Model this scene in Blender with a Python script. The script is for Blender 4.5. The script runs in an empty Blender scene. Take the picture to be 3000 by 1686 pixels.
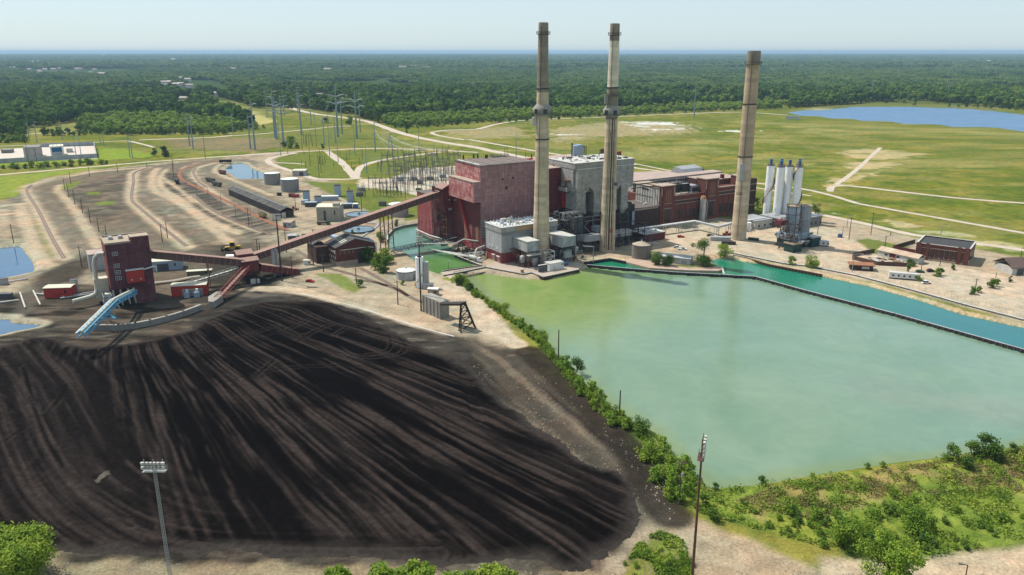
import bpy, math, random
import numpy as np
from mathutils import Vector, Matrix
S = bpy.context.scene
R = math.radians
# ---------------------------------------------------------------- camera, sky, sun, exposure
CAMH = 120.0; FPX = 2300.0                       # eye height, focal length in pixels of the 3000 px wide photograph
PIT = math.atan((843 - 151) / FPX)
cam = bpy.data.objects.new('camera', bpy.data.cameras.new('camera')); S.collection.objects.link(cam)
cam.data.sensor_width = 36; cam.data.lens = 36 * FPX / 3000
cam.data.clip_start = 1; cam.data.clip_end = 200000
cam.location = (0, 0, CAMH); cam.rotation_euler = (math.pi / 2 - PIT, 0, 0)
S.camera = cam
W = bpy.data.worlds.new('World'); S.world = W; W.use_nodes = True
SUN_EL = R(57); SUN_AZ = math.atan2(-.86, .51)   # azimuth of the sun measured from +Y towards +X
nt = W.node_tree; sky = nt.nodes.new('ShaderNodeTexSky'); sky.sky_type = 'NISHITA'; sky.sun_disc = False
sky.sun_elevation = SUN_EL; sky.sun_rotation = SUN_AZ
sky.altitude = 150; sky.air_density = 1.0; sky.dust_density = .6; sky.ozone_density = 1.5
nt.nodes['Background'].inputs[1].default_value = 0.094
tint = nt.nodes.new('ShaderNodeMix'); tint.data_type = 'RGBA'; tint.blend_type = 'MULTIPLY'; tint.inputs[0].default_value = 1; tint.inputs[7].default_value = (.90, 1.0, 1.13, 1)
pale = nt.nodes.new('ShaderNodeMix'); pale.data_type = 'RGBA'; pale.inputs[0].default_value = .62; pale.inputs[7].default_value = (6.7, 8.1, 8.7, 1)
nt.links.new(sky.outputs[0], tint.inputs[6]); nt.links.new(tint.outputs[2], pale.inputs[6]); nt.links.new(pale.outputs[2], nt.nodes['Background'].inputs[0])
sl = bpy.data.lights.new('sun', 'SUN'); sl.energy = 5.0; sl.angle = R(.53); sl.color = (1, .945, .85)
so = bpy.data.objects.new('sun', sl); S.collection.objects.link(so)
sd_ = Vector((math.sin(SUN_AZ) * math.cos(SUN_EL), math.cos(SUN_AZ) * math.cos(SUN_EL), math.sin(SUN_EL)))
so.rotation_euler = sd_.to_track_quat('Z', 'Y').to_euler(); so.location = (-200, 200, 400)
S.view_settings.view_transform = 'Standard'; S.view_settings.look = 'None'; S.view_settings.gamma = 1
S.view_settings.exposure = 0.23
S.render.engine = 'CYCLES'
S.cycles.max_bounces = 6; S.cycles.diffuse_bounces = 2; S.cycles.glossy_bounces = 2; S.cycles.transmission_bounces = 2
S.cycles.transparent_max_bounces = 4; S.cycles.volume_bounces = 0; S.cycles.caustics_reflective = False; S.cycles.caustics_refractive = False
# ---------------------------------------------------------------- surveying: photo pixel -> place on the ground (or at height h)
cP, sP = math.cos(PIT), math.sin(PIT)
def ray(x, y):
    a = (x - 1500) / FPX; b = (y - 843) / FPX
    return a, cP - b * sP, -(sP + b * cP)
def G(x, y, h=0.0):
    d = ray(x, y); t = (h - CAMH) / d[2]
    return (d[0] * t, d[1] * t)
def HT(y, base):                                  # height at which the sight line of row y passes over a ground point
    d = ray(1500, y); return CAMH + d[2] * base[1] / d[1]
def Gs(pts, h=0.0): return [G(x, y, h) for x, y in pts]
def Z(ox, oy, s, pts): return [(ox + x / s, oy + y / s) for x, y in pts]
UA = R(32); U = (math.cos(UA), math.sin(UA)); O0 = (-19.0, 474.0)   # axes of the power plant
def FW(u, w): return (O0[0] + u * U[0] - w * U[1], O0[1] + u * U[1] + w * U[0])
# ---------------------------------------------------------------- numpy noise
def _h(i, j, s):
    n = (i.astype(np.int64) * 374761393 + j.astype(np.int64) * 668265263 + s * 1442695041) & 0x7fffffff
    n = ((n ^ (n >> 13)) * 1274126177) & 0x7fffffff
    return ((n ^ (n >> 16)) & 0xffff) / 65535.0
def vn(x, y, s=0):
    xi = np.floor(x); yi = np.floor(y); fx = x - xi; fy = y - yi
    fx = fx * fx * (3 - 2 * fx); fy = fy * fy * (3 - 2 * fy)
    a = _h(xi, yi, s); b = _h(xi + 1, yi, s); c = _h(xi, yi + 1, s); d = _h(xi + 1, yi + 1, s)
    return a + (b - a) * fx + (c - a) * fy + (a - b - c + d) * fx * fy
def fbm(x, y, s=0, o=4):
    r = 0; a = .5; t = 0
    for k in range(o):
        r = r + a * vn(x, y, s + k * 17); t += a; x = x * 2.03 + 5.1; y = y * 2.03 + 1.7; a *= .5
    return r / t
def sstep(x, a, b):
    t = np.clip((x - a) / (b - a), 0, 1); return t * t * (3 - 2 * t)
def segdist(X, Y, pts, closed):
    d = np.full(X.shape, 1e9); n = len(pts)
    for i in range(n if closed else n - 1):
        x0, y0 = pts[i]; x1, y1 = pts[(i + 1) % n]; dx, dy = x1 - x0, y1 - y0
        t = np.clip(((X - x0) * dx + (Y - y0) * dy) / (dx * dx + dy * dy + 1e-9), 0, 1)
        d = np.minimum(d, (X - x0 - t * dx) ** 2 + (Y - y0 - t * dy) ** 2)
    return np.sqrt(d)
def inside(X, Y, pts):
    c = np.zeros(X.shape, bool); n = len(pts)
    for i in range(n):
        x0, y0 = pts[i]; x1, y1 = pts[(i + 1) % n]
        if y0 == y1: continue
        c ^= ((y0 > Y) != (y1 > Y)) & (X < (x1 - x0) * (Y - y0) / (y1 - y0) + x0)
    return c
def sdist(X, Y, pts):                              # negative inside
    d = segdist(X, Y, pts, True); return np.where(inside(X, Y, pts), -d, d)
def smooth(pts, n=4, closed=False):                # Catmull-Rom
    out = []; N = len(pts)
    for i in range(N if closed else N - 1):
        g = (lambda k: pts[k % N]) if closed else (lambda k: pts[min(max(k, 0), N - 1)])
        p0, p1, p2, p3 = g(i - 1), g(i), g(i + 1), g(i + 2)
        for k in range(n):
            t = k / n
            out.append(tuple(.5 * (2 * p1[j] + (p2[j] - p0[j]) * t + (2 * p0[j] - 5 * p1[j] + 4 * p2[j] - p3[j]) * t * t + (3 * p1[j] - p0[j] - 3 * p2[j] + p3[j]) * t ** 3) for j in range(2)))
    if not closed: out.append(tuple(pts[-1][:2]))
    return out
# ---------------------------------------------------------------- materials
MATS = {}
def M(name, c=(.5, .5, .5), c2=None, sc=1.0, rough=.8, metal=0.0, bump=0.0, streak=None, panel=None, corr=None, c3=None, rnd=0.0, spec=.3, det=4, mixr=(.35, .65)):
    """procedural paint / stone / metal: patchy mix of c and c2, optional vertical streaks (colour), panel seams (w, h, colour), corrugation (pitch)"""
    if name in MATS: return MATS[name]
    m = bpy.data.materials.new(name); m.use_nodes = True; t = m.node_tree; N = t.nodes; L = t.links
    b = N['Principled BSDF']; b.inputs['Roughness'].default_value = rough; b.inputs['Metallic'].default_value = metal
    b.inputs['Specular IOR Level'].default_value = spec
    tc = N.new('ShaderNodeTexCoord').outputs['Object']
    def noise(s, vec=tc, d=det, r=.6):
        n = N.new('ShaderNodeTexNoise'); n.inputs['Scale'].default_value = s; n.inputs['Detail'].default_value = d; n.inputs['Roughness'].default_value = r
        L.new(vec, n.inputs['Vector']); return n.outputs['Fac']
    def scale(v3):
        q = N.new('ShaderNodeMapping'); q.inputs['Scale'].default_value = v3; L.new(tc, q.inputs['Vector']); return q.outputs[0]
    def ramp(f, a, z):
        q = N.new('ShaderNodeMapRange'); q.inputs['From Min'].default_value = a; q.inputs['From Max'].default_value = z; L.new(f, q.inputs['Value']); return q.outputs[0]
    def mix(f, a, z):
        q = N.new('ShaderNodeMix'); q.data_type = 'RGBA'
        if isinstance(f, float): q.inputs[0].default_value = f
        else: L.new(f, q.inputs[0])
        for s_, v in ((6, a), (7, z)):
            if isinstance(v, tuple): q.inputs[s_].default_value = (*v, 1)
            else: L.new(v, q.inputs[s_])
        return q.outputs[2]
    ks = .80; c2 = c2 or tuple(k * .8 for k in c); c = tuple(k * ks for k in c); c2 = tuple(k * ks for k in c2)
    c3 = c3 and tuple(k * ks for k in c3); streak = streak and tuple(k * ks for k in streak)
    nf = noise(.35 * sc)
    col = mix(ramp(nf, *mixr), c, c2)
    if c3: col = mix(ramp(noise(1.3 * sc, r=.7), .55, .75), col, c3)
    if streak: col = mix(ramp(noise(1.0, scale((.9, .9, .05)), 5, .7), .52, .72), col, streak)
    if panel:
        pw, ph, pc = panel[:3]; br = N.new('ShaderNodeTexBrick'); sp = N.new('ShaderNodeSeparateXYZ'); L.new(tc, sp.inputs[0])
        ad = N.new('ShaderNodeMath'); L.new(sp.outputs[0], ad.inputs[0]); L.new(sp.outputs[1], ad.inputs[1])
        cb = N.new('ShaderNodeCombineXYZ'); L.new(ad.outputs[0], cb.inputs[0]); L.new(sp.outputs[2], cb.inputs[1]); L.new(cb.outputs[0], br.inputs['Vector'])
        br.inputs['Scale'].default_value = 1; br.inputs['Brick Width'].default_value = pw; br.inputs['Row Height'].default_value = ph; br.inputs['Mortar Size'].default_value = panel[3] if len(panel) > 3 else .06; br.offset = 0 if len(panel) < 5 else .5
        br.inputs['Color1'].default_value = (.82, .82, .82, 1); br.inputs['Color2'].default_value = (1.12, 1.12, 1.12, 1); br.inputs['Mortar'].default_value = (*pc, 1)
        q = N.new('ShaderNodeMix'); q.data_type = 'RGBA'; q.blend_type = 'MULTIPLY'; q.inputs[0].default_value = 1
        L.new(col, q.inputs[6]); L.new(br.outputs[0], q.inputs[7]); col = q.outputs[2]
    # fine grain so that nothing is one flat tone
    q = N.new('ShaderNodeMix'); q.data_type = 'RGBA'; q.blend_type = 'MULTIPLY'; q.inputs[0].default_value = 1
    g = N.new('ShaderNodeMapRange'); g.inputs['To Min'].default_value = .72; g.inputs['To Max'].default_value = 1.28; L.new(noise(3.1 * sc, d=3, r=.7), g.inputs['Value'])
    cc = N.new('ShaderNodeCombineColor'); [L.new(g.outputs[0], cc.inputs[k]) for k in range(3)]
    L.new(col, q.inputs[6]); L.new(cc.outputs[0], q.inputs[7]); col = q.outputs[2]
    if rnd:
        oi = N.new('ShaderNodeObjectInfo'); h = N.new('ShaderNodeHueSaturation'); L.new(col, h.inputs['Color'])
        a1 = N.new('ShaderNodeMapRange'); a1.inputs['To Min'].default_value = 1 - rnd; a1.inputs['To Max'].default_value = 1 + rnd; L.new(oi.outputs['Random'], a1.inputs['Value']); L.new(a1.outputs[0], h.inputs['Value'])
        col = h.outputs[0]
    L.new(col, b.inputs['Base Color'])
    if bump or corr:
        bp = N.new('ShaderNodeBump'); bp.inputs['Strength'].default_value = .5 if bump else .6
        if corr:
            w = N.new('ShaderNodeTexWave'); w.inputs['Scale'].default_value = 1 / corr * .32; w.bands_direction = 'DIAGONAL' if False else 'X'
            sp = N.new('ShaderNodeSeparateXYZ'); L.new(tc, sp.inputs[0]); ad = N.new('ShaderNodeMath'); L.new(sp.outputs[0], ad.inputs[0]); L.new(sp.outputs[1], ad.inputs[1])
            cb = N.new('ShaderNodeCombineXYZ'); L.new(ad.outputs[0], cb.inputs[0]); L.new(cb.outputs[0], w.inputs['Vector'])
            L.new(w.outputs['Fac'], bp.inputs['Height']); bp.inputs['Distance'].default_value = corr * .25
        else:
            L.new(noise(2.5 * sc, d=5, r=.7), bp.inputs['Height']); bp.inputs['Distance'].default_value = bump
        L.new(bp.outputs[0], b.inputs['Normal'])
    MATS[name] = m; return m
# ---------------------------------------------------------------- objects
def tag(o, label=None, cat=None, group=None, kind=None):
    if label: o['label'] = label
    if cat: o['category'] = cat
    if group: o['group'] = group
    if kind: o['kind'] = kind
    return o
def link(o, parent=None):
    S.collection.objects.link(o)
    if parent is not None: o.parent = parent
    return o
class MB:
    """collects faces in local metres; build() links them as one mesh object"""
    def __init__(s): s.v = []; s.f = []; s.mi = []; s.cur = 0; s.sm = []
    def add(s, vs, fs, sm=False):
        b = len(s.v); s.v += [tuple(v) for v in vs]; s.f += [tuple(i + b for i in f) for f in fs]; s.mi += [s.cur] * len(fs); s.sm += [sm] * len(fs); return s
    def box(s, x0, x1, y0, y1, z0, z1):
        return s.add([(x0, y0, z0), (x1, y0, z0), (x1, y1, z0), (x0, y1, z0), (x0, y0, z1), (x1, y0, z1), (x1, y1, z1), (x0, y1, z1)],
                     [(3, 2, 1, 0), (4, 5, 6, 7), (0, 1, 5, 4), (1, 2, 6, 5), (2, 3, 7, 6), (3, 0, 4, 7)])
    def prism(s, poly, z0, z1):                     # poly [(x,y)] extruded in z
        n = len(poly); a = sum(poly[i][0] * poly[(i + 1) % n][1] - poly[(i + 1) % n][0] * poly[i][1] for i in range(n))
        if a < 0: poly = poly[::-1]
        return s.add([(x, y, z0) for x, y in poly] + [(x, y, z1) for x, y in poly], [tuple(range(n - 1, -1, -1)), tuple(range(n, 2 * n))] + [(i, (i + 1) % n, n + (i + 1) % n, n + i) for i in range(n)])
    def xz(s, poly, y0, y1):                        # profile [(x,z)] extruded in y
        n = len(poly); a = sum(poly[i][0] * poly[(i + 1) % n][1] - poly[(i + 1) % n][0] * poly[i][1] for i in range(n))
        if a < 0: poly = poly[::-1]
        return s.add([(x, y0, z) for x, z in poly] + [(x, y1, z) for x, z in poly], [tuple(range(n)), tuple(range(2 * n - 1, n - 1, -1))] + [((i + 1) % n, i, n + i, n + (i + 1) % n) for i in range(n)])
    def yz(s, poly, x0, x1):
        n = len(poly); a = sum(poly[i][0] * poly[(i + 1) % n][1] - poly[(i + 1) % n][0] * poly[i][1] for i in range(n))
        if a < 0: poly = poly[::-1]
        return s.add([(x0, y, z) for y, z in poly] + [(x1, y, z) for y, z in poly], [tuple(range(n - 1, -1, -1)), tuple(range(n, 2 * n))] + [(i, (i + 1) % n, n + (i + 1) % n, n + i) for i in range(n)])
    def cyl(s, x, y, z0, z1, r0, r1=None, n=16, cap=True):
        r1 = r0 if r1 is None else r1
        vs = [(x + r0 * math.cos(2 * math.pi * i / n), y + r0 * math.sin(2 * math.pi * i / n), z0) for i in range(n)] + [(x + r1 * math.cos(2 * math.pi * i / n), y + r1 * math.sin(2 * math.pi * i / n), z1) for i in range(n)]
        s.add(vs, [(i, (i + 1) % n, n + (i + 1) % n, n + i) for i in range(n)], n > 8)
        if cap: s.add(vs, [tuple(range(n - 1, -1, -1)), tuple(range(n, 2 * n))])
        return s
    def lathe(s, prof, x=0, y=0, n=24, cap=True):    # prof [(r,z)]
        vs = [(x + r * math.cos(2 * math.pi * i / n), y + r * math.sin(2 * math.pi * i / n), z) for r, z in prof for i in range(n)]
        s.add(vs, [(k * n + i, k * n + (i + 1) % n, (k + 1) * n + (i + 1) % n, (k + 1) * n + i) for k in range(len(prof) - 1) for i in range(n)], True)
        if cap:
            m = len(prof) - 1; s.add([vs[m * n + i] for i in range(n)], [tuple(range(n))])
        return s
    def bar(s, a, b, t, t2=None):                   # square bar between two points
        a = Vector(a); b = Vector(b); d = (b - a)
        if d.length < 1e-6: return s
        d.normalize(); up = Vector((0, 0, 1)) if abs(d.z) < .95 else Vector((1, 0, 0))
        x = d.cross(up).normalized() * t / 2; y = x.cross(d).normalized() * (t2 or t) / 2
        vs = [a - x - y, a + x - y, a + x + y, a - x + y, b - x - y, b + x - y, b + x + y, b - x + y]
        return s.add(vs, [(0, 1, 2, 3), (7, 6, 5, 4), (4, 5, 1, 0), (5, 6, 2, 1), (6, 7, 3, 2), (7, 4, 0, 3)])
    def tube(s, pts, r, n=8, cap=True):
        P = [Vector(p) for p in pts]; rings = []
        rr = r if isinstance(r, (list, tuple)) else [r] * len(P); px = None
        for i, p in enumerate(P):
            d = (P[min(i + 1, len(P) - 1)] - P[max(i - 1, 0)]).normalized()
            if px is None: up = Vector((0, 0, 1)) if abs(d.z) < .9 else Vector((0, 1, 0)); px = d.cross(up).normalized()
            else: px = (px - d * px.dot(d)).normalized()
            y = px.cross(d).normalized(); rings.append([p + (px * math.cos(2 * math.pi * k / n) + y * math.sin(2 * math.pi * k / n)) * rr[i] for k in range(n)])
        vs = [v for q in rings for v in q]
        s.add(vs, [(j * n + k, (j + 1) * n + k, (j + 1) * n + (k + 1) % n, j * n + (k + 1) % n) for j in range(len(P) - 1) for k in range(n)], n > 5)
        if cap: s.add(rings[0], [tuple(range(n))]); s.add(rings[-1], [tuple(range(n - 1, -1, -1))])
        return s
    def build(s, name, mat, parent=None, loc=None, rz=0.0, label=None, cat=None, group=None, kind=None):
        if isinstance(loc, bpy.types.Object): parent, loc = loc, None       # the fourth argument may be the part a sub-part hangs on
        me = bpy.data.meshes.new(name); me.from_pydata(s.v, [], s.f)
        for m in (mat if isinstance(mat, (list, tuple)) else [mat]): me.materials.append(m)
        if any(s.mi): me.polygons.foreach_set('material_index', s.mi)
        if any(s.sm): me.polygons.foreach_set('use_smooth', s.sm)
        me.update(); o = bpy.data.objects.new(name, me); link(o, parent)
        if loc is not None: o.location = loc if len(loc) == 3 else (loc[0], loc[1], 0)
        o.rotation_euler = (0, 0, rz); return tag(o, label, cat, group, kind)
def thing(name, label, cat, loc=(0, 0, 0), rz=0.0, group=None):
    o = bpy.data.objects.new(name, None); o.empty_display_size = 1; link(o)
    o.location = loc if len(loc) == 3 else (loc[0], loc[1], 0); o.rotation_euler = (0, 0, rz)
    return tag(o, label, cat, group)
def kids(o): return [c for c in list(S.collection.objects) if c.parent == o]
CH = {}
def dup(root, loc, rz=0.0, label=None, sc=None, group=None):
    def cp(o, par):
        c = o.copy(); S.collection.objects.link(c)
        if par is not None: c.parent = par
        if o.name not in CH: CH[o.name] = list(o.children)
        for k in CH[o.name]: cp(k, c)
        return c
    r = cp(root, None); r.location = loc if len(loc) == 3 else (loc[0], loc[1], 0); r.rotation_euler = (0, 0, rz)
    if sc is not None: r.scale = sc if isinstance(sc, tuple) else (sc,) * 3
    if label: r['label'] = label
    if group: r['group'] = group
    return r
def np_mesh(name, X, Y, Zv, mat, cols=None, faces_mask=None):
    ny, nx = X.shape; me = bpy.data.meshes.new(name)
    co = np.stack([X, Y, Zv], -1).reshape(-1, 3).astype(np.float32)
    idx = np.arange(nx * ny).reshape(ny, nx); q = np.stack([idx[:-1, :-1], idx[:-1, 1:], idx[1:, 1:], idx[1:, :-1]], -1).reshape(-1, 4)
    if faces_mask is not None:
        q = q[faces_mask.reshape(-1)]; used = np.unique(q); rm = np.full(len(co), -1); rm[used] = np.arange(len(used)); q = rm[q]; co = co[used]
        if cols is not None: cols = {k: v.reshape(-1, v.shape[-1])[used] for k, v in cols.items()}
    me.vertices.add(len(co)); me.vertices.foreach_set('co', co.ravel())
    me.loops.add(q.size); me.loops.foreach_set('vertex_index', q.ravel().astype(np.int32))
    me.polygons.add(len(q)); me.polygons.foreach_set('loop_start', np.arange(0, q.size, 4, dtype=np.int32)); me.polygons.foreach_set('loop_total', np.full(len(q), 4, np.int32))
    me.polygons.foreach_set('use_smooth', np.ones(len(q), bool)); me.update(calc_edges=True); me.validate()
    for k, v in (cols or {}).items():
        at = me.color_attributes.new(k, 'FLOAT_COLOR', 'POINT'); v = v.reshape(-1, v.shape[-1])
        if v.shape[-1] == 3: v = np.concatenate([v, np.ones((len(v), 1))], 1)
        at.data.foreach_set('color', v.astype(np.float32).ravel())
    me.materials.append(mat); o = bpy.data.objects.new(name, me); return link(o)
def attr_mat(name, s1=.15, s2=1.2, amt=(.70, 1.34), rough=.95, bump=.15, spec=.0, drift=.5):
    """ground material: the laid-out base colours of sand, grass, coal, times fine procedural grain"""
    m = bpy.data.materials.new(name); m.use_nodes = True; t = m.node_tree; N = t.nodes; L = t.links; b = N['Principled BSDF']
    b.inputs['Roughness'].default_value = rough; b.inputs['Specular IOR Level'].default_value = spec
    a = N.new('ShaderNodeVertexColor'); a.layer_name = 'Col'; tc = N.new('ShaderNodeTexCoord').outputs['Object']
    out = a.outputs[0]
    for s_, d in ((s1, 5), (s2, 4)):
        n = N.new('ShaderNodeTexNoise'); n.inputs['Scale'].default_value = s_; n.inputs['Detail'].default_value = d; n.inputs['Roughness'].default_value = .65; L.new(tc, n.inputs['Vector'])
        g = N.new('ShaderNodeMapRange'); g.inputs['From Min'].default_value = .25; g.inputs['From Max'].default_value = .75; g.inputs['To Min'].default_value = amt[0]; g.inputs['To Max'].default_value = amt[1]; L.new(n.outputs['Fac'], g.inputs['Value'])
        cc = N.new('ShaderNodeCombineColor'); [L.new(g.outputs[0], cc.inputs[k]) for k in range(3)]
        q = N.new('ShaderNodeMix'); q.data_type = 'RGBA'; q.blend_type = 'MULTIPLY'; q.inputs[0].default_value = 1; L.new(out, q.inputs[6]); L.new(cc.outputs[0], q.inputs[7]); out = q.outputs[2]
    for s_, d, ca, cb_ in ((.035, 6, (.80, .98, .92), (1.22, 1.03, .86)), (.011, 5, (.86, .95, .86), (1.14, 1.05, .95))):
        n2 = N.new('ShaderNodeTexNoise'); n2.inputs['Scale'].default_value = s_; n2.inputs['Detail'].default_value = d; n2.inputs['Roughness'].default_value = .7; L.new(tc, n2.inputs['Vector'])
        g = N.new('ShaderNodeMapRange'); g.inputs['From Min'].default_value = .38; g.inputs['From Max'].default_value = .62; L.new(n2.outputs['Fac'], g.inputs['Value'])
        h = N.new('ShaderNodeMix'); h.data_type = 'RGBA'; h.inputs[6].default_value = (*ca, 1); h.inputs[7].default_value = (*cb_, 1); L.new(g.outputs[0], h.inputs[0])
        q = N.new('ShaderNodeMix'); q.data_type = 'RGBA'; q.blend_type = 'MULTIPLY'; q.inputs[0].default_value = 1; q.inputs[0].default_value = drift; L.new(out, q.inputs[6]); L.new(h.outputs[2], q.inputs[7]); out = q.outputs[2]
    L.new(out, b.inputs['Base Color'])
    bp = N.new('ShaderNodeBump'); bp.inputs['Strength'].default_value = .6; bp.inputs['Distance'].default_value = bump; L.new(n.outputs['Fac'], bp.inputs['Height']); L.new(bp.outputs[0], b.inputs['Normal'])
    return m
# ================================================================= THE SETTING
WL = -1.3                                           # water level
water = {}
basin_px = Z(0, 0, .85867, [(1172, 693), (1200, 735), (1262, 775), (1300, 800), (1340, 825), (1385, 865), (1405, 900), (1440, 930), (1490, 985), (1545, 1030), (1590, 1060), (1650, 1090), (1690, 1140), (1730, 1185), (1790, 1230),
    (1900, 1222), (2060, 1195), (2250, 1165), (2380, 1150), (2576, 1122), (2900, 1075), (3300, 1080)])
boom_px = Z(0, 0, .85867, [(1480, 672), (1560, 680), (1700, 691), (1815, 697), (1900, 702), (2030, 738), (2250, 796), (2576, 888), (3000, 1010)])
quay_px = Z(0, 0, .85867, [(1480, 672), (1452, 690), (1392, 702), (1335, 704), (1223, 690)])
shore_px = [(1712, 773), (1786, 762), (1832, 771), (1903, 784), (1960, 789), (2019, 792), (2112, 796), (2125, 790), (2079, 768), (2104, 757), (2149, 760), (2180, 768), (2230, 775), (2300, 788), (2421, 813), (2558, 843), (2695, 882), (2816, 922), (3000, 962), (3500, 1105)]
water['basin'] = Gs(basin_px, WL) + Gs(boom_px, WL)[::-1] + Gs(quay_px, WL)[1:]
water['canal'] = Gs(boom_px, WL) + Gs(shore_px, WL)[::-1]
water['inlet'] = Gs([(1131, 690), (1153, 671), (1180, 664), (1238, 656), (1262, 655), (1250, 685), (1275, 702), (1315, 722), (1345, 750), (1391, 782), (1291, 806), (1246, 790), (1206, 757), (1190, 742), (1149, 736), (1135, 712)], WL)
water['pondA'] = Gs([(-120, 735), (0, 728), (55, 724), (72, 739), (97, 775), (97, 797), (69, 806), (0, 820), (-120, 835)], WL)
water['pondB'] = Gs([(-120, 930), (0, 937), (33, 938), (30, 947), (75, 950), (119, 955), (91, 966), (33, 976), (0, 985), (-120, 1000)], WL)
water['pondC'] = Gs([(660, 501), (677, 483), (695, 479), (719, 481), (730, 491), (753, 501), (777, 510), (790, 522), (777, 526), (719, 527), (702, 526), (679, 511)], WL)
water['lake'] = Gs(Z(0, 0, .85867, [(1985, 286), (2040, 279), (2130, 274), (2230, 268), (2400, 275), (2576, 288), (3000, 312), (3000, 372), (2576, 328), (2400, 318), (2200, 305), (2080, 296)]), WL)
nat = {'pondA', 'pondB', 'pondC', 'lake'}
# ---- the ground sheet: one rectilinear grid, fine near the camera, coarse to the horizon
def axis(segs, far_lo, far_hi, n):
    a = [np.arange(x0, x1, st) for x0, x1, st in segs]; a = np.concatenate(a)
    g = np.geomspace(12, far_hi - a[-1], n); hi = a[-1] + g
    g2 = np.geomspace(12, a[0] - far_lo, n); lo = a[0] - g2[::-1]
    return np.concatenate([lo, a, hi])
xs = axis([(-440, -170, 1.5), (-170, 210, 1.1), (210, 420, 1.8)], -60000, 60000, 46)
ys = axis([(140, 430, 1.1), (430, 620, 1.5), (620, 960, 2.6), (960, 1500, 9)], -300, 70000, 44)
GX, GY = np.meshgrid(xs, ys)
GZ = np.zeros_like(GX)
jit = (fbm(GX * .12, GY * .12, 3) - .5)
WSD = {}
for k, p in water.items():
    q = smooth(p, 3, True) if k in nat else p
    sd = sdist(GX, GY, q); WSD[k] = sd
    GZ = np.minimum(GZ, np.where(sd > 0, WL * sstep(sd, 2.6, 0), WL - 2.5 * sstep(-sd, 0, 5)))
allw = np.minimum.reduce(list(WSD.values()))
GZ += np.where(allw > 3, (fbm(GX * .02, GY * .02, 8) - .5) * .25 * sstep(GY, 1300, 2200), 0)
C = np.zeros(GX.shape + (3,))
def lay(mask, col, a=1.0):
    global C
    m = np.clip(mask, 0, 1)[..., None] * a; C = C * (1 - m) + np.array(col) * m
n1 = fbm(GX * .03, GY * .03, 1); n2 = fbm(GX * .11, GY * .11, 2); n3 = fbm(GX * .008, GY * .008, 5); n4 = fbm(GX * .4, GY * .4, 6, 3)
GRASS = (.112, .126, .020); GRASS2 = (.185, .162, .042); DGRASS = (.050, .082, .018); SAND = (.292, .240, .188); PALE = (.40, .325, .25); DUST = (.15, .125, .10); DARK = (.075, .066, .06); COAL = (.022, .018, .016)
C[:] = GRASS; lay(sstep(n1, .42, .62), GRASS2, .75); lay(sstep(n2, .5, .7), DGRASS, .6); lay(sstep(n3, .5, .7), (.24, .22, .09), .55)
far = sstep(GY, 1500, 2400); lay(far, (.035, .06, .022)); lay((1 - far) * sstep(fbm(GX * .012, GY * .03, 57), .52, .66), (.17, .155, .055), .55); lay((1 - far) * sstep(fbm(GX * .02, GY * .05, 58), .54, .66), (.055, .09, .016), .6)
def poly(px, col, edge=2.0, rough=6.0, a=1.0, h=0.0, msk=None):
    P = Gs(px, h); sd = sdist(GX, GY, P) + jit * rough
    m = 1 - sstep(sd, -edge, edge)
    if msk is not None: m = m * msk
    lay(m, col, a); return m
d = lambda *p: Z(0, 0, .85867, p)
# left yards (sand with grey coal dust), then plant site, then right strip
yard = d((-300, 520), (-60, 512), (20, 502), (58, 490), (62, 470), (110, 450), (240, 428), (420, 408), (560, 398), (640, 386), (720, 382), (770, 378), (700, 396), (700, 420), (760, 440), (870, 465), (930, 540), (960, 560), (1010, 545), (1080, 530), (1170, 500), (1590, 520), (1900, 560), (1980, 570), (2090, 545), (2260, 590), (2576, 650), (2900, 700), (2900, 900), (2576, 815), (2240, 722), (1880, 650), (1760, 668), (1500, 660), (1480, 672), (1390, 700), (1172, 694), (1120, 700), (1250, 790), (1310, 872), (1380, 960), (1600, 1180), (1680, 1280), (1760, 1448), (1500, 1700), (-500, 1700), (-500, 700))
poly(yard, SAND, 3, 5)
ym = poly(yard, SAND, 3, 5, 0)
# grey-brown working ground on the left
west_ = 1 - sstep(GX, -110, -30); lay(ym * sstep(n2, .42, .62) * (.25 + .75 * west_), DUST, .55); lay(ym * sstep(n1, .55, .75), (0.274, 0.22, 0.167), .6)
poly(d((20, 500), (60, 470), (240, 430), (560, 400), (640, 402), (670, 470), (720, 540), (690, 600), (640, 640), (300, 700), (100, 700), (30, 600)), (.125, .108, .090), 5, 16, .9, msk=.6 + .4 * sstep(n2, .3, .6))
poly(d((90, 460), (250, 432), (430, 412), (560, 402), (470, 430), (330, 450), (330, 480), (430, 560), (560, 640), (380, 660), (300, 640), (200, 620), (150, 560)), (.125, .102, .082), 6, 30, .85)
poly(d((150, 470), (300, 440), (340, 450), (330, 500), (300, 560), (250, 560), (190, 520)), (.062, .054, .048), 10, 45, .85, msk=sstep(n2, .3, .6))
poly(d((400, 430), (470, 440), (560, 490), (680, 560), (720, 590), (640, 600), (520, 545), (420, 480)), (.046, .042, .041), 8, 25, .9, msk=sstep(fbm(GX * .03 + GY * .02, GX * .3 - GY * .25, 31), .3, .55))
poly(d((110, 530), (170, 560), (230, 640), (120, 600)), (0.15, 0.13, 0.11), 8, 25, .6)
poly(d((330, 500), (430, 560), (600, 650), (480, 640), (380, 600), (320, 560)), (.105, .088, .072), 8, 40, .8)
poly(d((480, 400), (560, 400), (640, 440), (740, 520), (700, 540), (600, 490), (520, 440)), (.15, .125, .10), 8, 30, .7)
for g in (((86, 555), (98, 555), (135, 640), (124, 660)), ((150, 465), (205, 455), (190, 470), (150, 480)), ((218, 484), (250, 482), (250, 490), (220, 491)), ((240, 510), (288, 505), (290, 515), (250, 518))):
    poly(d(*g), (0.12, 0.155, 0.03), 2, 5, .9)
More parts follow.
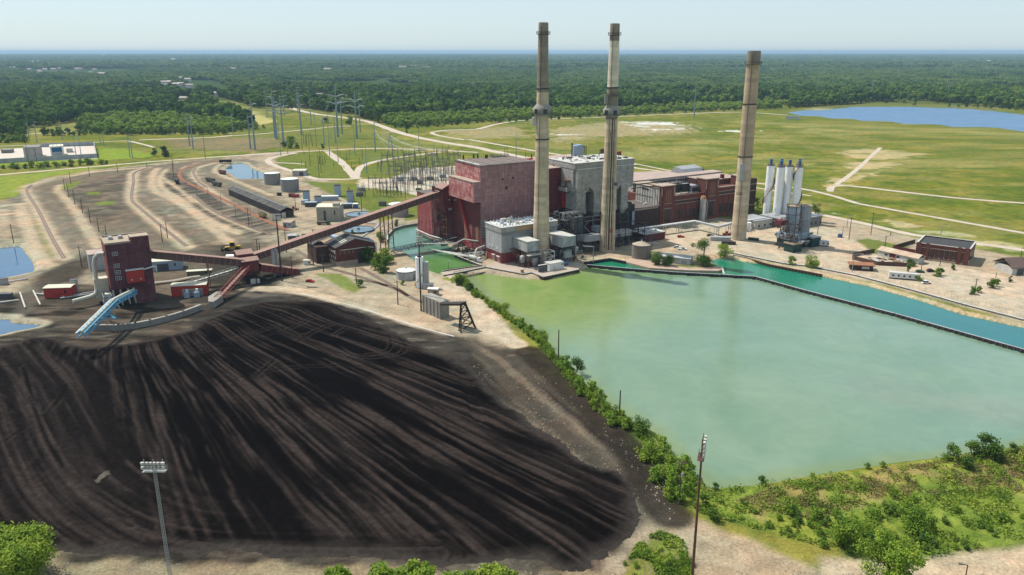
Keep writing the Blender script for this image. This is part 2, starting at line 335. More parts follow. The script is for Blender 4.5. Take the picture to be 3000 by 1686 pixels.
# west meadow and lawn
poly(d((-200, 455), (0, 446), (200, 425), (330, 410), (240, 425), (110, 447), (70, 462), (40, 495), (-10, 502), (-200, 510)), (0.17, 0.2, 0.04), 2, 4)
poly(d((240, 372), (330, 376), (400, 392), (330, 400), (240, 404), (0, 418), (-100, 420), (-100, 408), (242, 392)), (0.15, 0.2, 0.032), 2, 4)
# scrub brown patches round the pylons
poly(d((400, 350), (700, 345), (760, 360), (640, 382), (420, 372)), (0.16, 0.125, 0.085), 8, 60, .75)
poly(d((530, 250), (640, 285), (700, 305), (640, 318), (560, 290), (500, 262)), (0.34, 0.3, 0.13), 8, 20, .9)
poly(d((640, 318), (900, 330), (1100, 370), (900, 372), (700, 360)), (0.1, 0.12, 0.035), 8, 40, .6)
# switchyard gravel
poly(d((985, 450), (1040, 425), (1145, 418), (1150, 480), (1080, 500), (1000, 480), (900, 470), (900, 450)), (0.38, 0.334, 0.289), 2, 8)
# green plots inside the loops
for g in (((690, 400), (760, 388), (850, 395), (900, 440), (880, 452), (780, 448), (700, 420)), ((760, 455), (870, 462), (1000, 500), (1070, 530), (960, 545), (860, 500)), ((1010, 540), (1080, 520), (1075, 548), (1020, 556)), ((1085, 478), (1150, 478), (1150, 500), (1090, 495)),
          ((830, 382), (1050, 380), (1060, 388), (960, 408), (920, 415), (880, 398)), ((905, 430), (960, 408), (1060, 392), (1150, 395), (1150, 416), (1000, 425), (960, 440), (920, 446)), ((2150, 606), (2180, 600), (2290, 622), (2250, 640), (2200, 640)), ((1990, 590), (2060, 590), (2040, 600), (2000, 600))):
    poly(d(*g), (0.105, 0.125, 0.03), 1.5, 4, .95)
# the big meadow to the right of the plant: bare mud and shallow white pans
poly(d((1100, 330), (1300, 318), (1330, 345), (1200, 350)), (0.27, 0.22, 0.14), 15, 60, .7)
poly(d((1380, 325), (1560, 305), (1750, 320), (1740, 335), (1500, 345), (1400, 360)), (0.28, 0.23, 0.15), 15, 90, .7)
for g in (((1560, 308), (1660, 306), (1760, 322), (1640, 330)), ((1400, 338), (1450, 336), (1460, 346), (1420, 348)), ((1800, 328), (1900, 330), (1860, 334)),):
    poly(d(*g), (0.456, 0.456, 0.471), 5, 55, .95, msk=sstep(fbm(GX * .02, GY * .05, 44), .38, .55))
poly(d((2130, 380), (2210, 372), (2330, 385), (2280, 400), (2180, 440), (2120, 470), (2090, 470)), (0.36, 0.29, 0.17), 6, 40, .8, msk=sstep(fbm(GX * .03, GY * .06, 45), .35, .55))
poly(d((2100, 540), (2300, 580), (2576, 640), (2576, 622), (2300, 560)), (0.34, 0.3, 0.2), 2, 26, .7, msk=sstep(fbm(GX * .06, GY * .1, 46), .4, .6))
# parking lots, yard east
poly(d((2000, 560), (2120, 580), (2200, 640), (2300, 648), (2500, 690), (2800, 760), (2800, 860), (2240, 715), (1900, 650), (1780, 640), (1640, 600), (1650, 560)), (0.357, 0.293, 0.236), 1.5, 2, .9)
poly(d((1480, 640), (1640, 600), (1700, 560), (1450, 600), (1400, 650)), (0.14, 0.12, 0.11), 3, 8, .8)
# shore strips and the weedy bottom right
veg = d((1112, 700), (1172, 693), (1262, 775), (1340, 825), (1405, 900), (1490, 985), (1590, 1060), (1690, 1140), (1790, 1230), (2060, 1195), (2576, 1122), (2900, 1075), (2900, 1380), (2576, 1365), (2450, 1380), (2330, 1400), (2210, 1390), (2050, 1370), (1900, 1330), (1760, 1290), (1660, 1250), (1640, 1190), (1560, 1090), (1440, 980), (1380, 900), (1310, 830), (1230, 770))
vm = poly(veg, (0.125, 0.165, 0.03), 1.2, 3)
lay(vm * sstep(n2, .45, .6), (0.07, 0.115, 0.02), .8); lay(vm * sstep(n4, .5, .65), (0.2, 0.22, 0.045), .5)
poly(d((1850, 1260), (1950, 1225), (2300, 1170), (2380, 1190), (2200, 1260), (2050, 1300), (1920, 1300)), (0.22, 0.165, 0.075), 3, 12, .85, msk=sstep(fbm(GX * .2, GY * .2, 47), .3, .55))
poly(d((2300, 1160), (2500, 1130), (2576, 1140), (2560, 1240), (2400, 1220)), (0.2, 0.16, 0.06), 3, 14, .7, msk=sstep(fbm(GX * .2, GY * .2, 48), .35, .6))
poly(d((1560, 1448), (1600, 1370), (1660, 1330), (1720, 1360), (1745, 1448), (1700, 1600), (1560, 1600)), (0.13, 0.145, 0.03), 1, 3, .95)
poly(d((1500, 1310), (1600, 1200), (1650, 1190), (1700, 1290), (1900, 1370), (2100, 1448), (2100, 1600), (1750, 1600), (1740, 1400), (1680, 1340), (1600, 1380)), (0.289, 0.217, 0.163), 2, 4, .95)
poly(d((2080, 1600), (2060, 1400), (2300, 1410), (2600, 1370), (2900, 1380), (2900, 1700)), (0.365, 0.281, 0.217), 2, 4, .95)
poly(d((1655, 1200), (1640, 1100), (1790, 1232), (1800, 1238), (1780, 1240), (1700, 1170)), (0.319, 0.243, 0.175), .8, 2, .5)
zl = lambda *p: Z(0, 480, 3.68, p); zt = lambda *p: Z(480, 440, 6.033, p); zp = lambda *p: Z(850, 480, 5.152, p); zc = lambda *p: Z(650, 560, 3.2907, p); zw = lambda *p: Z(0, 640, 3.62, p); zq = lambda *p: Z(1300, 680, 6.44, p)
z1 = lambda *p: Z(0, 140, 3.4347, p); z2 = lambda *p: Z(650, 140, 3.4347, p); z3 = lambda *p: Z(1200, 380, 3.2914, p); z4 = lambda *p: Z(1800, 380, 3.2914, p); zr = lambda *p: Z(2300, 600, 3.2914, p)
tracks = [(zl((1600, 40), (1000, 90), (600, 170), (330, 230), (280, 290), (400, 500), (560, 800), (700, 1030)), 8), (zl((650, 230), (620, 290), (750, 420), (1000, 800), (1050, 900)), 6), (zl((230, 440), (230, 500), (300, 700), (400, 950), (520, 1110)), 8),
    (zl((1560, 55), (1450, 90), (1430, 200), (1410, 380), (1500, 480), (1750, 680), (2000, 880), (2130, 960)), 9), (zl((1700, 50), (1650, 120), (1660, 280), (1900, 400), (2200, 620), (2500, 870)), 6),
    (zl((1800, 60), (1740, 130), (1740, 250), (1960, 400), (2300, 640), (2576, 760)), 4), (zt((600, 230), (400, 300), (300, 330)), 3), (zt((900, 230), (620, 310), (530, 380), (540, 480), (640, 580), (900, 760), (1200, 960)), 5),
    (zt((0, 750), (400, 1000), (900, 1290), (1300, 1448)), 6), (zt((0, 500), (350, 760), (520, 920)), 2.5), (zt((480, 800), (800, 1050), (1200, 1260), (1700, 1448)), 3), (zl((0, 455), (250, 430)), 9), (zl((0, 550), (180, 535)), 5),
    (zt((1100, 180), (950, 290), (900, 370), (1000, 440), (1300, 560), (1900, 800)), 4)]
for p_, w_ in tracks:
    dt = segdist(GX, GY, smooth(Gs(p_), 4), False) + (n2 - .5) * 3.2 + (n4 - .5) * 1.6
    lay(1 - sstep(dt, w_ * .5 + .2, w_ * .5 + 3.4), (.30, .235, .175), .55); lay(1 - sstep(dt, w_ * .3, w_ * .5 + .6), (.375, .30, .23), .75)
    if w_ > 5: lay((1 - sstep(np.abs(dt - w_ * .22), .25, .9)) * sstep(n4, .35, .6), (.2, .16, .125), .5)
# near coal yard: charcoal apron round the pile
ap = poly(d((-200, 760), (120, 735), (160, 700), (330, 740), (500, 760), (640, 715), (760, 730), (960, 780), (1140, 840), (1310, 875), (1420, 985), (1560, 1090), (1650, 1200), (1625, 1320), (1560, 1400), (1500, 1500), (-500, 1500), (-500, 800)), (.040, .034, .030), 5, 12, .95)
ba = G(1400, 1010); bb = G(1900, 1420); bl_ = math.hypot(bb[0] - ba[0], bb[1] - ba[1]); bu = ((bb[0] - ba[0]) / bl_, (bb[1] - ba[1]) / bl_); al = (GX - ba[0]) * bu[0] + (GY - ba[1]) * bu[1]; pe = -(GX - ba[0]) * bu[1] + (GY - ba[1]) * bu[0]
wob = (fbm(GX * .03, GY * .03, 51) - .5) * 10
east = sstep(GX, -50, -10) * (1 - sstep(GY, 300, 345))
lay(ap * east * sstep(fbm(al * .012, (pe + wob) * .13, 50), .46, .66), (.088, .071, .058), .7); lay(ap * east * sstep(fbm(al * .015, (pe + wob) * .27, 52), .55, .68), (.145, .115, .092), .6); lay(ap * east * sstep(fbm(al * .012, (pe + wob) * .2, 53), .53, .66), (.016, .013, .012), .8)
lay(ap * (1 - east) * sstep(fbm(GX * .05, GY * .16, 50), .52, .68), (.11, .09, .077), .6); lay(ap * (1 - east) * sstep(fbm(GX * .07, GY * .3, 54), .5, .62), (.016, .014, .013), .8)
edge_ = segdist(GX, GY, Gs(d((1330, 885), (1400, 945), (1500, 1040), (1600, 1150), (1640, 1230), (1690, 1300))), False); lay(1 - sstep(edge_ + wob * .2, 4.5, 8), (.022, .018, .016), .92)
poly(d((380, 640), (640, 610), (760, 650), (720, 700), (560, 760), (330, 760), (270, 740)), (.070, .058, .049), 6, 16, .85)
poly(d((560, 620), (760, 660), (700, 720), (560, 740), (500, 700)), (.028, .025, .023), 5, 14, .85)
poly(d((120, 680), (230, 640), (270, 645), (160, 720), (60, 760), (80, 700)), (.04, .034, .030), 3, 8, .9)
poly(d((50, 700), (100, 690), (100, 780), (50, 790)), (0.12, 0.1, 0.085), 4, 10, .6)
poly(d((90, 1400), (300, 1400), (900, 1425), (1300, 1440), (1560, 1440), (1500, 1600), (0, 1600)), (0.22, 0.175, 0.12), 2.5, 12, .9)
# sandy haul road along the pile and by the dock
hr = smooth(Gs(d((640, 728), (720, 728), (800, 745), (900, 775), (1000, 805), (1090, 822), (1170, 815), (1215, 800), (1250, 830), (1300, 868))), 4)
dd = segdist(GX, GY, hr, False) + jit * 3; lay(1 - sstep(dd, 3.8, 5.2), (0.38, 0.304, 0.236), .95); lay((1 - sstep(dd, 9, 15)) * sstep(n2, .4, .6) * ym, (0.289, 0.236, 0.182), .6)
poly(d((1120, 705), (1170, 720), (1240, 775), (1310, 868), (1290, 872), (1190, 830), (1150, 790), (1130, 760), (1060, 700), (1080, 690)), (0.357, 0.293, 0.236), 1.2, 3, .95)
poly(d((880, 640), (1000, 640), (1080, 720), (1200, 800), (1170, 830), (1100, 820), (960, 780), (860, 740), (760, 700)), (0.281, 0.228, 0.175), 4, 10, .8)
poly(d((800, 690), (860, 690), (910, 725), (890, 738), (840, 715)), (0.12, 0.15, 0.035), 1.5, 4, .9)
cg = poly(zc((-300, 1000), (330, 965), (690, 1000), (900, 1035), (1150, 1097), (1400, 1168), (1700, 1268), (2000, 1358), (2240, 1425), (2420, 1560), (2300, 1700), (-300, 1700)), (.040, .036, .034), 1.2, 2.5, .92)
lay(cg * sstep(fbm(GX * .06, GY * .2, 55), .54, .66), (.13, .115, .10), .5); lay(cg * sstep(fbm(GX * .1, GY * .3, 56), .5, .62), (.018, .015, .014), .6)
# bank sand at every natural shore and under the canal seawall
for k in ('canal',): lay((1 - sstep(WSD[k] + jit * 2.5, 2.0, 4.2)) * (WSD['basin'] > 3), (0.38, 0.293, 0.205), .9)
for k in nat: lay(1 - sstep(WSD[k] + jit * 4, 2.5, 6), (0.319, 0.274, 0.22) if k != 'lake' else (0.342, 0.319, 0.251), .85)
lay(np.where(allw < 0, 1, 0), (0.1, 0.13, 0.08))
C *= (1 + (n4 - .5) * .25)[..., None]
ground = np_mesh('ground', GX, GY, GZ, attr_mat('ground_soil'), {'Col': C}); tag(ground, kind='structure')
# ---- water sheets
def water_mat(name, c1, c2, c3=None, rough=.15, ns=.01, spec=.5, bump=.02):
    m = bpy.data.materials.new(name); m.use_nodes = True; t = m.node_tree; N = t.nodes; L = t.links; b = N['Principled BSDF']
    b.inputs['Roughness'].default_value = rough; b.inputs['IOR'].default_value = 1.33; b.inputs['Specular IOR Level'].default_value = spec
    geo = N.new('ShaderNodeVertexColor'); geo.layer_name = 'Col'; tc = N.new('ShaderNodeTexCoord').outputs['Object']
    n = N.new('ShaderNodeTexNoise'); n.inputs['Scale'].default_value = .45; n.inputs['Detail'].default_value = 5; L.new(tc, n.inputs['Vector'])
    bp = N.new('ShaderNodeBump'); bp.inputs['Strength'].default_value = .5; bp.inputs['Distance'].default_value = bump; L.new(n.outputs[0], bp.inputs['Height']); L.new(bp.outputs[0], b.inputs['Normal'])
    out = geo.outputs[0]
    for s_, lo, hi_ in ((.018, (.88, .93, .90), (1.12, 1.06, 1.06)), (.12, (.95, .96, .97), (1.05, 1.04, 1.02))):
        n2 = N.new('ShaderNodeTexNoise'); n2.inputs['Scale'].default_value = s_; n2.inputs['Detail'].default_value = 6; n2.inputs['Distortion'].default_value = 1.2; L.new(tc, n2.inputs['Vector'])
        g = N.new('ShaderNodeMapRange'); g.inputs['From Min'].default_value = .35; g.inputs['From Max'].default_value = .65; L.new(n2.outputs['Fac'], g.inputs['Value'])
        h = N.new('ShaderNodeMix'); h.data_type = 'RGBA'; h.inputs[6].default_value = (*lo, 1); h.inputs[7].default_value = (*hi_, 1); L.new(g.outputs[0], h.inputs[0]); q = N.new('ShaderNodeMix'); q.data_type = 'RGBA'; q.blend_type = 'MULTIPLY'; q.inputs[0].default_value = 1; L.new(out, q.inputs[6]); L.new(h.outputs[2], q.inputs[7]); out = q.outputs[2]
        r_ = N.new('ShaderNodeMapRange'); r_.inputs['To Min'].default_value = rough * .6; r_.inputs['To Max'].default_value = rough * 1.8; L.new(n2.outputs['Fac'], r_.inputs['Value']); L.new(r_.outputs[0], b.inputs['Roughness'])
    L.new(out, b.inputs['Base Color']); return m
def water_sheet(name, key, colf, step, mat):
    p = water[key]; x0, x1 = min(q[0] for q in p) - 8, max(q[0] for q in p) + 8; y0, y1 = min(q[1] for q in p) - 8, max(q[1] for q in p) + 8
    X, Y = np.meshgrid(np.arange(x0, x1 + step, step), np.arange(y0, y1 + step, step))
    sd = sdist(X, Y, p); cc = colf(X, Y); m = sd < 7
    fm = m[:-1, :-1] | m[1:, 1:] | m[:-1, 1:] | m[1:, :-1]
    if key in ('basin', 'canal'):                  # split exactly at the boom
        other = 'canal' if key == 'basin' else 'basin'; so_ = sdist(X, Y, water[other]); q = (so_ < -.5); fm &= ~(q[:-1, :-1] | q[1:, 1:])
    o = np_mesh(name, X, Y, np.full(X.shape, WL - (.01 if key == 'canal' else 0)), mat, {'Col': cc}, fm); return tag(o, kind='structure')
def mixc(*a):
    out = a[0] * np.ones(1)
    return out
def basin_col(X, Y):
    c = np.zeros(X.shape + (3,)); teal = np.array((.136, .218, .166)); c[:] = teal
    def L_(m, col):
        nonlocal c
        m = np.clip(m, 0, 1)[..., None]; c = c * (1 - m) + np.array(col) * m
    w = fbm(X * .015, Y * .02, 60); w2 = fbm(X * .05, Y * .03, 61)
    L_(sstep(w, .45, .62), (.135, .212, .150))
    ax, ay = G(1500, 830, WL); dd = np.hypot((X - ax) * .9, (Y - ay)) + (w - .5) * 60
    L_(1 - sstep(dd, 25, 130), (.165, .225, .065))
    L_((1 - sstep(np.hypot(X - ax - 22, (Y - ay + 8)), 4, 40)) * sstep(w2, .42, .6), (.125, .21, .05))
    bx, by = G(2000, 1250, WL); L_((1 - sstep(np.hypot(X - bx, Y - by), 30, 110)), (.14, .212, .145))
    L_((1 - sstep(np.abs(segdist(X, Y, Gs([(2560, 1140), (2760, 1180), (3050, 1230)], WL), False) + (w2 - .5) * 14), 4, 22)), (.145, .205, .155))
    sh = segdist(X, Y, water['basin'][:22], False); L_(1 - sstep(sh + (w2 - .5) * 6, 1, 8), (.15, .20, .10))
    return c
def canal_col(X, Y):
    c = np.zeros(X.shape + (3,)); c[:] = (.014, .128, .142); ax, ay = G(1900, 790, WL); w = fbm(X * .04, Y * .04, 62)
    m = 1 - sstep(np.hypot(X - ax, Y - ay) + (w - .5) * 30, 60, 170); c = c * (1 - m[..., None]) + np.array((.010, .145, .080)) * m[..., None]; return c
water_sheet('basin_water', 'basin', basin_col, 2.5, water_mat('murky_green_water', 0, 0))
water_sheet('canal_water', 'canal', canal_col, 2.5, water_mat('teal_water', 0, 0))
def flat(c): return lambda X, Y: np.broadcast_to(np.array(c), X.shape + (3,)).copy()
def inlet_col(X, Y):
    ax, ay = G(1320, 790, WL); m = 1 - sstep(np.hypot(X - ax, Y - ay), 20, 50); m = m[..., None]
    return np.array((.075, .165, .12)) * (1 - m) + np.array((.075, .17, .045)) * m
water_sheet('inlet_water', 'inlet', inlet_col, 2.0, water_mat('inlet_water', 0, 0))
blue = water_mat('pond_water', 0, 0, rough=.04)
for nm, k, c, st in (('west_pond_water', 'pondA', (.05, .11, .20), 3), ('lower_pond_water', 'pondB', (.06, .12, .2), 3), ('settling_pond_water', 'pondC', (.08, .14, .2), 4), ('lake_water', 'lake', (.085, .165, .28), 25)):
    water_sheet(nm, k, flat(c), st, blue if k != 'lake' else water_mat('rippled_lake_water', 0, 0, rough=.45, bump=.08))
# ---- ribbons: dirt roads, tracks and painted strips lying on the ground
def ribbon(name, px, width, mat, z=.03, jitter=.0, world=False, sm=4, kind='structure', label=None):
    P = px if world else Gs(px); P = smooth(P, sm); mb = MB(); vs = []; rnd = random.Random(name + str(len(px)) + str(px[0]))
    for i, p in enumerate(P):
        a = P[max(i - 1, 0)]; b = P[min(i + 1, len(P) - 1)]; dx, dy = b[0] - a[0], b[1] - a[1]; l = math.hypot(dx, dy) + 1e-9
        w = width / 2 * (1 + jitter * (rnd.random() - .5)); w2 = width / 2 * (1 + jitter * (rnd.random() - .5)); vs += [(p[0] - dy / l * w, p[1] + dx / l * w, z), (p[0] + dy / l * w2, p[1] - dx / l * w2, z)]
    mb.add(vs, [(2 * i, 2 * i + 1, 2 * i + 3, 2 * i + 2) for i in range(len(P) - 1)]); return mb.build(name, mat, label=label, kind=kind)
m_road = M('dirt_road_dust', (.58, .49, .40), (.47, .385, .30), sc=.3, rough=.95); m_track = M('pale_track_dust', (.52, .43, .34), (.40, .33, .26), sc=.4, rough=.95)
m_conc = M('concrete_road', (.55, .50, .45), (.46, .41, .36), sc=.3)
roads = [
    (z1((-300, 1310), (0, 1280), (800, 1210), (1500, 1150), (2200, 1100), (2576, 1075)) + z2((750, 1050), (1040, 1035), (1500, 1015), (2100, 1030), (2400, 1045), (2576, 1055)), 7),
    (z2((750, 1060), (500, 1110), (480, 1160), (600, 1210), (820, 1280), (950, 1320), (1250, 1325), (1400, 1310)), 7),
    (z2((1060, 1045), (1130, 1100), (1220, 1170), (1290, 1250), (1345, 1310)), 9),
    (z2((1345, 1300), (1400, 1200), (1600, 1135), (1900, 1090), (2200, 1050)), 7.5),
    (z2((440, 500), (640, 590), (900, 660), (1200, 700), (1450, 740), (1600, 790), (1800, 860), (2100, 930), (2576, 1010)) + z3((900, 230), (1250, 300)), 13),
    (z2((2576, 825), (2300, 830), (2160, 845), (2115, 858), (2180, 885), (2450, 930)) + z3((590, 100), (1170, 200), (1500, 250)), 7),
    (z3((1800, 290), (2160, 330)) + z4((200, 370), (1360, 515), (1900, 590), (2304, 700)) + zr((750, 0), (1600, 150), (2304, 275), (3000, 390)), 5.5),
    (z4((200, 330), (1360, 560), (1900, 640)), 4),
    (zr((0, 30), (160, 60), (700, 170), (1150, 275), (1500, 330), (2304, 440), (3000, 560)), 7),
    (z4((2080, 600), (2090, 560), (2160, 543), (2304, 548)) + d((2400, 498), (2576, 512), (2800, 530)), 6),
    (d((2100, 466), (2140, 440), (2190, 395), (2215, 372)), 5),
    (z1((190, 875), (420, 862), (620, 850), (830, 845)), 9), (z1((1400, 930), (2100, 905), (2340, 885)), 8), (z2((0, 895), (500, 860), (1100, 800), (1300, 790)), 7),
    (z1((0, 995), (200, 985), (700, 970), (1220, 940), (1400, 965), (1550, 1005)), 5),
    (z2((540, 1160), (700, 1165), (830, 1175)), 5), (z2((1500, 1330), (1900, 1400)), 9),
]
ct = [z2((2576, 825)) + d((1400, 300), (1600, 291), (1850, 283), (1920, 288), (1980, 292))]
for i, (p, w) in enumerate(roads): ribbon('dirt_road', p, w, m_road, z=.03 + .008 * i, jitter=.35)
ribbon('dirt_road', z2((2576, 822)) + d((1300, 305), (1500, 296), (1700, 288), (1850, 283), (1980, 290)), 9, m_road, .2, .3)
m_rust = M('rust_ballast', (.30, .12, .065), (.22, .09, .05), sc=.5, rough=.95)
ribbon('rail_bed', zt((1150, 175), (600, 240), (380, 320), (280, 400), (300, 500), (500, 620), (1000, 850), (1700, 1200), (2200, 1430)), 3.6, m_rust, .14, .2)
# ================================================================= COAL PILE
def coal_pile():
    bp = Gs(d((-420, 930), (-150, 900), (0, 872), (110, 850), (200, 874), (300, 868), (400, 850), (500, 815), (560, 784), (640, 764), (740, 756), (830, 764), (900, 786), (980, 822), (1060, 870), (1150, 905), (1240, 985), (1310, 1050), (1390, 1110), (1450, 1148), (1505, 1172), (1560, 1186), (1596, 1250), (1604, 1320), (1570, 1380), (1500, 1420), (1420, 1440), (1330, 1400), (1200, 1415), (1000, 1418), (700, 1405), (400, 1402), (180, 1398), (-100, 1385), (-500, 1360)))
    bp = smooth(bp, 4, True)
    x0, x1, y0, y1 = min(p[0] for p in bp) - 6, max(p[0] for p in bp) + 6, min(p[1] for p in bp) - 6, max(p[1] for p in bp) + 6
    X, Y = np.meshgrid(np.arange(max(x0, -235), x1, .52), np.arange(y0, y1, .52)); sd = sdist(X, Y, bp) + (fbm(X * .07, Y * .07, 85) - .5) * 9 + (fbm(X * .3, Y * .3, 86) - .5) * 2.5
    F = G(300, 745); th = np.arctan2(X - F[0], Y - F[1]); r = np.hypot(X - F[0], Y - F[1])
    wa = (fbm(X * .012, Y * .012, 70) - .5) * .35; th2 = th + wa * .06 + (fbm(X * .05, Y * .05, 84) - .5) * .004
    s1 = fbm(th2 * 34, r * .010, 71, 3); s2 = fbm(th2 * 95, r * .016, 72, 3); s3 = fbm(th2 * 240, r * .03, 73, 3)
    # second family: dozer loops hugging the west and south edge
    LC = smooth(Gs(d((-60, 880), (20, 1000), (70, 1120), (140, 1240), (260, 1330), (420, 1385), (700, 1400), (1100, 1400))), 4)
    dc = segdist(X, Y, LC, False); c1 = fbm(dc * .22 + (wa * 9), r * .012, 74, 3); c2 = fbm(dc * .8, r * .02, 75, 3)
    wl = (1 - sstep(dc + wa * 60, 14, 40)) * (1 - .85 * sstep(X, -118, -70)); wl = np.maximum(wl, 1 - sstep(dc, 3, 9))
    # third family: chevrons
    ch = fbm((X * .8 + Y * .6) * .5, (X * .6 - Y * .8) * .03, 76, 3); cx, cy = G(260, 1340); wc = 1 - sstep(np.hypot((X - cx) * 1.2, Y - cy), 8, 22)
    s4 = fbm(th2 * 330, r * .03, 83, 2)
    A = s1 * .30 + s2 * .34 + s3 * .22 + s4 * .14; B = c1 * .5 + c2 * .5
    A = A * (1 - wl) + B * wl; A = A * (1 - wc) + ch * wc
    h = .5 * sstep(-sd, 0, 5) + 1.2 * sstep(-sd, 4, 50)
    mx, my = G(930, 915); h = h + 2.6 * np.exp(-(((X - mx) / 20) ** 2 + ((Y - my) / 9) ** 2)) * sstep(-sd, 0, 12)
    mx, my = G(560, 960); h = h + 1.2 * np.exp(-(((X - mx) / 40) ** 2 + ((Y - my) / 12) ** 2)) * sstep(-sd, 0, 12)
    h = h + sstep(-sd, 0, 6) * ((A - .5) * .6 + (s3 - .5) * .4 + (s4 - .5) * .35 + (c2 - .5) * .8 * wl + (fbm(X * .5, Y * .5, 77, 3) - .5) * .35)
    gx, gy = zip(*Gs(d((1165, 935), (1185, 1000), (1205, 1060)))); dg = segdist(X, Y, list(zip(gx, gy)), False); h = h - 1.6 * (1 - sstep(dg, 0, 3)) * sstep(-sd, 0, 4)
    h = np.where(sd > 0, -.3, np.maximum(h, .02)) + .02
    n = fbm(X * .05, Y * .05, 78); nf = fbm(X * .9, Y * .9, 79, 3); nf = nf * .6 + .4 * vn(X * 2.1, Y * 2.1, 87)
    L_ = sstep(A + (n - .5) * .16, .44, .58)
    Lb = sstep(s3 * .42 + s4 * .36 + s2 * .22 + (n - .5) * .16, .50, .60) * (1 - wl) + sstep(c2, .5, .7) * wl
    dark = np.array((.0034, .0026, .0024)); mid = np.array((.0105, .0081, .0072)); hi = np.array((.040, .030, .026))
    c = dark + (mid - dark) * L_[..., None]; c = c + (hi - c) * (Lb * (.12 + .6 * L_))[..., None]
    # compacted west flank and north rim are greyer
    gw = np.clip(wl * .4 + (1 - sstep(-sd, 2, 22)) * sstep(Y, 300, 360) * .6, 0, 1); c = c + (np.array((.024, .019, .017)) * (.6 + .8 * nf[..., None]) - c) * gw[..., None] * .6
    gp, gq = G(302, 1410); c = np.where(((np.abs(X - gp) / 1.5 + np.abs(Y - gq - (X - gp)) / 3.4) < 1)[..., None], np.array((.085, .08, .065)), c)
    for tp_, br_ in ((((640, 960), (760, 860), (860, 815), (960, 830), (980, 880), (900, 900), (800, 880), (760, 850)), .05), (((840, 850), (900, 820), (1000, 850), (1010, 890), (900, 905), (840, 870)), .055), (((0, 1130), (60, 1090), (130, 1040), (170, 980)), .045), (((0, 1010), (60, 1060), (110, 1160), (200, 1270), (330, 1360), (480, 1400)), .05), (((60, 930), (90, 1040), (130, 1140), (210, 1230), (330, 1330)), .06),
        (((200, 870), (400, 900), (640, 870), (800, 800)), .045), (((300, 930), (520, 880), (700, 830)), .04), (((1100, 960), (900, 930), (700, 940), (500, 990)), .035)):
        TP_ = smooth(Gs(d(*tp_)), 5); m_ = (X > min(p[0] for p in TP_) - 3) & (X < max(p[0] for p in TP_) + 3) & (Y > min(p[1] for p in TP_) - 3) & (Y < max(p[1] for p in TP_) + 3); dt_ = np.full(X.shape, 99.); dt_[m_] = segdist(X[m_], Y[m_], TP_, False)
        q_ = ((1 - sstep(np.abs(dt_ - 1.25), .3, .8)) * sstep(fbm(X * .08, Y * .08, 88), .35, .6))[..., None]; c = c * (1 - q_ * .45) + np.array((br_, br_ * .8, br_ * .7)) * q_ * .30; c = c * (1 - .3 * (1 - sstep(dt_, .2, .9)))[..., None]
    c = c * (.55 + .9 * nf[..., None])
    eb = np.clip((1 - sstep(-sd, 0, 6)) * (.5 + nf), 0, 1)[..., None]; c = c + (np.array((.036, .031, .027)) - c) * eb
    m = sd < 1.5; fm = m[:-1, :-1] | m[1:, 1:]
    o = np_mesh('coal_pile', X, Y, h, attr_mat('coal', .5, 3.0, (.7, 1.3), .95, .16, .0, .0), {'Col': c}, fm)
    tag(o, 'vast black coal stockpile streaked with bulldozer tracks beside the green basin', 'coal pile')
coal_pile()
def lumps(name, px, n, s0, s1, mat, label, seed, z=.1, dens=.5):
    P = Gs(px); r_ = np.random.RandomState(seed); xa, xb = min(p[0] for p in P), max(p[0] for p in P); ya, yb = min(p[1] for p in P), max(p[1] for p in P)
    x = r_.uniform(xa, xb, n * 3); y = r_.uniform(ya, yb, n * 3); k = inside(x, y, P) & (fbm(x * .08, y * .08, seed) > dens); x, y = x[k][:n], y[k][:n]; n = len(x); s = (s0 + (s1 - s0) * r_.rand(n) ** 3)[:, None]
    base = np.array([(1, 0, -.4), (-.5, .87, -.4), (-.5, -.87, -.4), (.1, .1, .8)]); V = np.stack([x, y, np.full(n, z)], 1)[:, None, :] + base[None] * s[:, :, None] * (.6 + .8 * r_.rand(n, 4, 1)); me = bpy.data.meshes.new(name)
    f = np.array([(0, 1, 3), (1, 2, 3), (2, 0, 3)]); F = (f[None] + (np.arange(n) * 4)[:, None, None]).reshape(-1); me.vertices.add(4 * n); me.vertices.foreach_set('co', V.astype(np.float32).ravel()); me.loops.add(len(F)); me.loops.foreach_set('vertex_index', F.astype(np.int32))
    me.polygons.add(3 * n); me.polygons.foreach_set('loop_start', np.arange(0, 9 * n, 3, dtype=np.int32)); me.polygons.foreach_set('loop_total', np.full(3 * n, 3, np.int32)); me.update(calc_edges=True); me.materials.append(mat); o = bpy.data.objects.new(name, me); link(o); tag(o, label, None, None, 'stuff')
lumps('rubble', d((1200, 880), (1310, 880), (1440, 1000), (1580, 1110), (1660, 1230), (1640, 1340), (1560, 1300), (1480, 1160), (1340, 1090), (1240, 1060), (1180, 940)), 900, .05, .30, M('pale_rubble', (.38, .33, .28), (.2, .17, .14), sc=3), 'pale rubble strewn on the dirt strip beside the coal pile', 7, dens=.52)
lumps('debris', d((1660, 1180), (1720, 1230), (1660, 1260), (1700, 1290), (1650, 1360), (1600, 1340), (1630, 1250)), 260, .08, .42, MATS['pale_rubble'], 'pale broken stones at the corner of the coal pile', 9, dens=.45)
lumps('dirt_clods', d((100, 1410), (600, 1420), (1100, 1435), (1560, 1440), (1700, 1400), (2100, 1448), (2300, 1430), (2576, 1400), (2576, 1500), (0, 1500)), 5000, .08, .35, M('dirt_clod', (.3, .24, .18), (.2, .16, .12), sc=3), 'small dirt clods on the sandy ground at the bottom edge', 11, dens=.45)
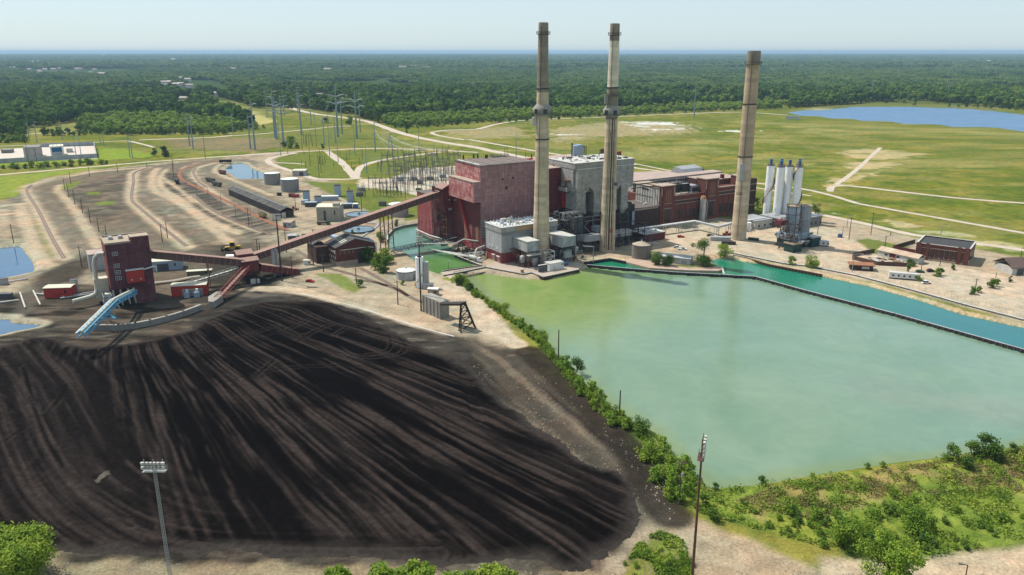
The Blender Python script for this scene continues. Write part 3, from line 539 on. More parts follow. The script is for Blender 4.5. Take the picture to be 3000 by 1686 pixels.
# ================================================================= TREES
def leaf_mat(name, c1, c2, c3, rnd=.25, sc=.25, trans=.25):
    m = bpy.data.materials.new(name); m.use_nodes = True; t = m.node_tree; N = t.nodes; L = t.links; b = N['Principled BSDF']
    b.inputs['Roughness'].default_value = .7; b.inputs['Specular IOR Level'].default_value = .12 if trans else .0
    tc = N.new('ShaderNodeTexCoord').outputs['Object']; n = N.new('ShaderNodeTexNoise'); n.inputs['Scale'].default_value = sc; n.inputs['Detail'].default_value = 3; L.new(tc, n.inputs['Vector'])
    oi = N.new('ShaderNodeObjectInfo'); ad = N.new('ShaderNodeMath'); ad.operation = 'MULTIPLY_ADD'; L.new(oi.outputs['Random'], ad.inputs[0]); ad.inputs[1].default_value = rnd; L.new(n.outputs[0], ad.inputs[2])
    r = N.new('ShaderNodeValToRGB'); e = r.color_ramp.elements; e[0].position = .38; e[0].color = (*c1, 1); e[1].position = .62 + rnd * .8; e[1].color = (*c3, 1); k = r.color_ramp.elements.new(.5 + rnd * .45); k.color = (*c2, 1)
    L.new(ad.outputs[0], r.inputs[0]); L.new(r.outputs[0], b.inputs['Base Color'])
    if trans:
        tr = N.new('ShaderNodeBsdfTranslucent'); L.new(r.outputs[0], tr.inputs[0]); mx = N.new('ShaderNodeMixShader'); mx.inputs[0].default_value = trans
        L.new(b.outputs[0], mx.inputs[1]); L.new(tr.outputs[0], mx.inputs[2]); L.new(mx.outputs[0], N['Material Output'].inputs[0])
    return m
LM_tree = leaf_mat('tree_leaves', (.038, .078, .012), (.065, .125, .018), (.12, .19, .026))
LM_bright = leaf_mat('bright_leaves', (.085, .16, .016), (.15, .24, .024), (.25, .32, .036))
LM_forest = leaf_mat('forest_leaves', (.020, .050, .011), (.048, .092, .017), (.115, .155, .028), rnd=.5, sc=.12, trans=0)
LM_young = leaf_mat('young_leaves', (.07, .12, .018), (.11, .165, .026), (.17, .21, .036), rnd=.35, sc=.12, trans=0)
BARK = M('bark', (.12, .09, .065), (.2, .17, .14), sc=2)
def leaves(name, seed, blobs, n, ls, mat, flat=.0, parent=None):
    rs = np.random.RandomState(seed); B = np.array(blobs, float); w = B[:, 3] ** 2; k = rs.choice(len(B), n, p=w / w.sum())
    v = rs.normal(size=(n, 3)); v /= np.linalg.norm(v, axis=1)[:, None]; rad = B[k, 3] * (rs.rand(n) ** .28) * (1 + .16 * rs.normal(size=n))
    P = B[k, :3] + v * rad[:, None] * np.array((1, 1, .8)); P[:, 2] = np.maximum(P[:, 2], .1)
    nn = v + rs.normal(size=(n, 3)) * .7; nn[:, 2] += .55; nn /= np.linalg.norm(nn, axis=1)[:, None]
    a = np.cross(nn, rs.normal(size=(n, 3))); a /= np.linalg.norm(a, axis=1)[:, None]; b = np.cross(nn, a); s = ls * (.6 + .8 * rs.rand(n))[:, None]
    V = np.stack([P - a * s * .5, P + b * s * .32, P + a * s * .5, P - b * s * .32], 1).reshape(-1, 3)
    me = bpy.data.meshes.new(name); me.vertices.add(4 * n); me.vertices.foreach_set('co', V.astype(np.float32).ravel()); me.loops.add(4 * n); me.loops.foreach_set('vertex_index', np.arange(4 * n, dtype=np.int32))
    me.polygons.add(n); me.polygons.foreach_set('loop_start', np.arange(0, 4 * n, 4, dtype=np.int32)); me.polygons.foreach_set('loop_total', np.full(n, 4, np.int32)); me.update(calc_edges=True); me.materials.append(mat)
    o = bpy.data.objects.new(name, me); return link(o, parent)
def blobset(rs, h, r, nb, base=.3, low=False):
    out = []
    for i in range(nb):
        a = rs.uniform(0, 6.283); q = rs.random() ** .6; z = base * h + (h * (1 - base)) * rs.random() * .85
        k = math.sqrt(max(.05, 1 - ((z / h - (.1 if low else .55)) / (.95 if low else .62)) ** 2)); br = r * (rs.uniform(.13, .34) if nb > 24 else rs.uniform(.2, .46))
        out.append((math.cos(a) * q * (r - br) * k, math.sin(a) * q * (r - br) * k, min(z, h - br * .75), br))
    return out
def make_tree(seed, h, r, n, ls, mat, label, loc, nb=14, name='tree', cat='tree', base=.3, group=None, trunk=True, low=False):
    rs = random.Random(seed); t = thing(name, label, cat, loc, rs.uniform(0, 6.28), group); bl = blobset(rs, h, r, nb, base, low)
    leaves('crown', seed, bl, n, ls, mat, parent=t)
    mb = MB(); tr = h * .022 + .03
    if trunk:
        mb.tube([(0, 0, -.3), (.02 * h, .01 * h, h * .3), (0, .03 * h, h * .72)], [tr * 1.4, tr, tr * .4], 7)
        for x, y, z, b_ in bl[::2]: mb.tube([(.02 * h * .7, .01 * h, h * rs.uniform(.18, .4)), (x * .5, y * .5, z * .75), (x, y, z)], [tr * .5, tr * .3, tr * .12], 5, cap=False)
    else:
        for k in range(5): a = rs.uniform(0, 6.28); mb.tube([(0, 0, -.1), (math.cos(a) * r * .3, math.sin(a) * r * .3, h * .45), (math.cos(a) * r * .5, math.sin(a) * r * .5, h * .75)], [tr * .7, tr * .5, tr * .2], 4, cap=False)
    mb.build('trunk' if trunk else 'stem', BARK, t); return t
# ---- foreground trees
tl = G(-10, 1686)
make_tree(11, 12.8, 12.0, 26000, .62, LM_bright, 'big bright green tree filling the bottom left corner', (-117.5, 156), nb=130, base=.35)
for i, (px, top, rr, hh, lb) in enumerate([(860, 1672, 4, 13, 'low bright tree top at the bottom edge, leftmost of its row'), (985, 1650, 4.5, 14, 'small bright tree top at the bottom edge right of the lowest one'), (1130, 1640, 6.5, 15, 'bright tree top at the bottom edge below the middle of the coal pile'), (1225, 1630, 6, 15, 'tallest bright tree top poking over the bottom edge'), (1345, 1655, 5, 14, 'bright tree top at the bottom edge left of its round neighbour'), (1450, 1640, 6, 14.5, 'round bright tree top at the bottom edge, rightmost of its row')]):
    dd_ = ray(px, top + 26); Y_ = dd_[1] * (hh - CAMH) / dd_[2]; X_ = dd_[0] * (hh - CAMH) / dd_[2]; make_tree(20 + i, hh, rr, 7500, .6, LM_bright, lb, (X_, Y_ + .5), nb=26, base=.4, group='bright tree tops along the bottom edge')
make_tree(31, 13, 8.5, 9000, .55, LM_bright, 'large leafy tree at the bottom right edge above the sandy road', G(2600, 1722), nb=34, base=.25)
make_tree(32, 8, 5, 4500, .5, LM_bright, 'bushy tree standing at the sandy road just left of the large one', G(2470, 1600), nb=20, base=.15)
make_tree(33, 6, 5, 3500, .5, LM_bright, 'yellow green tree in the thicket with bare branches beside it', G(2690, 1560), nb=16, base=.1)
# ---- shrubs: six kinds built once, then copied
SH = []
for i in range(6):
    mat = LM_bright if i in (0, 1, 4, 5) else LM_tree
    SH.append(make_tree(50 + i, 3.0 + .3 * i, 2.6, 700, .46, mat, 'shrub', (0, 0), nb=9, name='shrub', cat='shrub', base=.05, trunk=False, low=True))
SHU = set()
SHLAB = {}
def shrub(i, loc, s, label, group, sz=None, rz=None, src=None):
    src = src or SH; k = i % len(src); rzz = rz if rz is not None else (i * 2.4) % 6.28
    if id(src) not in SHLAB: SHLAB[id(src)] = set()
    if k not in SHLAB[id(src)]:
        SHLAB[id(src)].add(k); o = src[k]; o.location = (loc[0], loc[1], loc[2] if len(loc) > 2 else 0); o.rotation_euler = (0, 0, rzz); o['label'] = label; o['group'] = group; o.scale = (s, s, sz or s); return o
    return dup(src[k], loc, rzz, label, (s, s, sz or s), group)
rs = random.Random(5)
line = smooth(Gs(d((1150, 700), (1195, 740), (1262, 790), (1330, 838), (1370, 872), (1400, 915), (1440, 955), (1480, 995), (1530, 1040), (1590, 1085), (1640, 1130), (1680, 1175), (1700, 1215), (1720, 1250))), 5)
ns = len(line)
for i in range(125):
    f = i / 124; j = min(int(f * (ns - 1)), ns - 2); p = line[j]; q = line[j + 1]; t = f * (ns - 1) - j; wdt = 1.6 + 4.5 * sstep(np.array(f), .35, .95)
    x = p[0] + (q[0] - p[0]) * t + rs.uniform(-1, 1) * wdt; y = p[1] + (q[1] - p[1]) * t + rs.uniform(-1, 1) * wdt * .6
    shrub(rs.choice((0, 1, 4, 5, 0, 1, 4, 2)), (x, y, -.2), rs.choice((.5, .6, .75, .9, 1.1, 1.35)), 'green shrub in the dense bank hedge between coal yard and basin', 'shrubs on the bank between the coal yard and the basin')
# named bigger clumps on the bank
for px, py, h, r, mt, lb in ((1345, 835, 5.5, 3.4, LM_tree, 'dark bushy tree at the very top of the basin bank by the footbridge'), (1375, 850, 4.5, 3.5, LM_tree, 'dark bush just below the top one on the basin bank'), (1475, 918, 6, 4.6, LM_bright, 'bright rounded tree on the basin bank by the sandy ramp'), (1590, 1010, 6.5, 4.4, LM_bright, 'tall bright tree on the bank above the first bare pole'), (1690, 1090, 6, 4.2, LM_tree, 'dark green tree on the bank below the first bare pole'), (1655, 1075, 5, 3.4, LM_tree, 'dark bush left of the dark tree on the bank'), (1880, 1265, 5.5, 5, LM_tree, 'dark spreading tree at the water near the wide bank'), (1895, 1345, 6, 3.6, LM_bright, 'leafy tree rising beside the transformer pole')):
    make_tree(int(px), h, r, 1500, .48, mt, lb, G(px, py), nb=12, base=.08, low=True)
# ---- thicket on the point, bottom right
kk = 0
tp = Gs(d((1790, 1240), (2050, 1300), (2300, 1260), (2450, 1290), (2620, 1200), (2700, 1370), (2450, 1385), (2330, 1405), (2200, 1400), (2050, 1375), (1900, 1335), (1760, 1290), (1700, 1250)))
xs_ = [p[0] for p in tp]; ys_ = [p[1] for p in tp]
lobe = [(G(2560, 1560), 30), (G(2750, 1500), 24), (G(2380, 1520), 15)]
while kk < 78:
    x = rs.uniform(min(xs_), max(xs_)); y = rs.uniform(min(ys_), max(ys_))
    if not inside(np.array([x]), np.array([y]), tp)[0]: continue
    w = max(math.exp(-((x - c[0][0]) ** 2 + ((y - c[0][1]) * 1.4) ** 2) / c[1] ** 2) for c in lobe)
    if rs.random() > .25 + w: continue
    s = rs.uniform(.22, .5) + w * w * .5
    shrub(rs.randrange(6), (x, y, -.15), s, 'shrub in the mixed thicket on the weedy point at the bottom right', 'shrubs on the weedy point'); kk += 1
for px, py, s, lb in ((2785, 1345, 1.35, 'round dark bush alone at the waterline left of the clump'), (2850, 1340, 1.5, 'left bush of the dark clump at the waterline'), (2885, 1325, 1.7, 'tall middle bush of the dark clump at the waterline'), (2915, 1350, 1.5, 'right bush of the dark clump at the waterline'), (2835, 1375, 1.2, 'low front bush of the dark clump at the waterline'), (2965, 1328, .9, 'small bush on the shore near the right edge'), (2232, 1418, .7, 'small dark bush alone at the waterline near the tall lamp mast'), (2095, 1435, .6, 'low bush at the sandy tip of the basin'), (2380, 1400, .45, 'tiny bush at the waterline between two others'), (2540, 1372, .5, 'tiny shore bush left of the grassy slope'), (2585, 1368, .5, 'tiny dark shore bush right of its twin'), (2090, 1525, 1.0, 'dark bush in front of the tall lamp mast'), (2060, 1480, .9, 'dark bush beside the tall lamp mast')):
    shrub(3 if s > .55 else 5, G(px, py), s, lb, None, rz=px * .7)
# low ground cover: countless weeds
def cover(name, px, n, ls, mat, zh, label, seed, msk=None):
    P = Gs(px); rs_ = np.random.RandomState(seed); xa = min(p[0] for p in P); xb = max(p[0] for p in P); ya = min(p[1] for p in P); yb = max(p[1] for p in P)
    x = rs_.uniform(xa, xb, n * 4); y = rs_.uniform(ya, yb, n * 4); ok = inside(x, y, P) & (fbm(x * .25, y * .25, seed) > .46 + .12 * rs_.rand(n * 4)); 
    for k, sd in ():
        pass
    x = x[ok][:n]; y = y[ok][:n]; dn = sdist(x, y, water['basin']); k = dn > 1.2; x = x[k]; y = y[k]; n = len(x)
    z = rs_.rand(n) * zh * fbm(x * .3, y * .3, seed + 1) * 2; nn = rs_.normal(size=(n, 3)); nn[:, 2] = np.abs(nn[:, 2]) + .3; nn /= np.linalg.norm(nn, axis=1)[:, None]
    a = np.cross(nn, rs_.normal(size=(n, 3))); a /= np.linalg.norm(a, axis=1)[:, None]; b = np.cross(nn, a); s = ls * (.5 + rs_.rand(n))[:, None]; Q = np.stack([x, y, z + .1], 1)
    V = np.stack([Q - a * s, Q + b * s * .5, Q + a * s, Q - b * s * .5], 1).reshape(-1, 3); me = bpy.data.meshes.new(name)
    me.vertices.add(4 * n); me.vertices.foreach_set('co', V.astype(np.float32).ravel()); me.loops.add(4 * n); me.loops.foreach_set('vertex_index', np.arange(4 * n, dtype=np.int32))
    me.polygons.add(n); me.polygons.foreach_set('loop_start', np.arange(0, 4 * n, 4, dtype=np.int32)); me.polygons.foreach_set('loop_total', np.full(n, 4, np.int32)); me.update(calc_edges=True); me.materials.append(mat)
    o = bpy.data.objects.new(name, me); link(o); tag(o, label, None, None, 'stuff'); return o
LM_weed = leaf_mat('weed_leaves', (.08, .14, .014), (.15, .23, .024), (.24, .29, .04), rnd=0, sc=.12)
LM_dry = leaf_mat('dry_grass', (.13, .13, .035), (.22, .19, .07), (.27, .21, .09), rnd=0, sc=.1)
cover('weeds',  d((1112, 700), (1172, 697), (1262, 780), (1340, 830), (1405, 905), (1490, 990), (1590, 1065), (1690, 1145), (1790, 1235), (2060, 1202), (2576, 1128), (2700, 1120), (2700, 1380), (2450, 1385), (2330, 1405), (2210, 1395), (2050, 1372), (1900, 1332), (1760, 1292), (1660, 1252), (1640, 1190), (1560, 1090), (1440, 980), (1380, 900), (1310, 830), (1230, 770)), 120000, .36, LM_weed, 1.3, 'low leafy weeds covering the bank and the point', 91)
cover('dry_grass', d((1850, 1260), (1950, 1225), (2300, 1170), (2576, 1130), (2640, 1240), (2400, 1240), (2200, 1270), (2050, 1310)), 16000, .28, LM_dry, .5, 'dry brown grass on the open slope by the water', 92)
cover('tall_grass', d((1560, 1448), (1600, 1372), (1660, 1335), (1720, 1362), (1745, 1448), (1720, 1560), (1560, 1560)), 9000, .3, LM_weed, .7, 'tall mixed grass in the triangle between coal and sandy road', 93)
for i in range(9): p = G(1830 + i * 22 + (i % 3) * 9, 1655 - (i % 4) * 12 + (i % 2) * 18); shrub(i % 3, p, .35 + .1 * (i % 3), 'small shrub in the grass triangle at the bottom edge', 'shrubs in the grass triangle')
# ================================================================= FOREST (nobody could count it)
src = bpy.data.collections.new('forest_sources')
def src_obj(o):
    S.collection.objects.unlink(o); src.objects.link(o); return o
import bmesh
def core(name, seed, h, r, mat, nb, ls, n):
    rs = random.Random(seed); bl = blobset(rs, h, r, nb, .3); bm = bmesh.new()
    for x, y, z, q in bl:
        g = bmesh.ops.create_icosphere(bm, subdivisions=2, radius=q * 1.02, matrix=Matrix.Translation((x, y, z * .95)))
        for v in g['verts']: c = Vector((x, y, z * .95)); v.co = c + (v.co - c) * rs.uniform(.78, 1.18)
    me = bpy.data.meshes.new(name); bm.to_mesh(me); bm.free(); me.materials.append(mat); o = bpy.data.objects.new(name, me); link(o)
    lf = leaves(name + '_l', seed, bl, n // 2, ls * .8, mat); bm = bmesh.new(); bm.from_mesh(me); bm.from_mesh(lf.data); bm.to_mesh(me); bm.free(); bpy.data.objects.remove(lf); return src_obj(o)
CR = [core('crown_a', 1, 15, 6.2, LM_forest, 14, 2.3, 360), core('crown_b', 2, 17, 7, LM_forest, 16, 2.5, 380), core('crown_c', 3, 13, 5.6, LM_forest, 12, 2.2, 320), core('crown_d', 4, 18, 6, LM_forest, 16, 2.4, 380), core('crown_e', 5, 9, 4.6, LM_young, 10, 1.7, 300), core('crown_f', 6, 7.5, 4.2, LM_young, 10, 1.6, 280)]
def clump(name, seed, R_, n):                      # many crowns: a square of far wood
    rs = random.Random(seed); V = []; Fc = []; ico = [(0, 0, 1), (.89, 0, .45), (.28, .85, .45), (-.72, .53, .45), (-.72, -.53, .45), (.28, -.85, .45), (.72, .53, -.45), (-.28, .85, -.45), (-.89, 0, -.45), (-.28, -.85, -.45), (.72, -.53, -.45)]
    fi = [(0, 1, 2), (0, 2, 3), (0, 3, 4), (0, 4, 5), (0, 5, 1), (1, 6, 2), (2, 6, 7), (2, 7, 3), (3, 7, 8), (3, 8, 4), (4, 8, 9), (4, 9, 5), (5, 9, 10), (5, 10, 1), (1, 10, 6)]
    for k in range(n):
        x, y = rs.uniform(-R_, R_), rs.uniform(-R_, R_); s = rs.uniform(4, 8); z = rs.uniform(5, 12) + (rs.random() < .08) * 4; b = len(V)
        V += [(x + p[0] * s * rs.uniform(.75, 1.2), y + p[1] * s * rs.uniform(.75, 1.2), z + p[2] * s * rs.uniform(.6, 1.1)) for p in ico]; Fc += [tuple(i + b for i in f) for f in fi]
    me = bpy.data.meshes.new(name); me.from_pydata(V, [], Fc); me.materials.append(LM_far); o = bpy.data.objects.new(name, me); link(o); return src_obj(o)
LM_far = leaf_mat('far_wood', (.020, .048, .014), (.042, .078, .020), (.090, .122, .032), rnd=.5, sc=.04, trans=0)
CL = [clump('wood_%s' % 'abcd'[k], 80 + k, 36, 75) for k in range(4)]
def scatter(name, P, idx, sc, objs, label, seed):
    col = bpy.data.collections.new(name + '_src')
    for o in objs: col.objects.link(o)
    me = bpy.data.meshes.new(name); n = len(P); me.vertices.add(n); me.vertices.foreach_set('co', P.astype(np.float32).ravel())
    for nm, ty, v in (('idx', 'INT', idx.astype(np.int32)), ('sc', 'FLOAT', sc.astype(np.float32)), ('rz', 'FLOAT', np.random.RandomState(seed).uniform(0, 6.28, n).astype(np.float32))):
        a = me.attributes.new(nm, ty, 'POINT'); a.data.foreach_set('value', v)
    me.update(); o = bpy.data.objects.new(name, me); link(o); tag(o, label, None, None, 'stuff')
    g = bpy.data.node_groups.new(name, 'GeometryNodeTree'); g.interface.new_socket('Geometry', in_out='INPUT', socket_type='NodeSocketGeometry'); g.interface.new_socket('Geometry', in_out='OUTPUT', socket_type='NodeSocketGeometry')
    N = g.nodes; L = g.links; gi = N.new('NodeGroupInput'); go = N.new('NodeGroupOutput'); ip = N.new('GeometryNodeInstanceOnPoints'); ci = N.new('GeometryNodeCollectionInfo'); ci.inputs['Collection'].default_value = col; ci.inputs['Separate Children'].default_value = True; ci.inputs['Reset Children'].default_value = True
    def at(nm, ty):
        q = N.new('GeometryNodeInputNamedAttribute'); q.data_type = ty; q.inputs[0].default_value = nm; return q.outputs[0]
    cx = N.new('ShaderNodeCombineXYZ'); L.new(at('rz', 'FLOAT'), cx.inputs[2])
    L.new(gi.outputs[0], ip.inputs['Points']); L.new(ci.outputs[0], ip.inputs['Instance']); ip.inputs['Pick Instance'].default_value = True
    L.new(at('idx', 'INT'), ip.inputs['Instance Index']); L.new(cx.outputs[0], ip.inputs['Rotation']); L.new(at('sc', 'FLOAT'), ip.inputs['Scale']); L.new(ip.outputs[0], go.inputs[0])
    md = o.modifiers.new('scatter', 'NODES'); md.node_group = g; return o
FOR = [d((-900, 345), (0, 345), (62, 345), (75, 322), (190, 316), (200, 332), (330, 342), (430, 338), (560, 334), (640, 322), (600, 300), (530, 262), (500, 246), (440, 230), (400, 222), (440, 220), (520, 237), (560, 247), (640, 272), (740, 282), (850, 283), (915, 300), (960, 312), (1000, 322), (1060, 318), (1130, 313), (1300, 303), (1500, 292), (1700, 284), (1985, 272), (2160, 262), (2200, 256), (2380, 262), (2576, 276), (3500, 290), (3500, 190), (2576, 160), (-900, 160))]
CLEAR = [d((20, 166), (110, 160), (330, 165), (350, 182), (250, 190), (60, 185)), d((430, 200), (560, 206), (640, 232), (560, 240), (480, 226)), d((640, 270), (760, 272), (900, 297), (910, 306), (860, 300), (740, 282))]
rsn = np.random.RandomState(3)
FP = [Gs(p) for p in FOR]; CP = [Gs(p) for p in CLEAR]
def inforest(x, y):
    m = np.zeros(x.shape, bool)
    for p in FP: m |= inside(x, y, p)
    for p in CP: m &= ~inside(x, y, p)
    return m
def jgrid(x0, x1, y0, y1, st):
    X, Y = np.meshgrid(np.arange(x0, x1, st), np.arange(y0, y1, st)); X = X + rsn.uniform(-.5, .5, X.shape) * st; Y = Y + rsn.uniform(-.5, .5, Y.shape) * st
    k = np.abs(X) < Y * .72 + 120; return X[k], Y[k]
x, y = jgrid(-1900, 1900, 950, 2500, 10.5); k = inforest(x, y) & (fbm(x * .012, y * .012, 90) > .33 + .1 * (y > 1700)); x, y = x[k], y[k]
yng = fbm(x * .006, y * .006, 93); fl = Gs(d((205, 300), (300, 295), (560, 305), (640, 325), (640, 345), (205, 345))); fr_ = Gs(d((930, 300), (1100, 290), (1900, 262), (1990, 262), (1990, 285), (1000, 330)))
ym_ = inside(x, y, fl) | inside(x, y, fr_) | (yng > .66)
idx = np.where(ym_, 4 + rsn.randint(0, 2, len(x)), rsn.randint(0, 4, len(x))); sc = rsn.uniform(.95, 1.65, len(x)) * np.where(inside(x, y, fr_) & ~(rsn.rand(len(x)) < .1), .85, 1)
scatter('forest', np.stack([x, y, np.zeros(len(x))], 1), idx, sc, CR, 'broad deciduous forest stretching behind the plant', 1)
x, y = jgrid(-4200, 4200, 2500, 5600, 56); k = inforest(x, y) & (fbm(x * .004, y * .004, 91) > .40); x, y = x[k], y[k]
scatter('far_forest', np.stack([x, y, np.zeros(len(x))], 1), rsn.randint(0, 4, len(x)), rsn.uniform(.8, 1.15, len(x)), CL, 'distant woodland beyond the near forest', 2)
x, y = jgrid(-16000, 16000, 5600, 24000, 130); k = inforest(x, y) | (y > 5600); k &= fbm(x * .0012, y * .0012, 92) > .37; x, y = x[k], y[k]
scatter('horizon_forest', np.stack([x, y, np.zeros(len(x))], 1), rsn.randint(0, 4, len(x)), rsn.uniform(1.5, 2.2, len(x)) * (1 + (y > 12000) * .3), CL, 'hazy woodland reaching the horizon', 3)
# ================================================================= AIR
hz = MB().box(-61000, 61000, -400, 71000, -6, 150).build('haze', bpy.data.materials.new('haze_air')); tag(hz, kind='stuff', label='thin blue summer haze over the land')
m = hz.data.materials[0]; m.use_nodes = True; N = m.node_tree.nodes; N.remove(N['Principled BSDF']); pv = N.new('ShaderNodeVolumePrincipled')
pv.inputs['Color'].default_value = (.44, .64, .84, 1); pv.inputs['Density'].default_value = .00005; pv.inputs['Anisotropy'].default_value = .1
m.node_tree.links.new(pv.outputs[0], N['Material Output'].inputs['Volume'])
# ================================================================= THE POWER STATION (plant frame: x along the front, y away from the water)
def PT(name, label, cat, u0, w0, group=None): return thing(name, label, cat, (*FW(u0, w0), 0), UA, group)
class PB(MB):                                        # plant-frame builder: coordinates (u, w, z), moved to the root when built
    def put(s, name, mat, root, **k):
        if isinstance(root, tuple): u0, w0 = root; par = None
        else:
            u0, w0 = root.get('_u', 0), root.get('_w', 0); par = root
        s.v = [(x - u0, y - w0, z) for x, y, z in s.v]
        if par is None: return s.build(name, mat, loc=(*FW(u0, w0), 0), rz=UA, **k)
        return s.build(name, mat, par, **k)
def PR(name, label, cat, u0, w0, group=None):
    t = PT(name, label, cat, u0, w0, group); ROOTUV[t.name] = (u0, w0); return t
ROOTUV = {}
def put(mb, name, mat, root, parent=None, **k):
    u0, w0 = ROOTUV[root.name]; mb.v = [(x - u0, y - w0, z) for x, y, z in mb.v]; return mb.build(name, mat, parent or root, **k)
m_red = M('red_siding', (.36, .060, .062), (.26, .045, .048), sc=.5, streak=(.50, .27, .26), panel=(2.4, 3.0, (.35, .35, .35), .07), rough=.6, c3=(.42, .16, .15))
m_redfade = M('faded_red_siding', (.40, .20, .20), (.30, .175, .18), sc=.35, streak=(.46, .30, .30), panel=(2.4, 2.2, (.55, .5, .5), .05), rough=.65, c3=(.21, .075, .08))
m_redpink = M('weathered_pink_siding', (.62, .32, .30), (.44, .13, .125), sc=.8, streak=(.30, .035, .04), panel=(2.0, 1.6, (.45, .4, .4), .06), rough=.65, c3=(.55, .30, .28), mixr=(.45, .55))
m_maroon = M('maroon_siding', (.17, .028, .034), (.12, .024, .03), sc=.5, panel=(2.4, 3.0, (.5, .5, .5), .06), rough=.6)
m_crush = M('dark_maroon_siding', (.115, .034, .042), (.16, .06, .07), sc=.5, streak=(.07, .026, .03), panel=(1.8, 1.5, (.6, .55, .55), .05), c3=(.21, .11, .12), mixr=(.4, .6))
m_brightred = M('bright_red_metal', (.48, .045, .035), (.38, .035, .03), sc=.6, corr=.35, rough=.5)
m_roofd = M('dark_roof', (.12, .10, .092), (.18, .145, .13), sc=.6, c3=(.09, .075, .07))
m_roofp = M('pinkish_gravel_roof', (.46, .35, .30), (.36, .27, .23), sc=.4, c3=(.5, .4, .35))
m_rooft = M('tan_roof', (.42, .34, .25), (.34, .27, .20), sc=.5)
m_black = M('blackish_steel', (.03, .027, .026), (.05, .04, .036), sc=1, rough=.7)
m_rust = M('rusty_brown_steel', (.16, .075, .052), (.10, .05, .04), sc=.8, rough=.8, c3=(.23, .12, .08))
m_ruddy = M('rusty_conveyor_cladding', (.165, .088, .078), (.115, .062, .058), sc=.3, streak=(.085, .045, .042), panel=(3.0, 9, (.7, .7, .7), .06), rough=.75, c3=(.22, .13, .11))
m_rudroof = M('rusty_conveyor_roof', (.36, .22, .175), (.29, .17, .14), sc=.3, rough=.8, c3=(.38, .25, .2))
m_gall = M('grey_concrete_panels', (.42, .41, .39), (.33, .32, .30), sc=.3, streak=(.19, .165, .135), panel=(2.5, 1.2, (.8, .8, .8), .04), rough=.8, c3=(.35, .32, .25))
m_gdark = M('dark_grey_steel', (.11, .115, .125), (.07, .072, .08), sc=.4, rough=.7)  # dark grey steel for frames, rails and machine housings
m_gmetal = M('galvanised_metal', (.42, .43, .44), (.33, .34, .36), sc=.5, rough=.45, metal=.15, streak=(.34, .32, .29))
m_lgrey = M('light_grey_cladding', (.50, .50, .50), (.42, .42, .43), sc=.5, streak=(.40, .37, .32), panel=(1.2, 40, (.85, .85, .85), .03), rough=.55)
m_white = M('white_paint', (.78, .78, .76), (.66, .66, .64), sc=.5, rough=.5, c3=(.7, .68, .62))
m_wdirty = M('dirty_white_paint', (.62, .61, .57), (.50, .49, .45), sc=.7, rough=.6, streak=(.42, .36, .28))
m_brick = M('red_brick', (.205, .070, .048), (.155, .052, .040), sc=.6, streak=(.13, .045, .035), panel=(.9, .28, (.75, .7, .68), .03, 1), rough=.85, c3=(.25, .10, .075))
m_brickd = M('dark_brown_brick', (.085, .045, .035), (.06, .034, .028), sc=.6, panel=(.9, .28, (.8, .8, .8), .03, 1), rough=.85)
m_stone = M('pale_stone_trim', (.46, .36, .29), (.36, .27, .22), sc=1)
m_glass = M('dark_window', (.018, .018, .02), (.03, .032, .036), sc=1.5, rough=.25, spec=.5)
m_stack = M('stack_concrete', (.66, .52, .36), (.56, .44, .31), sc=.15, streak=(.47, .35, .235), panel=(100, 2.6, (.86, .86, .86), .06), rough=.9, c3=(.70, .58, .43))
m_stackd = M('sooty_stack_concrete', (.32, .265, .20), (.27, .225, .17), sc=.15, streak=(.21, .165, .12), panel=(100, 2.6, (.86, .86, .86), .06), rough=.9)
m_stackl = M('pale_stack_concrete', (.80, .71, .56), (.70, .61, .48), sc=.15, streak=(.42, .35, .27), panel=(100, 2.6, (.9, .9, .9), .06), rough=.9)
m_soot = M('soot_run', (.045, .03, .024), (.10, .06, .04), sc=.6, rough=.9, streak=(.02, .015, .013))
m_blue = M('blue_paint', (.06, .17, .36), (.045, .12, .27), sc=.7, rough=.5)
m_lblue = M('pale_blue_cladding', (.36, .46, .58), (.28, .37, .48), sc=.6, rough=.5, streak=(.3, .33, .36))
m_green = M('dark_green_cladding', (.018, .062, .052), (.013, .048, .042), sc=.6, rough=.55, corr=.4)
m_yellow = M('yellow_paint', (.60, .36, .04), (.45, .26, .035), sc=1, rough=.5)
m_wood = M('old_timber', (.20, .16, .12), (.14, .11, .085), sc=2)
m_conc = M('weathered_concrete', (.36, .335, .29), (.28, .26, .225), sc=.6, streak=(.2, .18, .15), rough=.9, c3=(.42, .39, .33))
m_concg = M('grey_concrete', (.29, .28, .26), (.22, .21, .195), sc=.5, streak=(.16, .15, .135), rough=.9)
m_slab = M('yard_slab', (.47, .385, .31), (.39, .315, .255), sc=.25, rough=.95, c3=(.5, .42, .34))
m_beige = M('beige_cladding', (.43, .40, .33), (.37, .345, .285), sc=.3, panel=(1.0, 30, (.88, .88, .88), .04), rough=.6)
m_cream = M('cream_roof', (.70, .67, .52), (.60, .57, .45), sc=.3, corr=.5, rough=.6)
m_tyre = M('tyre_rubber', (.02, .02, .02), (.03, .03, .03), rough=.9)
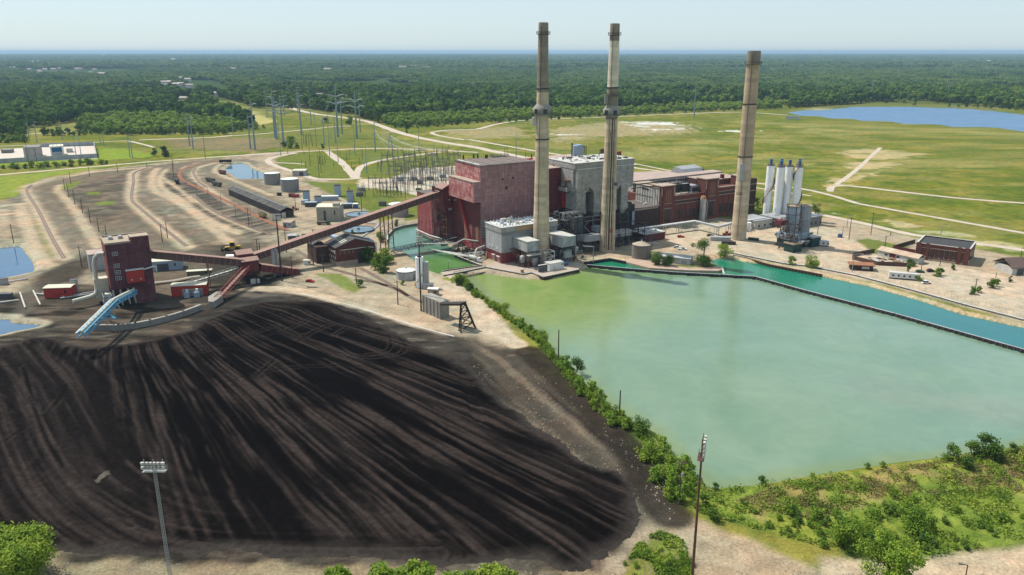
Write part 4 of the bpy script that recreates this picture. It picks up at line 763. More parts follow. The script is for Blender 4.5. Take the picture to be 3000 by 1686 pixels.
def face_win(par, root, axis, a0, a1, plane, z0, z1, nx=2, nz=3, name='window', frame=None, out=-1):
    """one window: dark glazing with a thin frame grid, proud of the wall; axis 'u' = on a wall facing the front, 'w' = on a left-facing wall"""
    mb = PB(); t = .1
    def bx(p0, p1, q0, q1, d0, d1):
        if axis == 'u': mb.box(p0, p1, plane + out * d1, plane + out * d0, q0, q1)
        else: mb.box(plane + out * d1, plane + out * d0, p0, p1, q0, q1)
    bx(a0, a1, z0, z1, -.02, .05); mb.cur = 1
    for k in range(nx + 1): x = a0 + (a1 - a0) * k / nx; bx(x - t / 2, x + t / 2, z0 - .05, z1 + .05, .05, .09)
    for k in range(nz + 1): z = z0 + (z1 - z0) * k / nz; bx(a0 - .05, a1 + .05, z - t / 2, z + t / 2, .09, .12)
    return put(mb, name, [m_glass, frame or m_stone], root, par)
def rooftop_mess(root, u0, u1, w0, w1, z, n, seed, mat=None, smax=1.6):
    rs = random.Random(seed); mb = PB()
    for k in range(n):
        x, y = rs.uniform(u0, u1), rs.uniform(w0, w1); t = rs.random(); s = rs.uniform(.35, smax)
        if t < .45: mb.box(x, x + s * rs.uniform(.6, 2), y, y + s * rs.uniform(.6, 1.6), z, z + s)
        elif t < .75: mb.cyl(x, y, z, z + s * 1.6, s * .3, n=8)
        else: mb.tube([(x, y, z + .5), (x + rs.uniform(-4, 4), y + rs.uniform(-3, 3), z + .7), (x + rs.uniform(-5, 5), y + rs.uniform(-4, 4), z + .4)], .22, 6)
    return put(mb, 'rooftop_equipment', mat or m_gmetal, root)
def steel_frame(mb, u0, u1, w0, w1, z0, z1, nu, nw, lv, t=.35, brace=True, seed=0):
    us = [u0 + (u1 - u0) * i / nu for i in range(nu + 1)]; ws = [w0 + (w1 - w0) * i / nw for i in range(nw + 1)]; zs = [z0 + (z1 - z0) * i / lv for i in range(lv + 1)]
    for i, u in enumerate(us):
        for j, w in enumerate(ws):
            if 0 < i < nu and 0 < j < nw: continue
            mb.bar((u, w, z0), (u, w, z1), t)
    for z in zs[1:]:
        for w in (w0, w1): mb.bar((u0, w, z), (u1, w, z), t * .8)
        for u in (u0, u1): mb.bar((u, w0, z), (u, w1, z), t * .8)
    if brace:
        for k in range(lv):
            for i in range(nu):
                a, b = (us[i], us[i + 1]) if (i + k) % 2 else (us[i + 1], us[i]); mb.bar((a, w0, zs[k]), (b, w0, zs[k + 1]), t * .5)
            for j in range(nw):
                a, b = (ws[j], ws[j + 1]) if (j + k) % 2 else (ws[j + 1], ws[j]); mb.bar((u0, a, zs[k]), (u0, b, zs[k + 1]), t * .5)
    return mb
def rail(mb, pts, h=1.05, t=.07, sp=2.5):
    for a, b in zip(pts[:-1], pts[1:]):
        a = Vector(a); b = Vector(b); n = max(1, int((b - a).length / sp))
        for z in (h, h * .5): mb.bar(a + Vector((0, 0, z)), b + Vector((0, 0, z)), t)
        for k in range(n + 1): p = a.lerp(b, k / n); mb.bar(p, p + Vector((0, 0, h)), t)
# ---- 1 the big red boiler house
r = PR('boiler_house', 'huge windowless boiler house with faded red siding, its overhang facing the conveyor', 'building', 0, 0)
body = PB().prism([(0, 0), (40, 0), (40, 32), (0, 32)], 0, 53.4); put(body, 'wall', m_maroon, r)
put(PB().box(-.25, 40.2, -.25, 0, 0, 53.5), 'front_wall', m_redfade, r, label='purplish faded front siding')
put(PB().box(-.25, 0, 0, 31.9, 44.4, 53.5), 'upper_side_wall', m_redpink, r)
ov = put(PB().box(-5.2, -.25, .02, 31.8, 31.8, 44.1), 'overhang', m_redpink, r, label='blotchy pink red overhanging box'); put(PB().box(-5.2, -.25, -.25, .02, 31.75, 44.15), 'overhang_end', m_redfade, r, ov)
put(PB().box(-5.5, -.25, -.5, 32, 44.15, 44.5), 'ledge', m_stone, r)
rf = put(PB().box(-.6, 40.4, -.6, 32.4, 53.5, 54.0), 'roof', m_roofd, r)
mb = PB()
for k in range(3): mb.box(-.2, 1.6, 2 + k * 9.5, 10.5 + k * 9.5, 54.0, 54.35)
put(mb, 'roof_edge_panels', m_wdirty, r, rf)
mb = PB(); [mb.box(3 + k * 5.2, 7.4 + k * 5.2, 1, 31, 54.0, 54.10 + .08 * (k % 2)) for k in range(7)]; put(mb, 'roof_ridges', M('brown_roof_felt', (.17, .13, .115), (.22, .17, .15), sc=.8), r, rf)
for u in (5, 12.5, 15.5, 19.6, 20.8): put(PB().cyl(u, 30.5 - (u > 19) * 3, 54, 56.8 if u < 19 else 56.3, .5, .5, 10), 'roof_vent', m_black, r)
mb = PB(); mb.box(26, 36, 28, 31.6, 54, 54.5); rail(mb, [(25, 27, 54), (37, 27, 54), (37, 32, 54), (25, 32, 54), (25, 27, 54)], 1.6, .18); put(mb, 'roof_platform', m_gdark, r)
for u, z, s in ((15.6, 44.6, .6), (19.8, 46.6, .35), (23, 44.8, .6), (18.1, 39.1, .9)): put(PB().box(u - s, u + s, -.32, -.2, z - s, z + s), 'opening', m_glass, r)
put(PB().box(15.2, 15.7, -.4, -.2, 29.2, 29.7), 'wall_lamp', m_white, r)
mb = PB().bar((-1.2, 25.5, 31.6), (-1.2, 12, 5), 1.3, 1.0); put(mb, 'chute', m_brightred, r)
for w, z0, z1 in ((3.4, 6, 15.5), (11.4, 6, 15.5), (18, 5, 17)):
    mb = PB().box(-.12, 0, w, w + (3.2 if w < 12 else 3.6), z0, z1); mb.cur = 1
    for k in range(9): z = z0 + (z1 - z0) * k / 9; mb.box(-.2, -.1, w, w + 3.2, z, z + .25)
    put(mb, 'louvre', [M('faded_yellow_louvre', (.40, .24, .15), (.30, .17, .11), sc=1), m_maroon], r)
put(PB().box(-.15, 0, .02, 31.8, 0, 4.5), 'base_course', m_red, r)
mb = PB().box(-.6, 4.2, -.5, -.25, 9, 21); mb.cur = 1; [mb.box(-.6, 4.2, -.6, -.5, 9.5 + k, 9.8 + k) for k in range(12)]; put(mb, 'corner_louvre', [m_gdark, m_wdirty], r)
# annex behind the head house
r = PR('bunker_annex', 'lower red annex standing at the inlet pond behind the conveyor tower', 'building', -9, 50)
put(PB().box(-9, 14, 50.2, 72, 0, 28.8), 'wall', m_red, r); put(PB().box(-9.3, 14.3, 49.8, 72.3, 28.8, 29.3), 'roof', m_roofd, r)
put(PB().box(-9.1, 14, 50, 50.2, 0, 28.8), 'front_siding', m_redpink, r)
for u in (-5, 1, 7): put(PB().box(u, u + 2, 49.85, 50, 12, 16), 'louvre', m_gdark, r)
put(PB().prism([(-11, 34), (0, 34), (0, 76), (-9, 76)], -3.2, .4), 'dock', m_conc, r)
put(PB().box(0, 14, 32.2, 50, 0, 27), 'dark_link', m_maroon, r)
mb = PB(); mb.tube([(-10.5, 72, 2.6), (-11, 50, 2.6), (-9, 36, 2.8)], .5, 8); [mb.bar((-10.6, w, 0), (-10.6, w, 2.2), .25) for w in (40, 48, 56, 64, 71)]; put(mb, 'pipe', m_wdirty, r)
# ---- 2 conveyor head house on legs
r = PR('conveyor_head_house', 'dark red gabled head house on steel legs at the top of the long conveyor', 'conveyor house', -3, 40)
x0, x1, y0, y1 = -7.5, 2.2, 36.5, 47
put(PB().xz([(x0, 26), (x0 + 2.4, 19.2), (x1, 19.2), (x1, 35.4), (x0 + 4.8, 37.4), (x0, 35.2)], y0, y1), 'body', m_maroon, r)
put(PB().xz([(x0 - .7, 35), (x0 + 4.8, 37.6), (x1 + .6, 35.3), (x1 + .6, 35.7), (x0 + 4.8, 38), (x0 - .7, 35.4)], y0 - .6, y1 + .5), 'roof', m_rudroof, r)
put(steel_frame(PB(), x0 + 2.6, x1 - .2, y0 + .3, y1 - .5, 0, 19.2, 3, 2, 4, .42), 'leg_frame', m_rust, r)
mb = PB().box(x1 - 2, x1 + 2, y0 - 3, y0, 27.4, 27.6); rail(mb, [(x1 - 2, y0 - 3, 27.6), (x1 + 2, y0 - 3, 27.6)], 1.2, .12); put(mb, 'walkway', m_wdirty, r)
put(PB().box(x0 + 4, x0 + 6.4, y0 - .15, y0, 21, 22.5), 'vent_panel', m_gmetal, r)
for z in (27.4, 32.5): put(PB().box(x0 + 4.4, x0 + 5.2, y0 - .2, y0, z, z + .9), 'lamp', m_wdirty, r)
put(PB().cyl(x0 - 3, y0 + 7, 32.5, 36.6, .7, 1.3, 12), 'vent_stack', m_rust, r)
# ---- 3 precipitator
r = PR('precipitator', 'grey precipitator with white insulators on top and a red base by the first stack', 'building', -3, -29.5)
put(PB().box(-3.2, 36, -29.2, -12, 0, 6.4), 'base', m_red, r)
put(PB().prism([(-3.6, -29.8), (36, -29.8), (36, -11.8), (-3.6, -11.8)], 6.4, 18.5), 'casing', m_lgrey, r)
put(PB().box(-3.9, 36.3, -30.1, -11.6, 18.5, 21.6), 'parapet', m_gall, r); put(PB().box(-4.1, 36.5, -30.3, -11.4, 21.6, 21.9), 'parapet_cap', m_white, r)
put(PB().box(6, 17, -30.25, -30.1, 18.9, 21.3), 'wall_panel', M('ochre_panel', (.46, .30, .16), (.38, .26, .16), sc=1), r)
mb = PB(); mb.add([(-3.6, -29.8, 18.5), (36, -29.8, 18.5), (36, -31.2, 17.4), (-3.6, -31.2, 17.4)], [(0, 1, 2, 3), (3, 2, 1, 0)]); put(mb, 'rain_hood', m_lgrey, r)
put(PB().prism([(-3.9, -30), (-2.9, -30), (-2.9, -11.8), (-3.9, -11.8)], 6.2, 6.6), 'ledge', m_rust, r)
mb = PB(); rs = random.Random(4)
for i in range(17):
    for j in range(5):
        x, y = -1.5 + i * 2.2, -28.5 + j * 3.6
        if rs.random() < .9: mb.cyl(x, y, 21.9, 22.9 + rs.random() * .5, .42, .22, 8)
put(mb, 'insulators', m_white, r)
mb = PB()
for k in range(46): x, y = rs.uniform(-2, 35), rs.uniform(-28, -13); s = rs.uniform(.4, 1.2); mb.box(x, x + s * 1.3, y, y + s, 21.9, 21.9 + s)
put(mb, 'transformer_boxes', m_lblue, r); rooftop_mess(r, 4, 14, -26, -16, 22, 22, 3, m_wdirty, 2.0)
mb = PB(); rail(mb, [(-4, -30.2, 21.9), (36.4, -30.2, 21.9)], 1.0, .09); rail(mb, [(-4, -30.2, 21.9), (-4, -11.5, 21.9)], 1.0, .09); put(mb, 'handrail', m_wdirty, r)
for w in (-27.5, -22): dr = put(PB().box(-3.35, -3.2, w, w + 2.6, 0, 3.4), 'door', M('roller_door', (.40, .34, .28), (.33, .28, .23), corr=.3), r); put(PB().box(-4.2, -3.2, w - .3, w + 2.9, 3.7, 4.1), 'awning', m_white, r, dr)
for w in (-26, -20, -17): put(PB().box(-3.8, -3.6, w, w + 1.2, 8.2, 9.6), 'wall_vent', m_white, r)
# ---- stacks
def chimney(label, loc, h, r0, r1, bands, extra=None, mat=None, segs=None, seed=0, plat=None, boxz=None):
    t = thing('smokestack', label, 'smokestack', loc, 0, 'three tall concrete smokestacks'); n = 40
    rr = lambda z: r0 + (r1 - r0) * (z / h) ** .85
    segs = segs or [(0, 1, mat or m_stack)]
    for a, b, m_ in segs:
        zs = [h * (a + (b - a) * k / 8) for k in range(9)]; mb = MB(); mb.lathe([(rr(z), z) for z in zs], n=n, cap=b > .99); mb.build('shaft', m_, t)
    for z in bands: mb = MB(); mb.lathe([(rr(z) + .05, z - .35), (rr(z) + .38, z - .3), (rr(z) + .38, z + .3), (rr(z) + .05, z + .35)], n=n, cap=False); mb.build('band', m_black, t)
    mb = MB().cyl(0, 0, h - .2, h + .12, rr(h) * .8, n=24); mb.build('flue_opening', m_black, t)
    for z in (plat or []):
        mb = MB(); mb.lathe([(rr(z), z - .3), (rr(z) + 1.0, z - .1), (rr(z) + 1.0, z), (rr(z), z)], n=24, cap=False); R_ = rr(z) + .95
        P = [(R_ * math.cos(2 * math.pi * k / 20), R_ * math.sin(2 * math.pi * k / 20), z) for k in range(21)]; rail(mb, P, 1.5, .12, 3); mb.build('gallery', m_gdark, t)
    if boxz:
        for z, hh, ro in boxz:
            mb = MB(); mb.lathe([(rr(z), z - 1.0), (rr(z) + ro, z), (rr(z) + ro, z + hh), (rr(z), z + hh + 2.2)], n=12, cap=False); c = mb.build('collar_room', m_conc, t)
            mb = MB()
            for k in range(12):
                if k % 2: a = 2 * math.pi * (k + .5) / 12; R2 = (rr(z) + ro) * math.cos(math.pi / 12) + .04; q = Vector((math.cos(a), math.sin(a), 0)); s_ = Vector((-q.y, q.x, 0)); p = q * R2; mb.add([p - s_ * 1.2 + Vector((0, 0, z + .4)), p + s_ * 1.2 + Vector((0, 0, z + .4)), p + s_ * 1.2 + Vector((0, 0, z + hh - .3)), p - s_ * 1.2 + Vector((0, 0, z + hh - .3))], [(0, 1, 2, 3)])
            mb.build('window', m_glass, c)
            mb = MB(); P = [((rr(z) + ro + .5) * math.cos(2 * math.pi * k / 24), (rr(z) + ro + .5) * math.sin(2 * math.pi * k / 24), z - .2) for k in range(25)]; rail(mb, P, 1.1, .1, 3); mb.build('railing', m_gdark, c)
    mb = MB(); a = -2.0; P0 = [((rr(z) + .35) * math.cos(a), (rr(z) + .35) * math.sin(a), z) for z in np.linspace(3, h - 2, 24)]
    for p, q in zip(P0[:-1], P0[1:]): mb.bar(p, q, .18)
    mb.build('ladder', m_rust, t)
    return t, rr
c1 = FW(20.6, -35.5)
s1, rr1 = chimney('leftmost smokestack with a windowed collar, standing in front of the red boiler house', c1, HT(67, c1), 5.2, 2.7, [72, 100], segs=[(0, .505, m_stack), (.505, .725, m_stack), (.725, 1, m_stackd)], plat=[129], boxz=[(86, 3.2, 2.0)])
for z, a in ((79.5, 3.2),):
    mb = MB().box(-1.1, 1.1, -.9, 1.5, 0, 4.2); mb.xz([(-1.1, 4.2), (1.1, 4.2), (1.1, 5.2)], -.9, 1.5); o = mb.build('platform_cabin', m_wdirty, s1); o.location = (rr1(z) * math.cos(a) - 1.2, rr1(z) * math.sin(a), z)
c2 = FW(69.2, -37.6)
s2, rr2 = chimney('middle smokestack with black soot runs down its front, before the grey boiler house', c2, HT(70, c2), 5.0, 2.75, [99.5], segs=[(0, .6, m_stack), (.6, .735, m_stackd), (.735, .93, m_stackl), (.93, 1, m_stackd)], plat=[129, 95], boxz=[(83.5, 3.4, 1.9)])
mb = MB()
for a0, a1, zt_ in ((-1.62, -1.42, 82), (-1.25, -1.12, 82), (-1.85, -1.78, 74), (-.98, -.93, 78)):
    vs = []
    for k in range(13): z = 1.5 + (zt_ - 1.5) * k / 12; R_ = rr2(z) + .06; wv = .02 * math.sin(k * 1.7); vs += [(R_ * math.cos(a0 + wv), R_ * math.sin(a0 + wv), z), (R_ * math.cos(a1 + wv), R_ * math.sin(a1 + wv), z)]
    mb.add(vs, [(2 * i, 2 * i + 1, 2 * i + 3, 2 * i + 2) for i in range(12)])
mb.build('soot_stain', m_soot, s2)
mb = MB().box(-1.1, .9, -1, .6, 0, 5.6); o = mb.build('probe_cabin', m_conc, s2); o.location = (-rr2(95) * .95 - .6, -1.5, 90)
mb = MB().box(-.9, .9, -.5, .5, 0, 1.8); o = mb.build('hanging_cabin', m_gdark, s2); o.location = (3.4, -4.6, 42)
mb = MB().box(-.6, .6, -.3, .3, 0, 2.2); o = mb.build('red_cabinet', m_brightred, s2); o.location = (1.6, -5.3, 13)
c3_ = G(2163, 701)
s3, rr3 = chimney('rightmost plain brown smokestack without a collar, beside the brick turbine hall', c3_, HT(150, c3_), 4.9, 4.1, [55, 88], segs=[(0, .45, m_stack), (.45, .94, M('brown_stack_concrete', (.56, .41, .27), (.48, .35, .235), sc=.15, streak=(.40, .29, .19), panel=(100, 2.6, (.88, .88, .88), .06), rough=.9)), (.94, 1, m_stackd)], plat=[112.5])
mb = MB().box(-1.5, 1.5, -.5, .4, 0, 11); o = mb.build('scaffold_box', m_lgrey, s3); o.location = (-2.6, -4.2, 39.5); mb = MB(); rail(mb, [(-2, -.7, 0), (2, -.7, 0)], 1.2, .14); mb.box(-2, 2, -.8, .2, -.3, 0); o = mb.build('small_platform', m_rust, s3); o.location = (-3.2, -3.8, 31)
mb = MB().box(-1.3, 1.3, -.2, .3, 0, 5.6); o = mb.build('door', m_wdirty, s3); o.location = (2.4, -4.45, 0); o.rotation_euler = (0, 0, .5)
# ---- ducts and steel round the first stack
r = PR('flue_duct', 'boxy grey flue duct on braced steel left of the first stack', 'duct', 8, -40, 'flue ducts at the first stack')
put(PB().box(4.5, 12.5, -45, -30.3, 9.2, 15.2), 'duct', m_lgrey, r); put(PB().box(4.2, 12.8, -45.3, -30.2, 15.2, 15.5), 'duct_top', m_wdirty, r)
mb = PB(); mb.bar((4.6, -45.2, 9.3), (12.4, -45.2, 15), .3); mb.bar((12.4, -45.2, 9.3), (12.4, -45.2, 15), .4); mb.bar((4.6, -45.2, 9.3), (4.6, -45.2, 15), .4); mb.bar((4.6, -45.2, 15), (12.4, -45.2, 15), .4); put(mb, 'end_brace', m_gmetal, r)
steel_frame(mb2 := PB(), 4.8, 12, -46, -33, 0, 9, 1, 2, 2, .45); put(mb2, 'support_frame', m_rust, r)
mb = PB(); mb.prism([(3.6, -48), (13, -48), (13, -45.6), (3.6, -45.6)], 7.6, 7.9); rail(mb, [(3.6, -48, 7.9), (13, -48, 7.9), (13, -44, 7.9)], 1.1, .12); put(mb, 'walkway', m_wdirty, r)
r = PR('flue_duct', 'boxy grey flue duct behind the right side of the first stack', 'duct', 33, -40, 'flue ducts at the first stack')
put(PB().box(27, 36.5, -48, -31, 9.6, 15.6), 'duct', m_lgrey, r); put(PB().box(26.8, 36.8, -48.3, -30.8, 15.6, 15.9), 'duct_top', m_wdirty, r)
mb = PB(); mb.bar((27, -48.2, 9.7), (36.4, -48.2, 15.4), .3); mb.bar((36.4, -48.2, 9.7), (36.4, -48.2, 15.4), .4); mb.bar((27, -48.2, 9.7), (27, -48.2, 15.4), .4); put(mb, 'end_brace', m_gmetal, r)
steel_frame(mb2 := PB(), 27.3, 36, -48, -34, 0, 9.6, 1, 2, 2, .45); put(mb2, 'support_frame', m_black, r)
put(PB().box(28, 33, -49.5, -44, 3.4, 7.4), 'fan_housing', m_gmetal, r)
r = PR('ash_hopper_rig', 'tangle of rusty hoppers and struts in front of the first stack', 'machinery', 5, -44)
mb = PB()
for k in range(5): mb.bar((1 + k * 1.3, -32, 9.5), (3.2 + k * 1.3, -44, .3), .5)
put(mb, 'chutes', m_rust, r); steel_frame(mb2 := PB(), 13.5, 20, -50.5, -43, 0, 9, 1, 1, 3, .4); put(mb2, 'frame', m_gmetal, r)
mb = PB(); mb.lathe([(.5, 1.0), (1.8, 3.4), (1.8, 6.2), (.3, 6.8)], 4, -41, 12); mb.lathe([(.6, .2), (2.2, 3), (2.2, 5.6)], 9.5, -45, 12); mb.box(6.6, 11.4, -43.5, -39, 4.2, 8.4); put(mb, 'hoppers', m_gmetal, r)
mb = PB(); rs = random.Random(9)
for k in range(60): x, y, z = rs.uniform(1, 20), rs.uniform(-47, -33), rs.uniform(0, 7); s = rs.uniform(.3, 1.1); mb.box(x, x + s, y, y + s, z, z + s * 1.2) if k % 2 else mb.tube([(x, y, z), (x + rs.uniform(-3, 3), y + rs.uniform(-1, 1), z + rs.uniform(-1, 2.5))], .16, 6)
put(mb, 'pipes_and_fans', m_rust, r)
r = PR('ash_hopper_rig', 'dark cluster of hoppers and a pale blue tank behind the first stack', 'machinery', 30, -44)
mb = PB()
for k in range(50): x, y, z = rs.uniform(22, 44), rs.uniform(-48, -33), rs.uniform(0, 6); s = rs.uniform(.4, 1.5); mb.box(x, x + s, y, y + s, z, z + s * 1.2)
put(mb, 'machines', m_gdark, r); put(PB().cyl(25, -49, 0, 3, 1.3, n=14), 'tank', m_lblue, r)
mb = PB(); [mb.lathe([(.4, 3.4), (2.0, 6), (2.0, 8)], u, -46, 10) for u in (33, 38)]; put(mb, 'hoppers', m_gmetal, r)
mb = PB().bar((45, -55, 0), (45, -55, 9.5), .35); mb.bar((40, -52, 9.5), (45, -55, 9.5), .3); mb.bar((41, -49, 9.5), (45, -55, 9.5), .3); put(mb, 'pipe_gantry', m_gmetal, r)
# ---- 6 the grey boiler house
r = PR('grey_boiler_house', 'grey concrete boiler house with pointed recesses in its front, behind the middle smokestack', 'building', 80, -10)
put(PB().box(56.2, 103.2, -18.6, 8, 34.6, 50), 'wall', m_gall, r)
put(PB().box(55.6, 103.8, -20, 8.3, 49.9, 53.4), 'parapet', m_gall, r); put(PB().box(55.4, 104, -20.2, 8.5, 53.4, 53.65), 'parapet_cap', m_wdirty, r)
put(PB().box(56.4, 103, -20.75, -18.8, 49.6, 49.9), 'ledge', m_white, r)
fac = [(57.2, 49.6), (57.2, 24.4), (64.4, 24.4), (64.4, 34.4), (67.6, 37.6), (70.9, 34.4), (70.9, 24.4), (77.2, 24.4), (77.2, 30), (83.4, 30), (83.4, 24.4), (89.7, 24.4), (89.7, 34.4), (92.9, 37.6), (93.2, 34), (93.2, 24.4), (98.8, 24.4), (98.8, 34.6), (102.9, 38.4), (102.9, 49.6)]
put(PB().xz(fac, -20.6, -18.6), 'facade', m_gall, r)
for a, b in ((57.2, 64.4), (70.9, 77.2), (83.4, 89.7), (93.2, 98.8)):
    c = put(PB().box(a, b, -18.6, -9, 24.4, 34.6), 'hopper_leg', m_gall, r)
    put(PB().box(a - .35, b + .35, -20.9, -8.8, 21.4, 24.4), 'collar', m_gall, r, c)
    mb = PB(); p = [(a, -20.4), (b, -20.4), (b, -9.2), (a, -9.2)]; q = [(a + 1.6, -18.8), (b - 1.6, -18.8), (b - 1.6, -11), (a + 1.6, -11)]
    mb.add([(*v, 21.4) for v in p] + [(*v, 18.2) for v in q], [(0, 1, 5, 4), (1, 2, 6, 5), (2, 3, 7, 6), (3, 0, 4, 7), (7, 6, 5, 4)]); put(mb, 'hopper', m_gmetal, r, c)
put(PB().box(56.4, 58, -20.9, -20.6, 37.5, 48.6), 'pilaster', m_wdirty, r)
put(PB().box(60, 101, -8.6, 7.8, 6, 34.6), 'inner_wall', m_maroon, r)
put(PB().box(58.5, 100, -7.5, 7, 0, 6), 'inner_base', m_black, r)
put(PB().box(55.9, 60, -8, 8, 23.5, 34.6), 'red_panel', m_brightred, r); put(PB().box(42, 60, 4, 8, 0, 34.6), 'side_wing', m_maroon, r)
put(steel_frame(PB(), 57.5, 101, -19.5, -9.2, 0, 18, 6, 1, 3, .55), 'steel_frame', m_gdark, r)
put(PB().box(55.8, 56.2, -18.4, 8, 34.6, 49.9), 'side_wall', m_gall, r)
mb = PB(); mb.box(52.8, 56.0, -16, -4, 42.4, 42.7); rail(mb, [(52.8, -16, 42.7), (52.8, -4, 42.7)], 1.2, .14); mb.bar((53.2, -4, 42.4), (55.8, 1.5, 34.8), .4); mb.bar((53.2, -15, 42.4), (55.8, -9, 36.5), .4); mb.bar((54, 1, 51), (54, -6, 43), .5); put(mb, 'outside_stair', m_rust, r)
mb = PB().box(53.5, 55.9, -15, -5, 35.2, 37.6); put(mb, 'outside_duct', m_conc, r)
mb = PB(); rail(mb, [(55, -19, 34.7), (55, 7, 34.7)], 1.2, .12); mb.box(54.6, 56, -19, 7, 34.3, 34.6); put(mb, 'catwalk', m_gdark, r)
mb = PB()
for k in range(8):
    x = 44 + k * 1.6; mb.bar((x, -21, 19.5), (x + (1.6 if k % 2 else -0), -21, 24), .28); mb.bar((x + .8, -24, 19.5), (x, -24, 24), .28)
for z in (19.5, 24): mb.bar((44, -21, z), (57, -21, z), .35); mb.bar((44, -24, z), (57, -24, z), .35)
put(mb, 'truss_bridge', m_wdirty, r)
mb = PB(); rail(mb, [(62, -22, 14), (77, -22, 14)], 5.5, .3, 7); mb.bar((55, -22, 20), (66, -26, 9), .5); mb.bar((68, -24, 15), (73, -26, 9), .4); put(mb, 'strut_frame', m_gmetal, r)
mb = PB(); mb.prism([(51, -30), (53, -35.5), (56, -37), (64.4, -37), (64.4, -31), (55, -31)], 7.4, 11.2); put(mb, 'flue_to_stack', m_gmetal, r, label='bent grey duct running to the middle stack')
put(PB().box(64.6, 70, -34, -27, 11.4, 14.6), 'duct_transition', m_gmetal, r); put(PB().box(73.8, 92, -34, -28.5, 6.8, 10.2), 'side_flue', m_gmetal, r)
put(PB().box(48.5, 56, -30, -22, 0, 22), 'grey_tower', m_gdark, r); put(PB().box(52, 57, -27, -21, 10, 22), 'pale_duct', m_gmetal, r)
rf = put(PB().box(55.9, 103.5, -19.7, 8, 52.2, 52.6), 'roof', m_concg, r)
rooftop_mess(r, 57, 101, -18.5, 7, 52.6, 190, 5, m_wdirty, 1.5); rooftop_mess(r, 60, 101, -18, 7, 52.6, 40, 6, m_gdark, 2.2)
put(PB().box(100.6, 104.6, -6, 8, 18, 45), 'side_bay', m_maroon, r)
# ---- back part: the turbine hall roofs between the boiler houses
r = PR('old_boiler_hall', 'low pinkish roofed hall between and behind the two boiler houses', 'building', 60, 30)
put(PB().box(40.3, 103, 8.6, 46, 0, 49), 'wall', m_maroon, r); put(PB().box(40.1, 103.4, 8.5, 46.4, 49, 49.5), 'roof', m_roofp, r); put(PB().box(40.5, 55.4, -6, 8.4, 0, 49.4), 'link_wall', m_maroon, r); put(PB().box(40.4, 55.5, -6.2, 8.5, 49.4, 49.7), 'link_roof', m_roofp, r)
for k in range(3): put(PB().box(42 + k * .5, 58, 14 + k * 8, 16.5 + k * 8, 49.5, 51.2), 'roof_monitor', m_brightred if k == 2 else m_roofp, r)
for u in (62, 66, 69, 99): put(PB().cyl(u, 38, 49.5, 52.6, .5, n=8), 'roof_vent', m_black, r)
r = PR('scrubber_tank', 'pale blue tank with piping on the roof behind the grey boiler house', 'tank', 88, 22)
put(PB().cyl(88, 22, 49.6, 58.6, 2.6, n=18), 'tank', m_lblue, r); put(PB().box(88, 91.4, 19.5, 24.5, 49.6, 59.2), 'casing', m_lblue, r); put(PB().cyl(84.2, 22, 49.6, 60.6, .5, n=8), 'vent_pipe', m_gdark, r)
mb = PB(); [mb.tube([(91.6, y, 58), (94.6, y, 58), (94.6, y, 51)], .3, 6) for y in (20, 22, 24)]; put(mb, 'pipe', m_gdark, r)
r = PR('roof_penthouse', 'rusty red clutter of tanks and ducts on the far corner of the grey boiler house', 'machinery', 105, 4)
put(PB().box(104, 116, 6, 20, 0, 50.5), 'penthouse_wall', m_maroon, r); put(PB().box(103.5, 117, 5, 21, 50.5, 51), 'penthouse_roof', m_rust, r)
mb = PB(); rs = random.Random(14)
for k in range(60): x, y = rs.uniform(104, 116), rs.uniform(6, 20); s = rs.uniform(.5, 1.8); mb.box(x, x + s, y, y + s, 51, 51 + s * 1.4) if k % 3 else mb.cyl(x, y, 51, 55.6, .25, n=6)
put(mb, 'rusty_ducts', m_rust, r); put(PB().box(106, 115, 7, 9.5, 51, 54.5), 'tank_box', m_red, r)
# ---- 9 low dark brick building and 10 the brick turbine hall
r = PR('service_building', 'low dark brown brick block left of the turbine hall with a pale blue corner strip', 'building', 121, 0)
put(PB().box(120.5, 145.8, -.5, 26, 0, 14.6), 'wall', m_brickd, r); put(PB().box(120.2, 145.9, -.8, 26, 14.6, 15.1), 'roof', m_roofd, r)
put(PB().box(120.2, 122.6, -.9, -.5, 4, 14.8), 'corner_strip', m_lblue, r); put(PB().box(121, 144, -.75, -.5, 13.6, 14.7), 'coping', m_stone, r)
rooftop_mess(r, 121, 144, 2, 24, 15.1, 34, 8, m_wdirty, 1.3)
for k in range(6): put(PB().box(125 + k * 3, 126.2 + k * 3, -.62, -.48, 8 + (k % 2) * 2, 9.3 + (k % 2) * 2), 'window', m_glass, r)
put(PB().box(104.5, 120.3, 0, 14, 0, 20), 'dark_link', m_black, r); put(PB().box(110, 120.5, -3, 8, 14, 19), 'dark_box', m_black, r)
r = PR('turbine_hall', 'long ornate red brick turbine hall with stepped towers and tall windows', 'building', 190, 20)
put(PB().box(147, 243, .6, 60, 0, 19.4), 'wall', m_brick, r)
put(PB().box(160, 190, .4, 1.4, 19.4, 20.4), 'parapet', m_brick, r)
put(PB().box(146.2, 160, 1, 26, 0, 27), 'white_clad_wing', m_wdirty, r, label='white clad wing with grey panel seams'); put(PB().box(145.9, 161, .5, 30, 27, 27.4), 'wing_roof', m_rooft, r)
mb = PB()
for k in range(9): mb.box(146.02, 146.2, 2.5 + k * 2.7, 2.62 + k * 2.7, 14.6, 27)
mb.box(146.0, 146.2, 8, 26, 19.6, 19.9); put(mb, 'panel_seam', m_gdark, r)
for k in range(8): put(PB().box(146.0, 146.2, 12.2 + k * .95, 12.9 + k * .95, 24.2, 25.2), 'vent', m_black, r)
